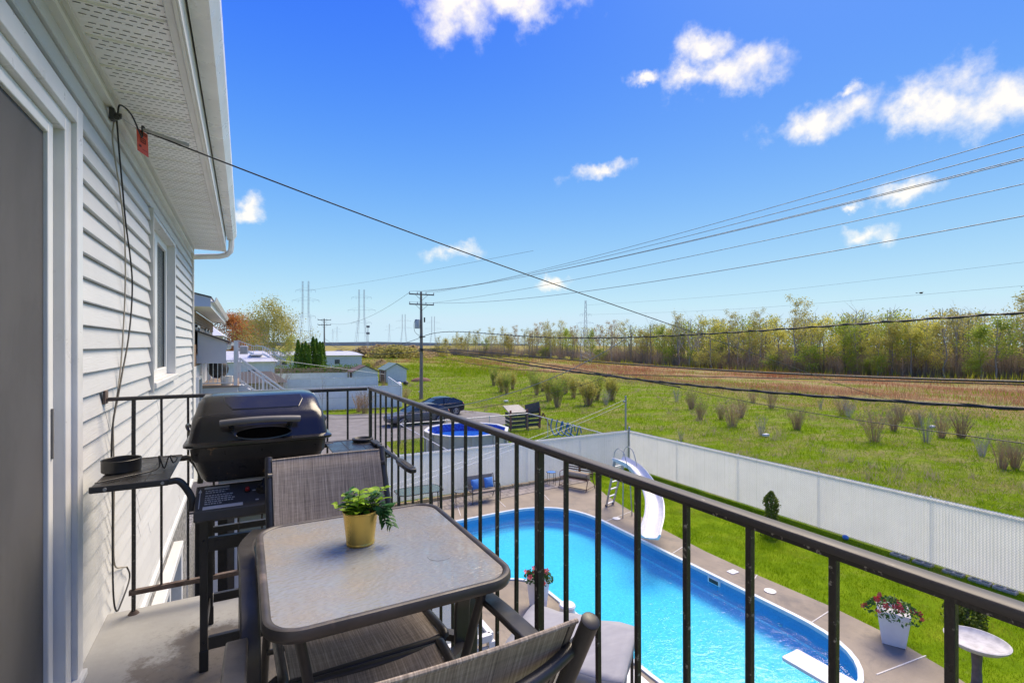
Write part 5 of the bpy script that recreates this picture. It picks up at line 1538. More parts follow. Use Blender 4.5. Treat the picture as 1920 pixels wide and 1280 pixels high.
# canopy swing below the balcony
cs = thing('canopy_swing', 'grey fabric canopy of a garden swing below the balcony', 'canopy', (3.8, 4.9, .03))
A_, B_ = G(1000, 1130, 2.05), G(1196, 1181, 1.98)
ax_ = (B_ - A_); ax_.z = 0; L_ = ax_.length; ax_.normalize(); pd = Vector((ax_.y, -ax_.x, 0))
pd = pd if pd.dot(Vector((-1, -1, 0))) > 0 else -pd
rows = []
for j in range(11):
    v_ = j / 10
    row = []
    for i in range(13):
        u_ = i / 12
        zz = 2.03 + .03 * math.sin(v_ * math.pi) - .015 * math.sin(u_ * math.pi) + .014 * math.sin(u_ * 17 + v_ * 9)
        row.append(A_ + ax_ * (L_ * u_) + pd * (1.15 * v_) + Vector((0, 0, zz - 2.05)))
    rows.append(row)
mb = MB(); mb.loft(rows, cap=False, closed=False)
for edge in (rows[0], rows[-1], [r_[0] for r_ in rows], [r_[-1] for r_ in rows]):
    mb.loft([edge, [p_ + Vector((0, 0, -.14)) + (RN.uniform(-.01, .01) * ax_) for p_ in edge]], cap=False, closed=False)
o_ = mb.build('canopy_fabric', 'canopy_grey', cs, ang=28)
so2 = o_.modifiers.new('solid', 'SOLIDIFY'); so2.thickness = .004
for u_ in (.04, .96):
    for v_ in (.1, .9):
        q = A_ + ax_ * (L_ * u_) + pd * (1.15 * v_)
        MB().tube([(q.x, q.y, .03), (q.x, q.y, 2.0)], .022, 8).build('frame_leg', 'dark_frame', cs)
q0, q1 = A_ + ax_ * (L_ * .1) + pd * .4, A_ + ax_ * (L_ * .9) + pd * .4
MB().obox((q0.x, q0.y, .5), (q1.x, q1.y, .5), .5, .08).build('swing_seat', 'canopy_grey', cs, bev=.02)
# white framed patio enclosure below the balcony
en = thing('patio_enclosure', 'white framed patio enclosure with glass roof below the balcony', 'enclosure', (1.6, 6.5, .03))
EX0, EX1, EY0, EY1, EZ = .9, 2.46, 5.06, 8.6, 2.3
for a, b in (((EX0, EY0), (EX1, EY0)), ((EX1, EY0), (EX1, EY1)), ((EX0, EY1), (EX1, EY1)), ((EX0, EY0), (EX0, EY1)), ((EX0, 6.25), (EX1, 6.25)), ((EX0, 7.43), (EX1, 7.43))):
    MB().obox((a[0], a[1], EZ), (b[0], b[1], EZ), .07, .08).build('roof_beam', 'white_paint', en, bev=.006)
for y0, y1 in ((EY0, 6.25), (6.25, 7.43), (7.43, EY1)):
    MB().box(EX0 + .036, EX1 - .036, y0 + .036, y1 - .036, EZ - .005, EZ + .004).build('roof_pane', 'clear_glass', en)
for x in (EX0, EX1):
    for y in (EY0, EY1): MB().box(x - .04, x + .04, y - .04, y + .04, .03, EZ - .041).build('post', 'white_paint', en, bev=.006)
MB().box(EX0 + .04, EX1 - .04, EY0 - .012, EY0 + .012, .1, 2.2).build('front_panel', 'alu_grey', en)
MB().box(EX1 - .012, EX1 + .012, EY0 + .04, EY1 - .04, .1, 1.0).build('side_panel', 'alu_grey', en)
tre = thing('folding_rack', 'dark slatted folding rack leaning beside the patio enclosure', 'rack', (3.0, 5.6, .03))
for k in range(5):
    MB().tube([(2.75 + .10 * k, 5.95 - .08 * k, .04), (2.68 + .10 * k, 5.80 - .08 * k, .95)], .012, 6).build('bar', 'dark_frame', tre)
for z_, f_ in ((.25, .25), (.8, .85)): MB().tube([(2.75 - .07 * f_, 5.95 - .15 * f_, z_), (3.15 - .07 * f_, 5.63 - .15 * f_, z_)], .010, 6).build('cross_bar', 'dark_frame', tre)
# dark glazed porch past the corner of the house, with the clothes line pulley on its post
gz = thing('glazed_porch', 'dark framed glazed porch below, past the corner of the house', 'porch', (.5, 9.6, 0))
PYY = 9.5
for x in (AY(433, 1000, PYY).x, AY(470, 1000, PYY).x + .55, 1.9):
    MB().box(x - .05, x + .05, PYY - .05, PYY + .05, .0, 2.72).build('post', 'dark_frame', gz)
x_ = AY(443, 1000, PYY).x
MB().box(x_ - .035, x_ + .035, PYY - .03, PYY + .03, 0, 2.72).build('mullion', 'alu_grey', gz)
MB().box(-1.2, 2.0, PYY - .06, PYY + .06, 2.72, 2.86).build('header', 'dark_frame', gz)
MB().box(x_ + .04, 1.85, PYY - .01, PYY + .01, .1, 2.72).build('pane', 'teal_glass', gz)
MB().box(-1.2, 2.0, PYY + 1.9, PYY + 1.95, 0, 2.7).build('back_wall', 'dark_frame', gz)
MB().box(-1.25, 2.05, PYY - .1, PYY + 2.0, 2.861, 2.92).build('roof', 'roof_shingle', gz)
x_ = AY(404, 1000, PYY).x
MB().box(x_ - .035, x_ + .035, PYY - .14, PYY - .07, 0, 2.72).build('downpipe', 'white_paint', gz)
PUL = AY(418, 1012, PYY - .12)
pu = thing('clothesline_pulley', 'white spoked clothesline pulley fixed to the porch post', 'pulley', PUL)
MB().tube(bez([PUL + Vector((.062 * math.cos(k * math.pi / 6), 0, .062 * math.sin(k * math.pi / 6))) for k in range(13)], 2), .012, 6).build('wheel_rim', 'white_paint', pu)
for k in range(5): MB().tube([PUL, PUL + Vector((.06 * math.cos(k * 1.2566), 0, .06 * math.sin(k * 1.2566)))], .007, 5).build('spoke', 'white_paint', pu)
CLP = Vector((17.2, 19.6, 0))
clz = HC - (752 - CY) / F_PX * (SN * CLP.x + CS * CLP.y)
pole = thing('clothesline_pole', 'grey steel clothesline pole standing behind the fence corner', 'pole', CLP)
MB().tube([CLP, CLP + Vector((0, 0, clz + .28))], .045, 10).build('mast', 'galv', pole)
MB().tube([CLP + Vector((-.06, 0, clz)), CLP + Vector((-.22, -.1, clz))], .05, 8).build('pulley', 'galv', pole)
for k, dz in enumerate((.06, -.06)):
    pts = []
    for i in range(25):
        t = i / 24; q = PUL.lerp(CLP + Vector((-.2, -.1, clz)), t); q.z += dz * (1 + t * .6) - .22 * 4 * t * (1 - t); pts.append(q)
    tag(MB().tube(pts, .0055, 5).build('clothesline', 'white_paint'), ('upper', 'lower')[k] + ' white clothesline running from the porch pulley to the steel pole', 'clothesline', 'clothesline strands')

# ================================================================== NEIGHBOUR'S YARD
# above-ground pool
ap = thing('above_ground_pool', 'round above ground pool with beige wall and blue patterned liner', 'swimming pool', (10.1, 23.6, 0))
def circ(r, z, n=12):
    return [(10.1 + r * math.cos(2 * math.pi * k / n + .26), 23.6 + r * math.sin(2 * math.pi * k / n + .26), z) for k in range(n)]
MB().loft([circ(2.12, 0), circ(2.12, 1.2)], cap=False).build('wall', 'agpool_wall', ap, ang=10)
MB().loft([circ(2.03, 1.22), circ(2.2, 1.22), circ(2.2, 1.27), circ(2.03, 1.27), circ(2.03, 1.22)], cap=False).build('top_rim', 'white_paint', ap, ang=20)
MB().loft([circ(2.02, 1.25, 36), circ(2.02, .3, 36)], cap=False).build('liner', 'agpool_liner', ap)
MB().loft([circ(2.02, .86, 36), circ(.01, .86, 36)], cap=False).build('water', 'agpool_water', ap)
for k in range(12):
    a = 2 * math.pi * k / 12 + .26
    x, y = 10.1 + 2.16 * math.cos(a), 23.6 + 2.16 * math.sin(a)
    MB().obox((x, y, 0), (x, y, 1.21), .14, .05, (math.cos(a), math.sin(a), 0)).build('upright', 'agpool_wall', ap)
# chain link fences: pipe frames with woven wire
def wire_fence(label, pts, h=1.15, mesh=True):
    t = thing('chain_link_fence', label, 'fence', (pts[0][0], pts[0][1], 0), 'chain link fences in the yard beyond')
    for (x0, y0), (x1, y1) in zip(pts[:-1], pts[1:]):
        L = math.hypot(x1 - x0, y1 - y0); k = max(1, round(L / 2.6))
        MB().tube([(x0, y0, h), (x1, y1, h)], .024, 6).build('top_rail', 'white_paint', t)
        for j in range(k + 1):
            x, y = x0 + (x1 - x0) * j / k, y0 + (y1 - y0) * j / k
            MB().tube([(x, y, 0), (x, y, h + .04)], .03 if j in (0, k) else .024, 6).build('post', 'white_paint', t)
        W = []
        d = np.array([(x1 - x0) / L, (y1 - y0) / L, 0]); pt = .085
        for i in range(int((L + h) / pt)):
            for sg in (1, -1):
                a0 = i * pt - (h if sg > 0 else 0); z0_, z1_ = .03, h
                a1 = a0 + sg * h
                if a0 < 0: z0_ += -a0; a0 = 0
                if a1 < 0: z1_ -= -a1; a1 = 0
                if a0 > L: z0_ += a0 - L; a0 = L
                if a1 > L: z1_ -= a1 - L; a1 = L
                if abs(a1 - a0) < .03: continue
                P_, Q_ = np.array([x0, y0, z0_]) + d * a0, np.array([x0, y0, z1_]) + d * a1
                wv_ = d * .0028
                W.append([P_ - wv_, P_ + wv_, Q_ + wv_, Q_ - wv_])
        stuff(tri_mesh('wire_mesh', np.array(W) - np.array(ORG[t.name]), 'galv', t, 4))
wire_fence('white topped chain link fence between the drive and the round pool', [(7.5, 17.6), (7.7, 27.5)])
wire_fence('white topped chain link fence behind the round pool', [(7.7, 27.5), (16.2, 27.8)])
wire_fence('white topped chain link fence along the field beside the round pool', [(16.2, 27.8), (15.75, 17.7)])
# blue deck chair / hoses on the fence, dark compost bins
hz = thing('hanging_hose', 'tangle of blue pool hose hung over the chain link fence', 'hose', (16.0, 23.6, 0))
for k in range(4):
    y0 = 24.6 - k * .55
    MB().tube(bez([(15.98, y0, 1.25), (15.85, y0 - .05, .75), (15.9, y0 - .4, .35 + .1 * k), (15.92, y0 - .8, .55), (15.98, y0 - 1.0, 1.2), (16.1, y0 - 1.05, .8)], 5), .035, 6).build('coil', 'hose_blue', hz)
pl = thing('patio_chair', 'white plastic chair standing near the chain link fence', 'chair', (14.6, 20.6, 0))
MB().box(14.35, 14.85, 20.35, 20.85, .40, .44).build('seat', 'white_paint', pl, bev=.02)
MB().slab([(14.85, 20.35, .42), (14.85, 20.85, .42), (15.0, 20.85, .88), (15.0, 20.35, .88)], .03).build('backrest', 'white_paint', pl, bev=.01)
for x in (14.38, 14.82):
    for y in (20.38, 20.82): MB().box(x - .02, x + .02, y - .02, y + .02, 0, .4).build('leg', 'white_paint', pl)
cbn = thing('compost_bin', 'dark slatted wooden compost bin with open lid at the field edge', 'bin', (17.3, 32, 0))
c0 = G(985, 806); ox, oy = c0.x, c0.y
for k in range(4):
    MB().box(ox - 1.1, ox + .1, oy - .02, oy + .02, .15 + k * .26, .36 + k * .26).build('front_board', 'bin_black', cbn)
    MB().box(ox + .16, ox + 1.3, oy + .3, oy + .34, .15 + k * .28, .36 + k * .28).build('front_board', 'bin_black', cbn)
    MB().obox((ox - 1.1, oy, .25 + k * .26), (ox - .9, oy + 1.1, .25 + k * .26), .03, .2).build('side_board', 'bin_black', cbn)
for x, y in ((ox - 1.1, oy), (ox + .13, oy), (ox + 1.3, oy + .32)):
    MB().box(x - .05, x + .05, y - .05, y + .05, 0, 1.35).build('post', 'wood_red', cbn)
MB().slab([(ox - 1.2, oy - .05, 1.2), (ox + .2, oy - .05, 1.2), (ox + .1, oy + 1.1, 1.55), (ox - 1.1, oy + 1.1, 1.55)], .05).build('lid', 'cable_grey', cbn)
MB().slab([(ox + .2, oy + .2, 1.1), (ox + 1.35, oy + .3, 1.15), (ox + 1.35, oy + .45, 1.75), (ox + .2, oy + .4, 1.6)], .05).build('raised_lid', 'bin_black', cbn)
tag(MB().obox((ox + 1.5, oy + .2, 1.0), (ox + 2.0, oy + .2, .1), .06, .06).obox((ox + 1.5, oy + .2, 1.0), (ox + 1.1, oy + .2, .1), .06, .06).build('sawhorse', 'wood_red'), 'small red brown wooden A-frame beside the compost bin', 'frame')

# ---- cars
def car(label, body, kind):
    c = thing('parked_car', label, 'car', (0, 0, 0), 'cars parked on the drive')
    S = [(-2.28, .60, .34, .60), (-2.18, .74, .26, .67), (-1.9, .83, .22, .76), (-1.35, .885, .20, .85), (-.8, .90, .19, .93), (0, .905, .19, .96), (.9, .905, .19, .985), (1.6, .89, .21, 1.02), (2.0, .85, .24, 1.04), (2.2, .78, .30, .98), (2.28, .68, .40, .82)]
    rings = []
    for x, w, zb, zt in S:
        half = [(w * .86, zb), (w * .985, zb + .09), (w, zb + (zt - zb) * .45), (w * .985, zb + (zt - zb) * .72), (w * .93, zt - .05), (w * .80, zt)]
        rings.append([(x, -a, b) for a, b in half] + [(x, 0, zt + .015)] + [(x, a, b) for a, b in half[::-1]] + [(x, 0, zb)])
    MB().loft(rings).build('body', body, c, sub=1, ang=60)
    GH = [(-1.0, .70, .90, .905), (-.75, .70, .93, 1.02), (-.25, .66, .94, 1.27), (.15, .63, .95, 1.39), (.6, .615, .96, 1.425), (1.05, .61, .97, 1.39), (1.5, .62, .98, 1.25), (1.95, .66, 1.0, 1.06), (2.1, .66, 1.0, 1.01)]
    g_ = []
    for x, wt_, zb, zt in GH:
        wb_ = .80
        t_ = (zt - zb) / .47
        g_.append([(x, -wb_, zb - .02), (x, -(wb_ + (wt_ - wb_) * t_), zt - .02 * t_), (x, -wt_ * .75, zt), (x, wt_ * .75, zt), (x, wb_ + (wt_ - wb_) * t_, zt - .02 * t_), (x, wb_, zb - .02)])
    MB().loft(g_).build('windows', 'car_glass', c, ang=30)
    # roof skin and pillars
    rf = [[(x, -w * .99, z - .012), (x, -w * .7, z + .006), (x, 0, z + .012), (x, w * .7, z + .006), (x, w * .99, z - .012), (x, 0, z - .03)] for x, w, z in ((-.2, .66, 1.295), (.15, .635, 1.40), (.6, .62, 1.435), (1.05, .615, 1.40), (1.38, .62, 1.30))]
    MB().loft(rf).build('roof', body, c, ang=60)
    for s_ in (-1, 1):
        for a, b, w in (((-.95, .79, .93), (-.12, .645, 1.32), .06), ((.42, .81, .96), (.48, .625, 1.40), .07), ((2.0, .77, 1.02), (1.2, .62, 1.36), .12)):
            MB().obox((a[0], s_ * a[1], a[2]), (b[0], s_ * b[1], b[2]), w, .03, (0, s_, .3)).build('pillar', body, c)
        for x in (-1.38, 1.38):
            MB().tube([(x, s_ * .80, .335), (x, s_ * .912, .335)], .385, 24).build('wheel_arch', 'slot_dark', c)
            w_ = MB().tube([(x, s_ * .70, .32), (x, s_ * .90, .32), (x, s_ * .925, .32)], [.32, .32, .29], 28).build('wheel', 'tyre', c)
            rim = MB()
            for k in range(10):
                t_ = 2 * math.pi * k / 10
                rim.obox((x + .03 * math.cos(t_), s_ * .934, .32 + .03 * math.sin(t_)), (x + .215 * math.cos(t_), s_ * .934, .32 + .215 * math.sin(t_)), .03, .035, (0, 1, 0))
            rim.tube(bez([(x + .222 * math.cos(t * math.pi / 10), s_ * .932, .32 + .222 * math.sin(t * math.pi / 10)) for t in range(21)], 1), .014, 5)
            rim.tube([(x, s_ * .92, .32), (x, s_ * .945, .32)], .045, 10)
            rim.build('rim', 'rim_alloy', w_)
        MB().sphere((2.10, s_ * .66, .88), .12, 10, 7, (.75, 1.1, .75)).build('tail_light', 'tail_red', c)
        MB().sphere((-2.05, s_ * .64, .64), .12, 10, 7, (1.1, 1.0, .55)).build('headlight', 'lamp_clear', c)
        MB().sphere((-.62, s_ * .99, 1.0), .08, 8, 6, (.7, 1.3, .8)).build('mirror', body, c)
        for x in (-.55, .45, 1.25): MB().box(x - .004, x + .004, s_ * .905 - .004, s_ * .905 + .004, .35, .9).build('door_gap', 'slot_dark', c)
    return c
c1 = car('dark grey sedan parked on the asphalt drive', 'car_grey', 0)
c1.location = (10.78, 34.15, .004); c1.rotation_euler = (0, 0, rad(4))
c2 = car('glossy navy blue sedan parked behind the grey car', 'car_navy', 1)
c2.location = (13.4, 37.7, .004); c2.rotation_euler = (0, 0, rad(2))

# ---- white vinyl fences, sheds
def panel_fence(label, pts, h, mat_='vinyl_white', group='solid white fences beyond the drive'):
    t = thing('panel_fence', label, 'fence', (pts[0][0], pts[0][1], 0), group)
    for (x0, y0), (x1, y1) in zip(pts[:-1], pts[1:]):
        L = math.hypot(x1 - x0, y1 - y0); k = max(1, round(L / 2.4))
        for j in range(k):
            a = Vector((x0, y0, 0)).lerp(Vector((x1, y1, 0)), (j + .03) / k); b = Vector((x0, y0, 0)).lerp(Vector((x1, y1, 0)), (j + .97) / k)
            MB().obox(a + Vector((0, 0, h / 2)), b + Vector((0, 0, h / 2)), .05, h - .1).build('panel', mat_, t)
        for j in range(k + 1):
            a = Vector((x0, y0, 0)).lerp(Vector((x1, y1, 0)), j / k)
            MB().box(a.x - .06, a.x + .06, a.y - .06, a.y + .06, 0, h + .03).build('post', mat_, t)
        for z in (h - .02, h * .55):
            MB().obox((x0, y0, z), (x1, y1, z), .09, .06).build('rail', 'white_paint', t)
panel_fence('long white solid fence at the back of the drive', [(-1, 45.2), (12.4, 43.9)], 1.95)
panel_fence('white solid fence return running away from the drive', [(12.5, 44.2), (14.6, 57)], 1.9)
panel_fence('far white solid fence in front of the sheds', [(-3, 59), (13.5, 57.6)], 1.9)
panel_fence('low pale fence below the cedars in the distance', [(-4, 78), (13, 74)], 1.6)
def shed(label, x0, x1, y, dep, h, rh, wallm, roofm, group='garden sheds at the field edge'):
    t = thing('garden_shed', label, 'shed', ((x0 + x1) / 2, y, 0), group)
    xm = (x0 + x1) / 2
    MB().add([(x0, y, 0), (x1, y, 0), (x1, y, h), (xm, y, h + rh), (x0, y, h), (x0, y + dep, 0), (x1, y + dep, 0), (x1, y + dep, h), (xm, y + dep, h + rh), (x0, y + dep, h)],
             [(0, 1, 2, 3, 4), (9, 8, 7, 6, 5), (0, 5, 6, 1), (1, 6, 7, 2), (0, 4, 9, 5)]).build('wall', wallm, t, smooth=False)
    for s_, xe in ((-1, x0), (1, x1)):
        MB().slab([(xm, y - .2, h + rh + .06), (xm, y + dep + .2, h + rh + .06), (xe + s_ * .25, y + dep + .2, h - .08), (xe + s_ * .25, y - .2, h - .08)][::(1 if s_ > 0 else -1)], .07).build('roof', roofm, t)
    MB().box(x0 - .03, x0 + .0, y + dep * .3, y + dep * .7, 0, h * .9).build('door', 'shed_brown_roof', t)
    return t
shed('white shed with a brown roof behind the far fence', 13.6, 17.0, 72.5, 3.6, 1.75, .75, 'shed_wall', 'shed_brown_roof')
s2 = shed('white shed with a green metal roof at the field edge', 18.3, 21.3, 72.6, 4.2, 1.9, .85, 'shed_wall', 'shed_green_roof')
for k in range(5): MB().box(18.2, 18.28, 72.7 + k * .9, 72.95 + k * .9, 0, 1.85).build('wall_slat', 'shed_tan', s2)
shed('small tan shed with a dark roof far behind the sheds', 17.5, 24, 126, 5, 2.6, 1.6, 'shed_tan', 'roof_shingle')
tag(MB().sphere((23.8, 73.5, 0), 1, 14, 8, (1.6, 1.2, .6)).build('soil_heap', 'dirt_red'), 'heap of reddish soil beside the green roofed shed', 'heap')
for i, (px, py, m_) in enumerate(((733, 722, 'bin_black'), (748, 724, 'white_paint'), (761, 722, 'bin_black'))):
    g = G(px, py); tag(MB().sphere((g.x, g.y, .3), .4, 8, 6, (1, 1, .75)).build('rubbish_bag', m_), '%s rubbish bag lying in the weeds by the shed' % ('left black', 'middle white', 'right black')[i], 'bag', 'rubbish bags by the shed')
for i, (px, py) in enumerate(((949, 754), (1436, 819), (788, 736), (1748, 803))):
    g = G(px, py); tag(MB().box(g.x - .2, g.x + .2, g.y - .12, g.y + .12, .05, .2).build('litter', 'white_paint', bev=.03), 'scrap of white litter in the field grass, %s of four from the left' % ('second', 'third', 'first', 'fourth')[i], 'litter', 'litter in the field')

# ---- neighbouring houses at the left
nh = thing('house', 'tan brick neighbour house with grey eaves and a white lower storey', 'house', (-4, 24, 0), 'neighbouring houses')
NX = -1.38
MB().box(-9, NX - .05, 17.6, 29.6, 0, 6.7).build('wall', 'mortar', nh, smooth=False)
bk = MB().box(-.0, .04, -.135, .135, -.04, .04); bk0 = None
for r_ in range(28):
    for k in range(41):
        y = 17.75 + k * .285 + (.14 if r_ % 2 else 0); z = 4.95 + r_ * .088
        if y > 29.5 or z > 6.7: continue
        if any(a < y < b and c < z < d for a, b, c, d in ((19.3, 20.8, 5.2, 6.3), (23.6, 24.4, 5.2, 6.3), (25.4, 26.2, 5.2, 6.3))): continue
        if r_ * 41 + k > 9999: continue
        if r_ < 8 or r_ >= 20: continue
        if bk0 is None:
            bk0 = MB().box(-4, -3.96, 23.865, 24.135, -.04, .04).build('brick', 'brick_tan', nh); q = bk0
        elif len([1]) and (r_ - 8) * 41 + k < 300:
            q = bk0.copy(); col.objects.link(q); q.parent = nh
        else:
            continue
        q.location = (NX - .05 + .0, y - 24, z)
rest = MB()
for r_ in range(20):
    for k in range(41):
        y = 17.75 + k * .285 + (.14 if r_ % 2 else 0); z = 4.95 + r_ * .088
        if y > 29.5 or (8 <= r_ < 20 and (r_ - 8) * 41 + k < 300): continue
        if any(a < y < b and c < z < d for a, b, c, d in ((19.3, 20.8, 5.2, 6.3), (23.6, 24.4, 5.2, 6.3), (25.4, 26.2, 5.2, 6.3))): continue
        rest.box(NX - .05, NX - .01, y - .135, y + .135, z - .04, z + .04)
stuff(rest.build('more_bricks', 'brick_tan', nh, smooth=False))
for a, b in ((19.4, 20.7), (23.7, 24.3), (25.5, 26.1)):
    w_ = MB().box(NX - .06, NX + .02, a, a + .08, 5.25, 6.25).box(NX - .06, NX + .02, b - .08, b, 5.25, 6.25).box(NX - .06, NX + .02, a, b, 5.25, 5.32).box(NX - .06, NX + .02, a, b, 6.18, 6.25).build('window', 'white_paint', nh)
    MB().box(NX - .05, NX - .03, a + .08, b - .08, 5.32, 6.18).build('pane', 'window_glass', w_)
MB().box(NX - .04, NX + .01, 17.55, 24.6, 0, 4.9).build('lower_wall', 'white_brick', nh, smooth=False)
w_ = MB().box(NX - .04, NX + .08, 19.0, 19.1, 3.2, 4.45).box(NX - .04, NX + .08, 20.5, 20.6, 3.2, 4.45).box(NX - .04, NX + .09, 19.0, 20.6, 4.45, 4.55).build('window', 'white_paint', nh)
MB().box(NX, NX + .03, 19.1, 20.5, 3.2, 4.45).build('pane', 'window_glass', w_)
MB().box(NX + .02, NX + .14, 24.4, 24.55, 0, 4.9).build('downpipe', 'alu_grey', nh)
EO = -.90
MB().box(NX - .05, EO, 17.1, 30.2, 6.72, 6.78).build('soffit', 'soffit_white', nh)
MB().box(EO, EO + .03, 17.1, 30.2, 6.70, 7.0).build('fascia', 'white_trim', nh)
MB().loft([[(EO + .03 + a, yy, 6.86 + b) for a, b in ((0, 0), (.1, 0), (.15, .14), (.13, .14), (.09, .02), (0, .02))] for yy in (17.1, 30.25)]).build('gutter', 'gutter_white', nh, ang=20)
MB().add([(EO + .05, 17.05, 7.02), (EO + .05, 30.3, 7.02), (-9, 30.3, 9.0), (-9, 17.05, 9.0), (EO + .05, 17.05, 6.98), (EO + .05, 30.3, 6.98), (-9, 30.3, 8.9), (-9, 17.05, 8.9)], [(0, 1, 2, 3), (7, 6, 5, 4), (0, 4, 5, 1), (1, 5, 6, 2), (0, 3, 7, 4)]).build('roof', 'roof_shingle', nh, smooth=False)
MB().add([(EO + .02, 17.08, 6.72), (EO + .02, 17.08, 7.0), (-9, 17.08, 8.95), (-9, 17.08, 6.72)], [(0, 1, 2, 3)]).build('gable_panel', 'alu_grey', nh, smooth=False)
# its porch: canopy, deck, railing and stairs
pc = thing('porch_canopy', 'grey aluminium porch canopy with a dark sloping roof on the brick house', 'canopy', (-1.2, 21, 4.8))
c_ = [AY(424, 681, 19.4), AY(424, 640, 19.4), AY(340, 614, 19.4), AY(340, 681, 19.4)]
c_[2].x = c_[3].x = NX - .3
MB().slab(c_, .04, (0, -1, 0)).build('side_panel', 'alu_grey', pc, smooth=False)
xe = c_[0].x
MB().slab([c_[1] + Vector((.12, -.1, .0)), c_[1] + Vector((.12, 6.3, .0)), c_[2] + Vector((0, 6.3, .04)), c_[2] + Vector((0, -.1, .04))], .05).build('roof', 'roof_shingle', pc)
MB().box(xe - .02, xe + .03, 19.44, 25.5, c_[1].z - .28, c_[1].z - .04).build('fascia', 'alu_grey', pc)
MB().loft([[(xe + .03 + a, yy, c_[1].z - .15 + b) for a, b in ((0, 0), (.1, 0), (.15, .12), (.13, .12), (.09, .02), (0, .02))] for yy in (19.5, 25.6)]).build('gutter', 'gutter_white', pc, ang=20)
po = thing('porch', 'white railed upper porch with a brown deck under the grey canopy', 'porch', (-.7, 22, 3.9))
PZ = 4.12; x1 = AY(446, 700, 22).x
MB().box(NX, x1 + .05, 20.6, 25.4, PZ - .06, PZ).build('deck', 'deck_brown', po)
MB().box(NX, x1 + .0, 20.65, 25.3, PZ - .42, PZ - .061).build('skirt', 'alu_grey', po)
for y in (20.7, 25.2): MB().box(x1 - .12, x1 + .0, y - .06, y + .06, PZ, 5.75).build('column', 'white_paint', po)
MB().box(NX, x1, 20.68, 20.72, PZ + .08, PZ + .12).box(NX, x1, 20.68, 20.72, PZ + .88, PZ + .92).build('rail', 'white_paint', po)
for k in range(8): 
    x = NX + .12 + k * .14
    if x < x1 - .1: MB().box(x - .012, x + .012, 20.69, 20.71, PZ + .1, PZ + .9).build('baluster', 'white_paint', po)
tag(MB().lathe([(.001, 0), (.17, 0), (.21, .34), (.19, .34), (.001, .3)], 14, (x1 - .35, 20.95, PZ)).build('bucket', 'white_paint'), 'white bucket standing on the porch deck of the brick house', 'bucket')
tag(MB().sphere((x1 - .62, 21.1, PZ + .6), .34, 10, 8, (1, .8, 1.05)).build('covered_barbecue', 'bin_black'), 'black covered bundle on the porch deck of the brick house', 'bundle')
st = thing('outdoor_stairs', 'white metal stairs with railings descending from the neighbour porch', 'stairs', (0.5, 22, 2))
SY0, SY1 = 21.4, 22.35
s0 = Vector((x1 + .05, 0, PZ)); s1 = Vector((x1 + 1.72, 0, PZ - 1.36))
for yy in (SY0, SY1):
    a, b = Vector((s0.x, yy, s0.z)), Vector((s1.x, yy, s1.z))
    MB().obox(a + Vector((0, 0, -.12)), b + Vector((0, 0, -.12)), .05, .26, (0, 0, 1)).build('stringer', 'alu_grey', st)
    MB().obox(a + Vector((0, 0, .96)), b + Vector((0, 0, .96)), .06, .06).build('hand_rail', 'white_paint', st)
    MB().obox(a + Vector((0, 0, .80)), b + Vector((0, 0, .80)), .04, .04).build('mid_rail', 'white_paint', st)
    MB().obox(a + Vector((0, 0, .12)), b + Vector((0, 0, .12)), .04, .04).build('low_rail', 'white_paint', st)
    for k in range(13):
        q = a.lerp(b, (k + .2) / 12.6)
        wd = .03 if k % 6 == 0 else .011
        MB().box(q.x - wd, q.x + wd, yy - wd, yy + wd, q.z + .1, q.z + (.95 if wd > .02 else .80)).build('baluster' if wd < .02 else 'newel', 'white_paint', st)
for k in range(8):
    q = s0.lerp(s1, (k + .5) / 8)
    MB().box(q.x - .13, q.x + .13, SY0 + .03, SY1 - .03, q.z - .02, q.z + .02).build('step', 'alu_grey', st)
MB().box(s1.x, s1.x + 1.0, SY0 - .1, SY1 + 1.2, s1.z - .06, s1.z).build('landing', 'alu_grey', st)
zz = s1.z + .92
MB().tube([(s1.x, SY0 - .05, zz - .04), (s1.x + .18, SY0 - .05, zz + .06), (s1.x + .8, SY0 - .05, zz + .06), (s1.x + .98, SY0 - .05, zz - .08)], .03, 6).build('landing_rail', 'white_paint', st)
MB().tube([(s1.x + .02, SY0 - .05, zz - .16), (s1.x + .98, SY0 - .05, zz - .16)], .025, 6).build('landing_rail', 'white_paint', st)
for k in range(9): MB().box(s1.x + .04 + k * .115, s1.x + .06 + k * .115, SY0 - .06, SY0 - .04, s1.z, zz).build('baluster', 'white_paint', st)
for x in (s1.x + .05, s1.x + .95): MB().box(x - .05, x + .05, SY1 + .9, SY1 + 1.0, 0, s1.z - .06).build('support_post', 'alu_grey', st)
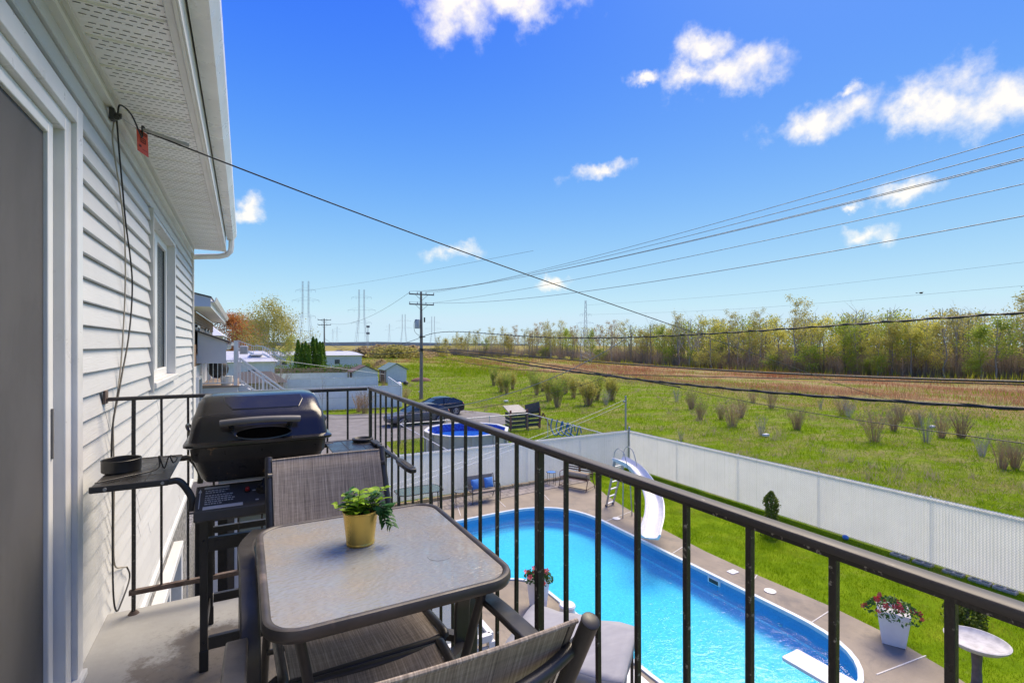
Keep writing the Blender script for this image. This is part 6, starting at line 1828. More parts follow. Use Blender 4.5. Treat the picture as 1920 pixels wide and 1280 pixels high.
# second and third houses beyond
def far_house(label, x0, x1, y0, y1, h, rh, wallm, roofm):
    t = thing('house', label, 'house', ((x0 + x1) / 2, (y0 + y1) / 2, 0), 'neighbouring houses')
    MB().box(x0, x1, y0, y1, 0, h).build('wall', wallm, t, smooth=False)
    ym_ = (y0 + y1) / 2
    MB().add([(x0 - .4, y0 - .4, h), (x1 + .4, y0 - .4, h), (x1 + .4, y1 + .4, h), (x0 - .4, y1 + .4, h), (x0 + 1, ym_, h + rh), (x1 - 1, ym_, h + rh)], [(0, 1, 5, 4), (2, 3, 4, 5), (1, 2, 5), (3, 0, 4), (3, 2, 1, 0)]).build('roof', roofm, t, smooth=False)
    for k in range(3):
        y = y0 + (y1 - y0) * (k + .5) / 3
        w_ = MB().box(x1, x1 + .04, y - .6, y + .6, h - 1.9, h - .8).build('window', 'white_paint', t)
        MB().box(x1 + .041, x1 + .05, y - .5, y + .5, h - 1.8, h - .9).build('pane', 'window_glass', w_)
    for k in range(2):
        x = x0 + (x1 - x0) * (k + .5) / 2
        w_ = MB().box(x - .6, x + .6, y0 - .04, y0, h - 1.9, h - .8).build('window', 'white_paint', t)
        MB().box(x - .5, x + .5, y0 - .05, y0 - .041, h - 1.8, h - .9).build('pane', 'window_glass', w_)
far_house('pale house with a grey roof beyond the brick neighbour', -13, -1.6, 38, 49, 6.2, 1.2, 'shed_wall', 'alu_grey')
far_house('low white bungalow with pale roof far down the lane', -6, 3.2, 66, 75, 3.6, 1.2, 'shed_wall', 'alu_grey')
far_house('small dark roofed cottage behind the stairs', -1.4, 3.4, 54, 58.5, 1.9, 1.0, 'shed_tan', 'roof_shingle')
far_house('long white bungalow behind the hedge', 2, 22, 108, 118, 3.4, .8, 'shed_wall', 'alu_grey')
fbld = thing('office_block', 'grey flat roofed block rising behind the orange tree', 'building', (-26, 190, 0))
g1, g2 = AD(434, 599, 200), AD(456, 599, 200)
MB().add([(g1.x, g1.y, 0), (g2.x, g2.y, 0), (g2.x + 10, g2.y + 14, 0), (g1.x + 10, g1.y + 14, 0), (g1.x, g1.y, g1.z), (g2.x, g2.y, g1.z), (g2.x + 10, g2.y + 14, g1.z), (g1.x + 10, g1.y + 14, g1.z)], [(0, 1, 5, 4), (1, 2, 6, 5), (4, 5, 6, 7), (3, 0, 4, 7), (2, 3, 7, 6)]).build('wall', 'far_building', fbld, smooth=False)
g3 = AD(463, 606, 203)
MB().box(g2.x, g3.x, g2.y + 4, g2.y + 12, 0, g3.z).build('wing', 'far_building', fbld, smooth=False)
acu = thing('air_conditioner', 'white boxy heat pump mounted on a wall bracket past the porch', 'air conditioner', AD(456, 665, 26))
a0_, a1_ = AD(449, 664, 26), AD(465, 648, 26)
MB().box(a0_.x, a1_.x, a0_.y, a0_.y + .35, a0_.z, a1_.z).build('case', 'ac_white', acu, bev=.02)
cxx, czz = (a0_.x + a1_.x) / 2 - .05, (a0_.z + a1_.z) / 2
for k in range(7): MB().box(a0_.x + .03, a1_.x - .03, a0_.y - .012, a0_.y, a0_.z + .05 + k * .05, a0_.z + .062 + k * .05).build('grille_bar', 'cable_grey', acu)
for k, (px, d_) in enumerate(((484, 60), (508, 80))):
    q = AD(px, 668, d_)
    t = thing('outdoor_stairs', ('white zigzag stairs with landing behind the heat pump', 'pale wooden deck stairs in the distance left of the budding tree')[k], 'stairs', (q.x, q.y, 0), 'far stairs')
    zt = q.z + .3
    MB().box(q.x - .9, q.x + .5, q.y, q.y + 1.2, zt - .1, zt).build('landing', 'white_trim', t)
    for s_ in (-1, 1):
        MB().obox((q.x + s_ * .5, q.y, zt + .95), (q.x + s_ * 2.2, q.y, zt + .95 + (.7 if s_ < 0 else -1.0)), .07, .07).build('hand_rail', 'white_paint', t)
        MB().obox((q.x + s_ * .5, q.y, zt), (q.x + s_ * 2.2, q.y, zt + (.7 if s_ < 0 else -1.0)), .07, .2).build('stringer', 'white_paint', t)
        for j in range(8):
            tt_ = j / 7; x = q.x + s_ * (.5 + 1.7 * tt_); zb = zt + tt_ * (.7 if s_ < 0 else -1.0)
            MB().box(x - .02, x + .02, q.y - .02, q.y + .02, zb, zb + .95).build('baluster', 'white_paint', t)
    MB().box(q.x - .5, q.x + .5, q.y - .03, q.y + .03, zt + .92, zt + .98).build('landing_rail', 'white_paint', t)
    for x in (q.x - .85, q.x + .45): MB().box(x - .06, x + .06, q.y + 1.05, q.y + 1.17, 0, zt - .1).build('post', 'white_trim', t)
q = G(535, 712); sv = car('white car parked far away in front of the hedge', 'white_paint', 2); sv.location = (q.x, q.y, 0); sv.rotation_euler = (0, 0, rad(70))
dsh = AD(409, 606, 25)
sat = thing('satellite_dish', 'small grey satellite dish on the brick house eaves', 'satellite dish', dsh)
MB().lathe([(.001, 0), (.15, .02), (.28, .08)], 16, dsh).build('dish', 'cable_grey', sat)
MB().tube([dsh, dsh + Vector((-.35, 0, -.2))], .02, 6).build('arm', 'cable_grey', sat)

# ================================================================== POLES, PYLONS, CABLES
def util_pole(x, y, h, label, arms, tr=False, group='utility poles'):
    t = thing('utility_pole', label, 'utility pole', (x, y, 0), group)
    MB().tube([(x, y, 0), (x + .02, y, h * .5), (x - .02, y, h)], [.205, .165, .11], 10).build('mast', 'pole_wood', t)
    for z, w in arms:
        a = MB().box(x - w, x + w, y - .21, y - .10, z - .06, z + .06).build('cross_arm', 'pole_wood', t)
        for s_ in (-1, 1): MB().obox((x + s_ * w * .5, y - .16, z - .05), (x, y - .16, z - .62), .03, .03).build('brace', 'pole_wood', a)
        for px_ in (-.97, -.35, .35, .97): MB().lathe([(.001, 0), (.03, 0), (.06, .06), (.04, .1), (.055, .15), (.03, .2), (.001, .2)], 8, (x + px_ * w, y - .155, z + .06)).build('insulator', 'transformer', a)
    if tr:
        MB().lathe([(.001, 0), (.26, 0), (.27, .05), (.27, .85), (.25, .92), (.001, .95)], 16, (x - .45, y - .1, 7.25)).build('transformer', 'transformer', t)
        MB().tube(bez([(x - .6, y - .3, 8.2), (x - .85, y - .3, 7.8), (x - .8, y - .3, 7.0), (x - .4, y - .2, 6.6), (x, y - .2, 6.45)], 5), .02, 5).build('lead', 'cable_black', t)
        MB().box(x + .22, x + .34, y - .25, y - .15, 7.9, 8.4).build('fuse', 'cable_black', t)
        for z in (5.0, 5.15, 6.4): MB().box(x - .2, x + .35, y - .3, y + .2, z - .04, z + .04).build('cable_bracket', 'cable_black', t)
    return t
UPX, UPY = 16.04, 49.4
util_pole(UPX, UPY, 11.05, 'tall wooden utility pole with two cross arms and a transformer can', [(10.75, 1.32), (9.72, 1.30)], True)
util_pole(14.6, 109, 11.0, 'distant wooden utility pole with two cross arms right of the cedars', [(10.7, 1.3), (9.7, 1.3)], False)
util_pole(13.0, 170, 11.0, 'farthest utility pole with two cross arms behind the budding tree', [(10.7, 1.4), (9.6, 1.4)], False)

def cable(label, xy0, xy1, pix, r, mat_='cable_black', z0=None, z1=None, n=48, name='overhead_cable', group='overhead cables', deg=2, twist=0):
    """plan line xy0-xy1 (metres) with the height read where the photo shows the cable against known plan positions"""
    x0, y0 = xy0; x1_, y1_ = xy1
    ts, zs = [], []
    for px, py in pix:
        l = (px - CX) / F_PX
        # point on plan line whose lateral/depth = l
        A0 = CS * x0 - SN * y0 - l * (SN * x0 + CS * y0); dA = CS * (x1_ - x0) - SN * (y1_ - y0) - l * (SN * (x1_ - x0) + CS * (y1_ - y0))
        t = -A0 / dA; X, Y = x0 + (x1_ - x0) * t, y0 + (y1_ - y0) * t
        ts.append(t); zs.append(HC - (py - CY) / F_PX * (SN * X + CS * Y))
    if z0 is not None: ts.append(0); zs.append(z0)
    if z1 is not None: ts.append(1); zs.append(z1)
    co = np.polyfit(ts, zs, min(deg, len(ts) - 1))
    pts = [Vector((x0 + (x1_ - x0) * i / n, y0 + (y1_ - y0) * i / n, float(np.polyval(co, i / n)))) for i in range(n + 1)]
    o = MB().tube(pts, r, 6)
    if twist:
        q = []
        for i in range(n * 6 + 1):
            t = i / (n * 6); p_ = Vector((x0 + (x1_ - x0) * t, y0 + (y1_ - y0) * t, float(np.polyval(co, t))))
            a = t * twist; q.append(p_ + Vector((math.cos(a) * .03, 0, math.sin(a) * .03)))
        o.tube(q, r * .8, 5)
    tag(o.build(name, mat_), label, 'cable', group)
    return pts
YB = -22.
cable('topmost thin power line rising from the utility pole to the right', (UPX + 1.27, UPY - .2), (UPX + 1.0, YB), [(1920, 252), (1500, 374)], .011, 'cable_grey', z0=11.0)
cable('second thin power line from the top rising to the right', (UPX + .4, UPY - .2), (UPX + .4, YB), [(1920, 275), (1500, 388)], .011, 'cable_grey', z0=11.0)
cable('third thin power line, one of a close pair, rising to the right', (UPX - .4, UPY - .2), (UPX - .2, YB), [(1920, 297), (1500, 402)], .011, 'cable_grey', z0=11.0)
cable('fourth thin power line, lower of a close pair, rising to the right', (UPX - 1.27, UPY - .2), (UPX - 1.1, YB), [(1920, 300), (1500, 404)], .011, 'cable_grey', z0=11.0)
cable('fifth thin power line from the lower cross arm rising to the right', (UPX + 1.26, UPY - .2), (UPX + 1.1, YB), [(1920, 345), (1500, 437)], .011, 'cable_grey', z0=9.95)
cable('lowest thin power line from the lower cross arm rising to the right', (UPX - 1.26, UPY - .2), (UPX - 1.1, YB), [(1920, 405), (1500, 482)], .011, 'cable_grey', z0=9.95)
SEC = cable('thick twisted black cable crossing in front of the trees', (UPX, UPY - .2), (UPX, YB), [(1920, 585), (1640, 607), (1360, 622), (1190, 633), (1000, 631)], .022, z0=6.4, deg=4, twist=420)
HB = cable('middle black cable sagging across the reddish brush', (UPX + .3, UPY - .2), (UPX + .3, YB), [(1920, 715), (1640, 708), (1360, 694), (1100, 677)], .030, z0=5.15, deg=3)
cable('thin black cable just below the middle one', (UPX + .3, UPY - .2), (UPX + .3, YB), [(1920, 721), (1640, 713), (1360, 707), (1203, 703)], .016, z0=4.98, deg=3)
HA = cable('heaviest black bundled cable sagging lowest over the field', (UPX, UPY - .25), (UPX, YB), [(1920, 768), (1640, 747), (1360, 727), (1203, 714), (1000, 685)], .040, z0=5.05, deg=3, twist=300)
cable('black cable bundle just above the heaviest one near the pole', (UPX + .25, UPY - .25), (UPX + .1, 15), [(1180, 709), (1000, 680)], .026, z0=5.12, deg=2)
def on_line(px, pts):
    best = min(pts, key=lambda p_: abs((CS * p_.x - SN * p_.y) / (SN * p_.x + CS * p_.y) - (px - CX) / F_PX) if SN * p_.x + CS * p_.y > 1 else 9)
    return best
J1 = on_line(1775, HA)
cable('long service drop cable from the house eaves across the sky', (SPL.x, SPL.y), (J1.x, J1.y), [(440, 315), (640, 388), (900, 482), (1200, 589), (1440, 672)], .0048, 'cable_black', z0=SPL.z, z1=J1.z, n=90, name='service_drop', deg=4)
MBd = MB().tube([SPL + Vector((.0, .0, 0)), SPL + (J1 - SPL).normalized() * .22], .010, 8)
tag(MBd.build('drop_clamp', 'galv'), 'grey wedge clamp on the service drop below the eaves', 'clamp')
J2 = on_line(1203, HA)
cable('thin drop cable leaving the heavy cable towards the right edge', (J2.x, J2.y), (11.0, -2.0), [(1500, 770), (1920, 831)], .010, 'cable_black', z0=J2.z, n=40, name='service_drop')
J3 = on_line(1190, SEC)
cable('pale drop cable falling left from the twisted cable over the field', (J3.x, J3.y), (-1.2, 29.5), [(1040, 699), (960, 742), (866, 761), (760, 771)], .016, 'cable_grey', z0=J3.z, z1=2.3, n=50, name='service_drop', deg=3)
J4 = on_line(1140, HA)
cable('thin black drop cable falling left over the shrubs to the houses', (J4.x, J4.y), (-1.2, 29.0), [(1040, 736), (940, 757), (870, 768), (760, 780)], .010, 'cable_black', z0=J4.z, z1=2.1, n=50, name='service_drop', deg=3)
cable('black cable running left from the utility pole past the sheds', (UPX, UPY), (14.6, 109), [(700, 661), (740, 666)], .035, z0=5.05, z1=6.2, n=30)
cable('thin black cable running left from the pole to the cedars', (UPX, UPY), (14.6, 109), [(720, 653)], .025, z0=6.35, z1=6.9, n=30)
cable('thin power line running left from the pole top to the next pole', (UPX - 1.2, UPY), (13.4, 109), [(700, 590)], .016, 'cable_grey', z0=10.95, z1=10.9, n=30)
cable('white cable crossing low in front of the cedars', (2.5, 52), (15.5, 62), [(500, 672), (560, 680)], .02, 'white_paint', n=20)

def pylon(x, y, h, label, twin, arms):
    t = thing('pylon', label, 'pylon', (x, y, 0), 'lattice pylons')
    w0 = h * .115; r = .075 * h / 45
    mb = MB(); rgt = Vector((CS, -SN, 0)); fw = Vector((SN, CS, 0))
    def P_(a, b, z): return Vector((x, y, z)) + rgt * a + fw * b
    if twin:
        hs_ = h * .56
        for s_ in (-1, 1):
            for sb in (-1, 1):
                mb.tube([P_(s_ * w0 * 1.0, sb * w0 * .5, 0), P_(s_ * w0 * .42, sb * w0 * .12, hs_), P_(s_ * w0 * .40, sb * w0 * .1, h * .985)], r, 4)
                mb.tube([P_(s_ * w0 * .72, sb * w0 * .5, 0), P_(s_ * w0 * .28, sb * w0 * .12, hs_), P_(s_ * w0 * .30, sb * w0 * .1, h * .985)], r, 4)
            n_ = 16
            for k in range(n_):
                z0_, z1_ = h * .98 * k / n_, h * .98 * (k + 1) / n_
                def wf(z): 
                    t_ = min(z / hs_, 1); return w0 * (1.0 + (.42 - 1.0) * t_), w0 * (.72 + (.28 - .72) * t_)
                a0, b0 = wf(z0_); a1, b1 = wf(z1_)
                mb.tube([P_(s_ * a0, 0, z0_), P_(s_ * b1, 0, z1_)], r * .55, 3); mb.tube([P_(s_ * b0, 0, z0_), P_(s_ * a1, 0, z1_)], r * .55, 3)
        for z in (.16, .30): mb.tube([P_(-w0 * .9, 0, h * z), P_(w0 * .9, 0, h * z)], r * .7, 3)
    else:
        zw = h * .55
        for s_ in (-1, 1):
            for sb in (-1, 1): mb.tube([P_(s_ * w0 * .75, sb * w0 * .75, 0), P_(s_ * w0 * .2, sb * w0 * .2, zw), P_(s_ * w0 * .08, sb * w0 * .08, h)], r, 4)
        n_ = 14
        for k in range(n_):
            z0_, z1_ = h * k / n_, h * (k + 1) / n_
            wf = lambda z: w0 * (.75 - .55 * min(z / zw, 1)) if z < zw else w0 * (.2 - .12 * (z - zw) / (h - zw))
            for b in (-1, 1):
                mb.tube([P_(-wf(z0_), b * wf(z0_), z0_), P_(wf(z1_), b * wf(z1_), z1_)], r * .6, 3); mb.tube([P_(wf(z0_), b * wf(z0_), z0_), P_(-wf(z1_), b * wf(z1_), z1_)], r * .6, 3)
    mb.build('lattice', 'pylon', t, smooth=False)
    for z, w in arms:
        a = MB(); a.tube([P_(-w, 0, z), P_(w, 0, z)], r * .8, 3); a.tube([P_(-w, 0, z), P_(0, 0, z + w * .28), P_(w, 0, z)], r * .6, 3)
        for q in (-1, -.55, .55, 1): a.tube([P_(q * w, 0, z), P_(q * w, 0, z - h * .03)], r * .9, 3)
        a.build('cross_arm', 'pylon', t, smooth=False)
for px, top, d_, twin, lab, arms in ((573, 525, 350, True, 'tallest twin mast pylon above the cedars', ((.86, 7), (.72, 9.5), (.50, 7))),
                                     (678, 541, 400, True, 'twin mast pylon left of the wooden utility pole', ((.86, 8), (.66, 11), (.46, 8))),
                                     (757, 588, 560, True, 'small far pylon just left of the wooden utility pole', ((.8, 8), (.6, 9))),
                                     (812, 592, 560, True, 'small far pylon just right of the wooden utility pole', ((.8, 7), (.62, 9))),
                                     (730, 607, 700, False, 'smallest pylon on the horizon left of the utility pole', ((.75, 6), (.9, 4))),
                                     (632, 612, 800, False, 'faint tiny pylon on the horizon right of the cedars', ((.75, 7), (.9, 5))),
                                     (624, 616, 900, False, 'faintest tiny pylon on the horizon nearest the cedars', ((.75, 6), (.9, 4))),
                                     (1098, 563, 140, False, 'slender lattice pylon standing at the edge of the forest', ((.78, 1.6), (.65, 2.2)))):
    q = AD(px, top, d_)
    pylon(q.x, q.y, q.z, lab, twin, [(z * q.z, w) for z, w in arms])
for k, (px0, y0_, px1, y1_) in enumerate(((1098, 572, 2100, 470), (1098, 590, 2100, 520), (573, 545, 1000, 470))):
    a, b = AD(px0, y0_, 140 if px0 > 900 else 350), AD(px1, y1_, 60 if px0 > 900 else 150)
    tag(MB().tube(bez([a, a.lerp(b, .5) - Vector((0, 0, 1.0)), b], 12), .018 if px0 > 900 else .05, 4).build('transmission_line', 'cable_grey'), ('upper faint transmission line running right from the forest pylon', 'lower faint transmission line running right from the forest pylon', 'faint transmission line rising right from the tallest pylon')[k], 'cable', 'transmission lines')
q = AD(690, 612, 260)
lm = thing('floodlight_mast', 'thin mast with clusters of floodlights beside the twin mast pylon', 'light mast', (q.x, q.y, 0))
MB().tube([(q.x, q.y, 0), (q.x, q.y, q.z)], .16, 6).build('mast', 'pylon', lm)
for z in (q.z, q.z - 3.5): MB().box(q.x - .8, q.x + .8, q.y - .3, q.y + .3, z - .6, z + .5).build('lamp_cluster', 'cable_grey', lm)
bd = thing('bird', 'dark bird gliding above the forest at the right', 'bird', AD(1727, 549, 32))
b0 = AD(1727, 549, 32); rr_ = Vector((CS, -SN, 0))
MB().sphere(b0, .075, 10, 7, (2.4, 1, .8)).build('body', 'bird_dark', bd)
MB().add([b0 + rr_ * .05, b0 + Vector((-SN, -CS, 0)) * .35 + rr_ * -.1 + Vector((0, 0, .05)), b0 - rr_ * .1], [(0, 1, 2)]).add([b0 + rr_ * .05 + Vector((0, 0, .01)), b0 + Vector((SN, CS, 0)) * .35 - rr_ * .1 + Vector((0, 0, .05)), b0 - rr_ * .1 + Vector((0, 0, .01))], [(0, 1, 2)]).add([b0 - rr_ * .12, b0 - rr_ * .36 + Vector((0, 0, .02)), b0 - rr_ * .33 - Vector((0, 0, .03))], [(0, 1, 2)]).build('wings', 'bird_dark', bd)

# ================================================================== TREES AND SHRUBS
def grow(rn, h, r0, spread, nlimb, sub, lean=0., up=.6, first=.25):
    """trunk, limbs and twigs as tubes; returns builder and the twig ends"""
    mb = MB(); tips = []
    def line(a, b, wob, n=4):
        return [a.lerp(b, i / n) + Vector((rn.gauss(0, wob), rn.gauss(0, wob), 0)) * (1 if 0 < i < n else 0) for i in range(n + 1)]
    top = Vector((rn.gauss(0, lean) * h, rn.gauss(0, lean) * h, h * .94))
    tr_ = line(Vector((0, 0, -.1)), top, h * .012, 6)
    mb.tube(tr_, [r0 * (1 - .86 * i / 6) for i in range(7)], 6)
    for k in range(nlimb):
        t = first + (.97 - first) * (k + rn.random()) / nlimb
        i = min(int(t * 6), 5); b = tr_[i].lerp(tr_[i + 1], t * 6 - i)
        a = rn.uniform(0, 6.283); L = spread * h * (1.15 - t * .75) * rn.uniform(.6, 1.15)
        e = b + Vector((math.cos(a) * L, math.sin(a) * L, L * up * rn.uniform(.6, 1.5)))
        lim = line(b, e, L * .05, 3); rr = r0 * (1 - .86 * t) * .5
        mb.tube(lim, [rr, rr * .7, rr * .45, rr * .2], 4)
        for j in range(sub):
            s_ = rn.uniform(.3, 1); q = min(int(s_ * 3), 2); p_ = lim[q].lerp(lim[q + 1], s_ * 3 - q)
            a2 = a + rn.gauss(0, .9); l2 = L * rn.uniform(.25, .55)
            e2 = p_ + Vector((math.cos(a2) * l2, math.sin(a2) * l2, l2 * up * rn.uniform(.4, 1.8)))
            mb.tube([p_, p_.lerp(e2, .5) + Vector((rn.gauss(0, l2 * .06), rn.gauss(0, l2 * .06), 0)), e2], [rr * .32, rr * .2, rr * .08], 3)
            tips += [e2, p_.lerp(e2, .55), p_.lerp(e2, .8)]
        tips.append(e)
    return mb, tips
def leaves_at(rn, tips, per, rad_, s0, s1):
    c = np.array([[p.x, p.y, p.z] for p in tips for _ in range(per)], dtype=float)
    c += NP.normal(0, rad_, c.shape)
    n = len(c)
    u = NP.normal(0, 1, (n, 3)); u /= np.linalg.norm(u, axis=1)[:, None]
    v = np.cross(u, NP.normal(0, 1, (n, 3))); v /= np.linalg.norm(v, axis=1)[:, None]
    s_ = NP.uniform(s0, s1, n)[:, None]
    return np.stack([c - u * s_, c + v * s_ * .6, c + u * s_, c - v * s_ * .6], 1)
PROTO = {}
def proto(key, h, r0, spread, nl, sub, up, first, leafm, per, lr, ls, barkm, seed, lean=.03):
    rn = random.Random(seed)
    mb, tips = grow(rn, h, r0, spread, nl, sub, lean, up, first)
    me_t = mb.build('tmp', barkm); L = None
    if leafm:
        L = tri_mesh('tmp', leaves_at(rn, tips, per, lr, *ls), leafm, None, 4)
    tm, lm_ = me_t.data, (L.data if L else None)
    # the trunk mesh was shifted to its own centre: undo it
    o = me_t.location.copy()
    for v_ in tm.vertices: v_.co += o
    bpy.data.objects.remove(me_t)
    if L: bpy.data.objects.remove(L)
    PROTO[key] = (tm, lm_, h)
for i, (lm_, sd_) in enumerate((('leaf_green', 1), ('leaf_yellow', 2), ('leaf_olive', 3), ('leaf_green', 4), ('leaf_yellow', 5), ('leaf_olive', 6))):
    proto('broad%d' % i, 11.5, .17, .30, 14, 6, .85, .20, lm_, 9, .38, (.09, .20), 'bark', sd_)
for i, lm_ in enumerate(('leaf_olive', 'leaf_tan', 'leaf_olive')):
    proto('sparse%d' % i, 13.5, .15, .20, 16, 6, 1.4, .26, lm_, 6, .30, (.07, .16), 'bark_pale', 20 + i)
for i in range(3):
    proto('bare%d' % i, 13.5, .18, .24, 17, 8, 1.3, .22, None, 0, 0, (0, 0), ('bark_pale', 'bark', 'bark_pale')[i], 30 + i)
proto('under0', 4.2, .05, .5, 12, 7, .8, .1, 'leaf_green', 7, .3, (.07, .15), 'twig_brown', 40)
proto('under1', 3.6, .05, .55, 14, 8, .8, .1, None, 0, 0, (0, 0), 'twig_brown', 41)
proto('under2', 4.0, .05, .5, 12, 7, .8, .1, 'leaf_yellow', 5, .3, (.07, .14), 'twig_brown', 42)
def plant_tree(key, name, label, cat, x, y, h, rz, group, wide=1.0):
    tm, lm_, ph = PROTO[key]
    t = thing(name, label, cat, (x, y, -.02), group); k = h / ph
    t.scale = (k * wide, k * wide, k); t.rotation_euler = (0, 0, rz)
    a = bpy.data.objects.new('trunk', tm); col.objects.link(a); a.parent = t
    if lm_:
        b = bpy.data.objects.new('crown', lm_); col.objects.link(b); b.parent = t
    return t
# forest edge, read along its foot from the photo
edge = [(2060, 716), (1900, 711), (1700, 706), (1500, 700), (1350, 691), (1200, 681), (1100, 675), (1000, 671), (930, 668.5), (850, 666)]
ex, ey = np.array([e[0] for e in edge])[::-1], np.array([e[1] for e in edge])[::-1]
desc = {'b0': 'leafy green tree', 'b1': 'yellow green budding tree', 'b2': 'olive green budding tree', 's': 'slender thinly budding tree', 'n': 'bare grey branched tree'}
rnf = random.Random(77)
px = 2010.; idx = 0
front = []
while px > 852:
    g = G(px, float(np.interp(px, ex, ey)))
    d_ = SN * g.x + CS * g.y
    front.append((px, g, d_))
    px -= (2.9 * F_PX / d_) * rnf.uniform(.75, 1.3)
ordn = lambda k: '%d%s' % (k, 'th' if 10 <= k % 100 <= 20 else {1: 'st', 2: 'nd', 3: 'rd'}.get(k % 10, 'th'))
NFT = len(front)
for i, (px, g, d_) in enumerate(front):
    t_ = px
    if t_ > 1780: ch = rnf.choices(['bare0', 'bare1', 'bare2', 'sparse1', 'broad0', 'sparse0', 'broad2'], [3, 3, 2, 2, 1.2, 1.5, 1])[0]
    elif t_ > 1250: ch = rnf.choices(['broad0', 'broad1', 'broad2', 'broad3', 'broad4', 'broad5', 'sparse0', 'bare0', 'bare2'], [2.4, 1.8, 1.6, 2.4, 1.6, 1.4, 2.2, 1.5, 1.3])[0]
    else: ch = rnf.choices(['sparse0', 'sparse1', 'sparse2', 'broad2', 'broad5', 'broad0', 'bare1'], [3, 2, 3, 2, 1.5, 1.6, 1])[0]
    H_ = {'b': 10.6, 's': 13.0}.get(ch[0], 11) * rnf.uniform(.82, 1.12)
    if ch.startswith('bare'): H_ = 12.6 * rnf.uniform(.85, 1.1)
    if t_ > 1500 and ch.startswith('broad'): H_ *= .93
    if t_ < 960: H_ *= .92
    side = rnf.uniform(-1, 5)
    key = {'broad0': 'b0', 'broad3': 'b0', 'broad1': 'b1', 'broad4': 'b1', 'broad2': 'b2', 'broad5': 'b2'}.get(ch, 's' if ch[0] == 's' else 'n')
    plant_tree(ch, 'forest_tree', '%s in the forest edge, %s from the right' % (desc[key], ordn(i + 1)), 'tree', g.x + side * .6, g.y + side * .4, H_, rnf.uniform(0, 6.28), 'trees along the forest edge', rnf.uniform(.9, 1.2))
# undergrowth in front of and between them
for i in range(46):
    px = 2000 - i * 25 + rnf.uniform(-9, 9); g = G(px, float(np.interp(px, ex, ey)) + rnf.uniform(-.6, .8))
    ch = rnf.choice(['under1', 'under1', 'under2', 'under1', 'under0'])
    plant_tree(ch, 'forest_bush', '%s bush at the foot of the forest, %s from the right' % ({'under0': 'green', 'under1': 'leafless brown', 'under2': 'yellow green'}[ch], ordn(i + 1)), 'bush', g.x, g.y, rnf.uniform(2.6, 5.2), rnf.uniform(0, 6.28), 'bushes along the forest edge', rnf.uniform(1, 1.5))
# the mass of the wood behind
TV, LV = [], {'leaf_green': [], 'leaf_yellow': [], 'leaf_olive': []}
tr_mb = MB()
for i in range(330):
    px = rnf.uniform(830, 2060); g = G(px, float(np.interp(px, ex, ey)))
    dd = rnf.uniform(3, 26); dirv = Vector((g.x, g.y, 0)).normalized()
    x, y = g.x + dirv.x * dd, g.y + dirv.y * dd
    h = rnf.uniform(8.5, 12.8) * (.92 if px < 960 else 1)
    tr_mb.tube([(x, y, 0), (x + rnf.gauss(0, .3), y + rnf.gauss(0, .3), h * .5), (x + rnf.gauss(0, .5), y + rnf.gauss(0, .5), h)], [.16, .11, .03], 4)
    for k in range(7):
        z = h * rnf.uniform(.35, .95); a = rnf.uniform(0, 6.28); L = rnf.uniform(1, 2.2)
        tr_mb.tube([(x, y, z), (x + L * math.cos(a), y + L * math.sin(a), z + L * 1.1)], [.05, .012], 3)
    mt = rnf.choices(list(LV), [3, 2, 3])[0] if px > 1200 else rnf.choices(list(LV), [1.5, 2, 3])[0]
    n_ = 280
    c = np.stack([x + NP.normal(0, 1.25, n_), y + NP.normal(0, 1.25, n_), h * (.15 + .85 * NP.beta(2.2, 1.5, n_))], 1)
    u = NP.normal(0, 1, (n_, 3)); u /= np.linalg.norm(u, axis=1)[:, None]; v = np.cross(u, NP.normal(0, 1, (n_, 3))); v /= np.linalg.norm(v, axis=1)[:, None]
    s_ = NP.uniform(.12, .27, n_)[:, None]
    LV[mt].append(np.stack([c - u * s_, c + v * s_ * .6, c + u * s_, c - v * s_ * .6], 1))
wood = thing('forest_mass', 'mass of budding trees and trunks deep in the wood behind the edge', 'forest', (100, 90, 0))
wood['kind'] = 'stuff'
stuff(tr_mb.build('trunks', 'bark', wood, smooth=False))
for k_, v_ in LV.items():
    o = tri_mesh('foliage', np.concatenate(v_) - np.array((100, 90, 0)), k_, wood, 4); stuff(o)

npx = NP.uniform(835, 2060, 70000); npy = np.interp(npx, ex, ey)
nd_ = HC * F_PX / (npy - CY); nl_ = (npx - CX) / F_PX * nd_
gx, gy = SN * nd_ + CS * nl_, CS * nd_ - SN * nl_
rr_g = np.hypot(gx, gy); k_ = (rr_g + NP.uniform(0, 24, 70000) ** 1.0) / rr_g
P = np.stack([gx * k_, gy * k_], 1)
h = NP.uniform(1.0, 4.6, len(P)) * (1 + .35 * lf(P, .12, .3))
stuff(tri_mesh('thicket', blades(P, np.clip(h, .6, 6.5), .03 + rr_g * .0007, .10), 'thicket', wood) if False else tri_mesh('forest_thicket', blades(P, np.clip(h, .6, 6.5), .03 + rr_g * .0007, .10), 'thicket'), 'grey brown leafless thicket filling the floor of the wood', 'thicket')

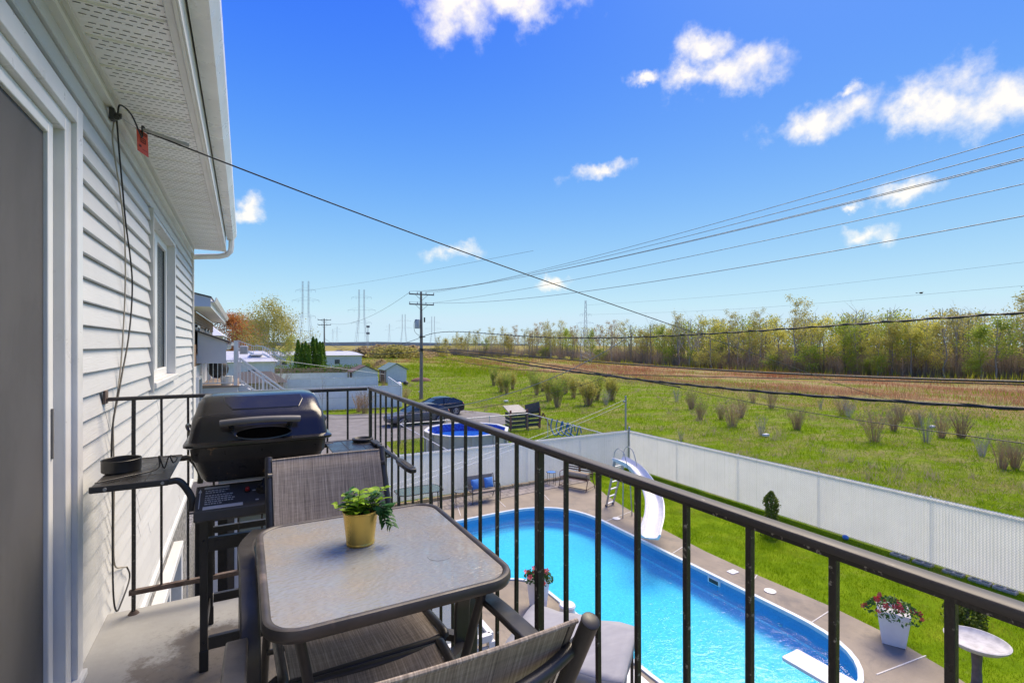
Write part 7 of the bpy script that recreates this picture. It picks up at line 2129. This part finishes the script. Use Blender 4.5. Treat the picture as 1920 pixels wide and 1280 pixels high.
# shrubs standing free in the field
def shrub_proto(key, n, h, spread, mat_, leafm, per, seed, thick=.010):
    rn = random.Random(seed); mb = MB(); tips = []
    for k in range(n):
        a = rn.uniform(0, 6.283); r = rn.random() ** .6 * spread; hh = h * rn.uniform(.55, 1.0)
        b = Vector((math.cos(a) * r * .22, math.sin(a) * r * .22, -.05)); e = Vector((math.cos(a) * r, math.sin(a) * r, hh))
        m_ = b.lerp(e, .5) + Vector((math.cos(a) * -r * .12, math.sin(a) * -r * .12, 0))
        mb.tube([b, m_, e], [thick, thick * .75, thick * .3], 3)
        for j in range(5):
            t = rn.uniform(.35, .95); p_ = m_.lerp(e, (t - .5) * 2) if t > .5 else b.lerp(m_, t * 2)
            a2 = rn.uniform(0, 6.283); l2 = h * rn.uniform(.10, .22)
            e2 = p_ + Vector((math.cos(a2) * l2 * .5, math.sin(a2) * l2 * .5, l2))
            mb.tube([p_, e2], [thick * .5, thick * .2], 3); tips += [e2, p_.lerp(e2, .5)]
    t_ = mb.build('tmp', mat_); o = t_.location.copy()
    for v_ in t_.data.vertices: v_.co += o
    tm = t_.data; bpy.data.objects.remove(t_); lm_ = None
    if leafm:
        L = tri_mesh('tmp', leaves_at(rn, tips, per, .06, .02, .05), leafm, None, 4); lm_ = L.data; bpy.data.objects.remove(L)
    PROTO[key] = (tm, lm_, h)
shrub_proto('willow0', 60, 2.4, .95, 'twig_brown', 'leaf_yellow', 7, 50, .011); shrub_proto('willow1', 54, 2.4, .9, 'twig_brown', 'leaf_green', 6, 51, .011)
shrub_proto('twig0', 48, 1.9, .75, 'twig_brown', None, 0, 52, .011); shrub_proto('twig1', 44, 1.9, .95, 'twig_brown', 'leaf_tan', 1, 53, .011); shrub_proto('twig2', 26, 1.6, .65, 'bark_pale', None, 0, 54, .010)
shr = [(926, 723, 34, 'willow1'), (940, 735, 40, 'willow0'), (950, 738, 38, 'willow1'), (961, 730, 36, 'willow0'), (998, 724, 32, 'willow1'), (1006, 740, 40, 'willow1'), (1018, 733, 34, 'willow0'), (1030, 751, 46, 'willow0'), (1045, 763, 56, 'willow1'), (1060, 738, 36, 'willow0'), (1075, 746, 44, 'willow0'),
       (1090, 738, 36, 'willow1'), (1103, 760, 54, 'willow0'), (1120, 750, 46, 'willow1'), (1136, 759, 30, 'twig2'), (1147, 751, 46, 'willow0'), (1269, 752, 26, 'twig2'), (1296, 767, 34, 'twig0'), (1312, 786, 44, 'twig0'), (1352, 786, 30, 'twig0'), (1372, 799, 48, 'twig1'), (1389, 783, 40, 'twig0'), (1277, 828, 22, 'twig2'),
       (1412, 755, 24, 'twig1'), (1427, 817, 36, 'twig2'), (1446, 765, 40, 'twig1'), (1495, 805, 44, 'twig0'), (1538, 768, 24, 'twig2'), (1580, 779, 34, 'twig1'), (1592, 782, 36, 'twig2'), (1639, 827, 62, 'twig1'), (1676, 808, 48, 'twig0'), (1737, 829, 56, 'twig2'), (1764, 820, 54, 'twig0'), (1802, 820, 52, 'twig0'),
       (1841, 855, 40, 'twig2'), (1878, 878, 72, 'twig0'), (1903, 879, 66, 'twig0'), (1720, 800, 36, 'twig1'), (1690, 790, 32, 'twig1')]
shr.sort()
for i, (px, py, hp, key) in enumerate(shr):
    g = G(px, py); h = hp / F_PX * (SN * g.x + CS * g.y)
    kd = {'w': 'yellow green willow shrub', 't': 'bare brown twiggy shrub'}[key[0]]
    if key == 'twig2': kd = 'sparse grey twiggy shrub'
    plant_tree(key, 'field_shrub', '%s standing in the open field, %s shrub from the left' % (kd, ordn(i + 1)), 'shrub', g.x, g.y, h * RN.uniform(.9, 1.15), RN.uniform(0, 6), 'shrubs in the open field', RN.uniform(.8, 1.35))
# cedars, hedge, budding tree, orange tree, bushes on the left
def cedar_proto(key, seed):
    rn = random.Random(seed); h, r = 6.0, .95
    def fn(rn):
        tt_ = rn.random() ** .75; a = rn.uniform(0, 6.283)
        rr = r * (1 - tt_) ** .55 * (.55 + .45 * rn.random()) * (.85 + .15 * math.sin(a * 4 + seed)) * min(1, .55 + tt_ * 3)
        return (rr * math.cos(a), rr * math.sin(a), .3 + (h - .3) * tt_)
    L = tri_mesh('tmp', leafcloud(2600, fn, .06, .16, rn), 'cedar', None, 4); lm_ = L.data; bpy.data.objects.remove(L)
    t_ = MB().tube([(0, 0, 0), (0, 0, h * .8)], [.14, .03], 6).build('tmp', 'bark'); o = t_.location.copy()
    for v_ in t_.data.vertices: v_.co += o
    PROTO[key] = (t_.data, lm_, h); bpy.data.objects.remove(t_)
cedar_proto('cedar0', 3); cedar_proto('cedar1', 5)
for i, (px, top, d_) in enumerate(((559, 637, 76), (567, 643, 75), (573, 640, 78), (579, 646, 75), (587, 631, 76), (593, 634, 78), (600, 640, 76), (605, 641, 77))):
    q = AD(px, top, d_)
    plant_tree('cedar%d' % (i % 2), 'cedar', 'tall narrow green cedar, %s from the left in the clump' % ordn(i + 1), 'tree', q.x, q.y, q.z, i, 'cedars beyond the fences', .95)
hd_ = thing('hedge', 'clipped dark green hedge running below the cedars', 'hedge', (8, 80, 0))
def hfn(rn):
    return (rn.uniform(-9.5, 9.5), rn.uniform(-.6, .6) - 0, rn.uniform(.1, 2.5) + .15 * math.sin(rn.random() * 30))
tri_mesh('foliage', leafcloud(5200, hfn, .07, .17, RN), 'cedar', hd_, 4)
MB().box(-1.4, 17.4, 79.7, 80.3, 0, 2.1).build('stems', 'twig_brown', hd_)
proto('bud', 9.5, .2, .40, 26, 9, .9, .10, 'leaf_olive', 16, .5, (.06, .13), 'bark_pale', 61)
proto('orange', 8.5, .2, .40, 22, 8, .8, .12, 'leaf_orange', 18, .5, (.07, .15), 'bark', 62)
proto('shrubby', 3.2, .06, .55, 14, 7, .8, .08, 'leaf_olive', 8, .3, (.06, .13), 'twig_brown', 63)
q = AD(516, 588, 84); plant_tree('bud', 'budding_tree', 'large hazy olive green budding tree left of the cedars', 'tree', q.x, q.y, q.z + .3, 1, 'trees by the far houses', 1.05)
q = AD(545, 632, 90); plant_tree('broad0', 'budding_tree', 'smaller bright green tree between the budding tree and cedars', 'tree', q.x, q.y, q.z, 2, 'trees by the far houses', 1.2)
q = AD(446, 597, 105); plant_tree('orange', 'orange_tree', 'rusty orange leaved tree behind the neighbour roofs', 'tree', q.x, q.y, q.z, 3, 'trees by the far houses', 1.15)
q = AD(424, 592, 100); plant_tree('bare1', 'bare_tree', 'bare grey tree left of the rusty orange tree', 'tree', q.x, q.y, q.z, 3, 'trees by the far houses')
q = AD(527, 652, 40); plant_tree('bare0', 'bare_tree', 'small bare tree in front of the far white fence', 'tree', q.x, q.y, q.z, 5, 'trees by the far houses')
q = AD(604, 700, 41); plant_tree('bare2', 'sapling', 'thin bare sapling in front of the white fence by the drive', 'tree', q.x, q.y, q.z, 5, 'saplings by the drive', .5)
for i, (px, py, hp, key) in enumerate(((640, 762, 40, 'twig1'), (684, 770, 44, 'twig1'), (672, 768, 36, 'twig0'), (760, 745, 26, 'twig1'), (735, 728, 20, 'twig1'), (720, 727, 22, 'twig0'))):
    g = G(px, py + 4); plant_tree(key, 'weed_shrub', 'dry brown weedy shrub by the drive fences, %s from the left' % ordn((1, 3, 2, 6, 5, 4)[i]), 'shrub', g.x, g.y, hp / F_PX * (SN * g.x + CS * g.y), i, 'dry shrubs by the drive')
def mound_proto(key, mat_, seed):
    rn = random.Random(seed); lob = [(rn.uniform(-1.6, 1.6), rn.uniform(-1.6, 1.6), rn.uniform(1.6, 2.8), rn.uniform(2.2, 4.0)) for _ in range(5)]
    def fn(rn):
        x, y, r, h = rn.choice(lob); a = rn.uniform(0, 6.283); t = rn.random() ** .6; e = rn.random() * 1.5708
        k = .75 + .25 * rn.random()
        return (x + r * math.cos(a) * math.cos(e) * k, y + r * math.sin(a) * math.cos(e) * k, h * math.sin(e) * k)
    L = tri_mesh('tmp', leafcloud(2200, fn, .12, .26, rn), mat_, None, 4); lm_ = L.data; bpy.data.objects.remove(L)
    mb = MB()
    for k in range(24):
        a = rn.uniform(0, 6.283); r = rn.uniform(.5, 3); mb.tube([(math.cos(a) * r * .5, math.sin(a) * r * .5, 0), (math.cos(a) * r, math.sin(a) * r, rn.uniform(2.2, 4.4))], [.05, .01], 3)
    t_ = mb.build('tmp', 'twig_brown'); o = t_.location.copy()
    for v_ in t_.data.vertices: v_.co += o
    PROTO[key] = (t_.data, lm_, 4.0); bpy.data.objects.remove(t_)
mound_proto('mound0', 'leaf_tan', 71); mound_proto('mound1', 'leaf_olive', 72)
for i, (px, top, d_, key, w) in enumerate(sorted(((690, 648, 210, 'mound0', 2.2), (705, 645, 215, 'mound0', 2.2), (722, 645, 215, 'mound0', 2.0), (733, 641, 205, 'mound1', 1.6), (752, 642, 205, 'mound1', 1.7), (768, 646, 215, 'mound0', 2.2), (785, 648, 220, 'mound0', 2.0), (690, 672, 120, 'mound1', 1.6), (730, 676, 105, 'mound1', 1.5), (712, 672, 118, 'mound0', 1.6), (820, 645, 235, 'mound1', 1.5), (838, 636, 230, 'broad2', 1.2), (822, 632, 232, 'sparse0', 1.1)))):
    q = AD(px, top, d_); plant_tree(key, 'far_bush', '%s bush on the far rise, %s from the left' % ({'mound0': 'low brown', 'mound1': 'rounded olive', 'broad2': 'tall olive', 'sparse0': 'slim tall'}[key], ordn(i + 1)), 'bush', q.x, q.y, q.z, i * 1.3, 'bushes on the far rise', w)
for i, (px, py, hp) in enumerate(((962, 669, 8), (985, 671, 7), (1010, 672, 8), (1040, 675, 7), (975, 670, 6), (1065, 676, 7))):
    g = G(px, py); plant_tree('under2', 'bright_bush', 'rounded bright yellow green bush before the forest, %s from the left' % ordn((1, 3, 4, 5, 2, 6)[i]), 'bush', g.x, g.y, hp / F_PX * (SN * g.x + CS * g.y), i, 'bright bushes before the forest', 1.8)
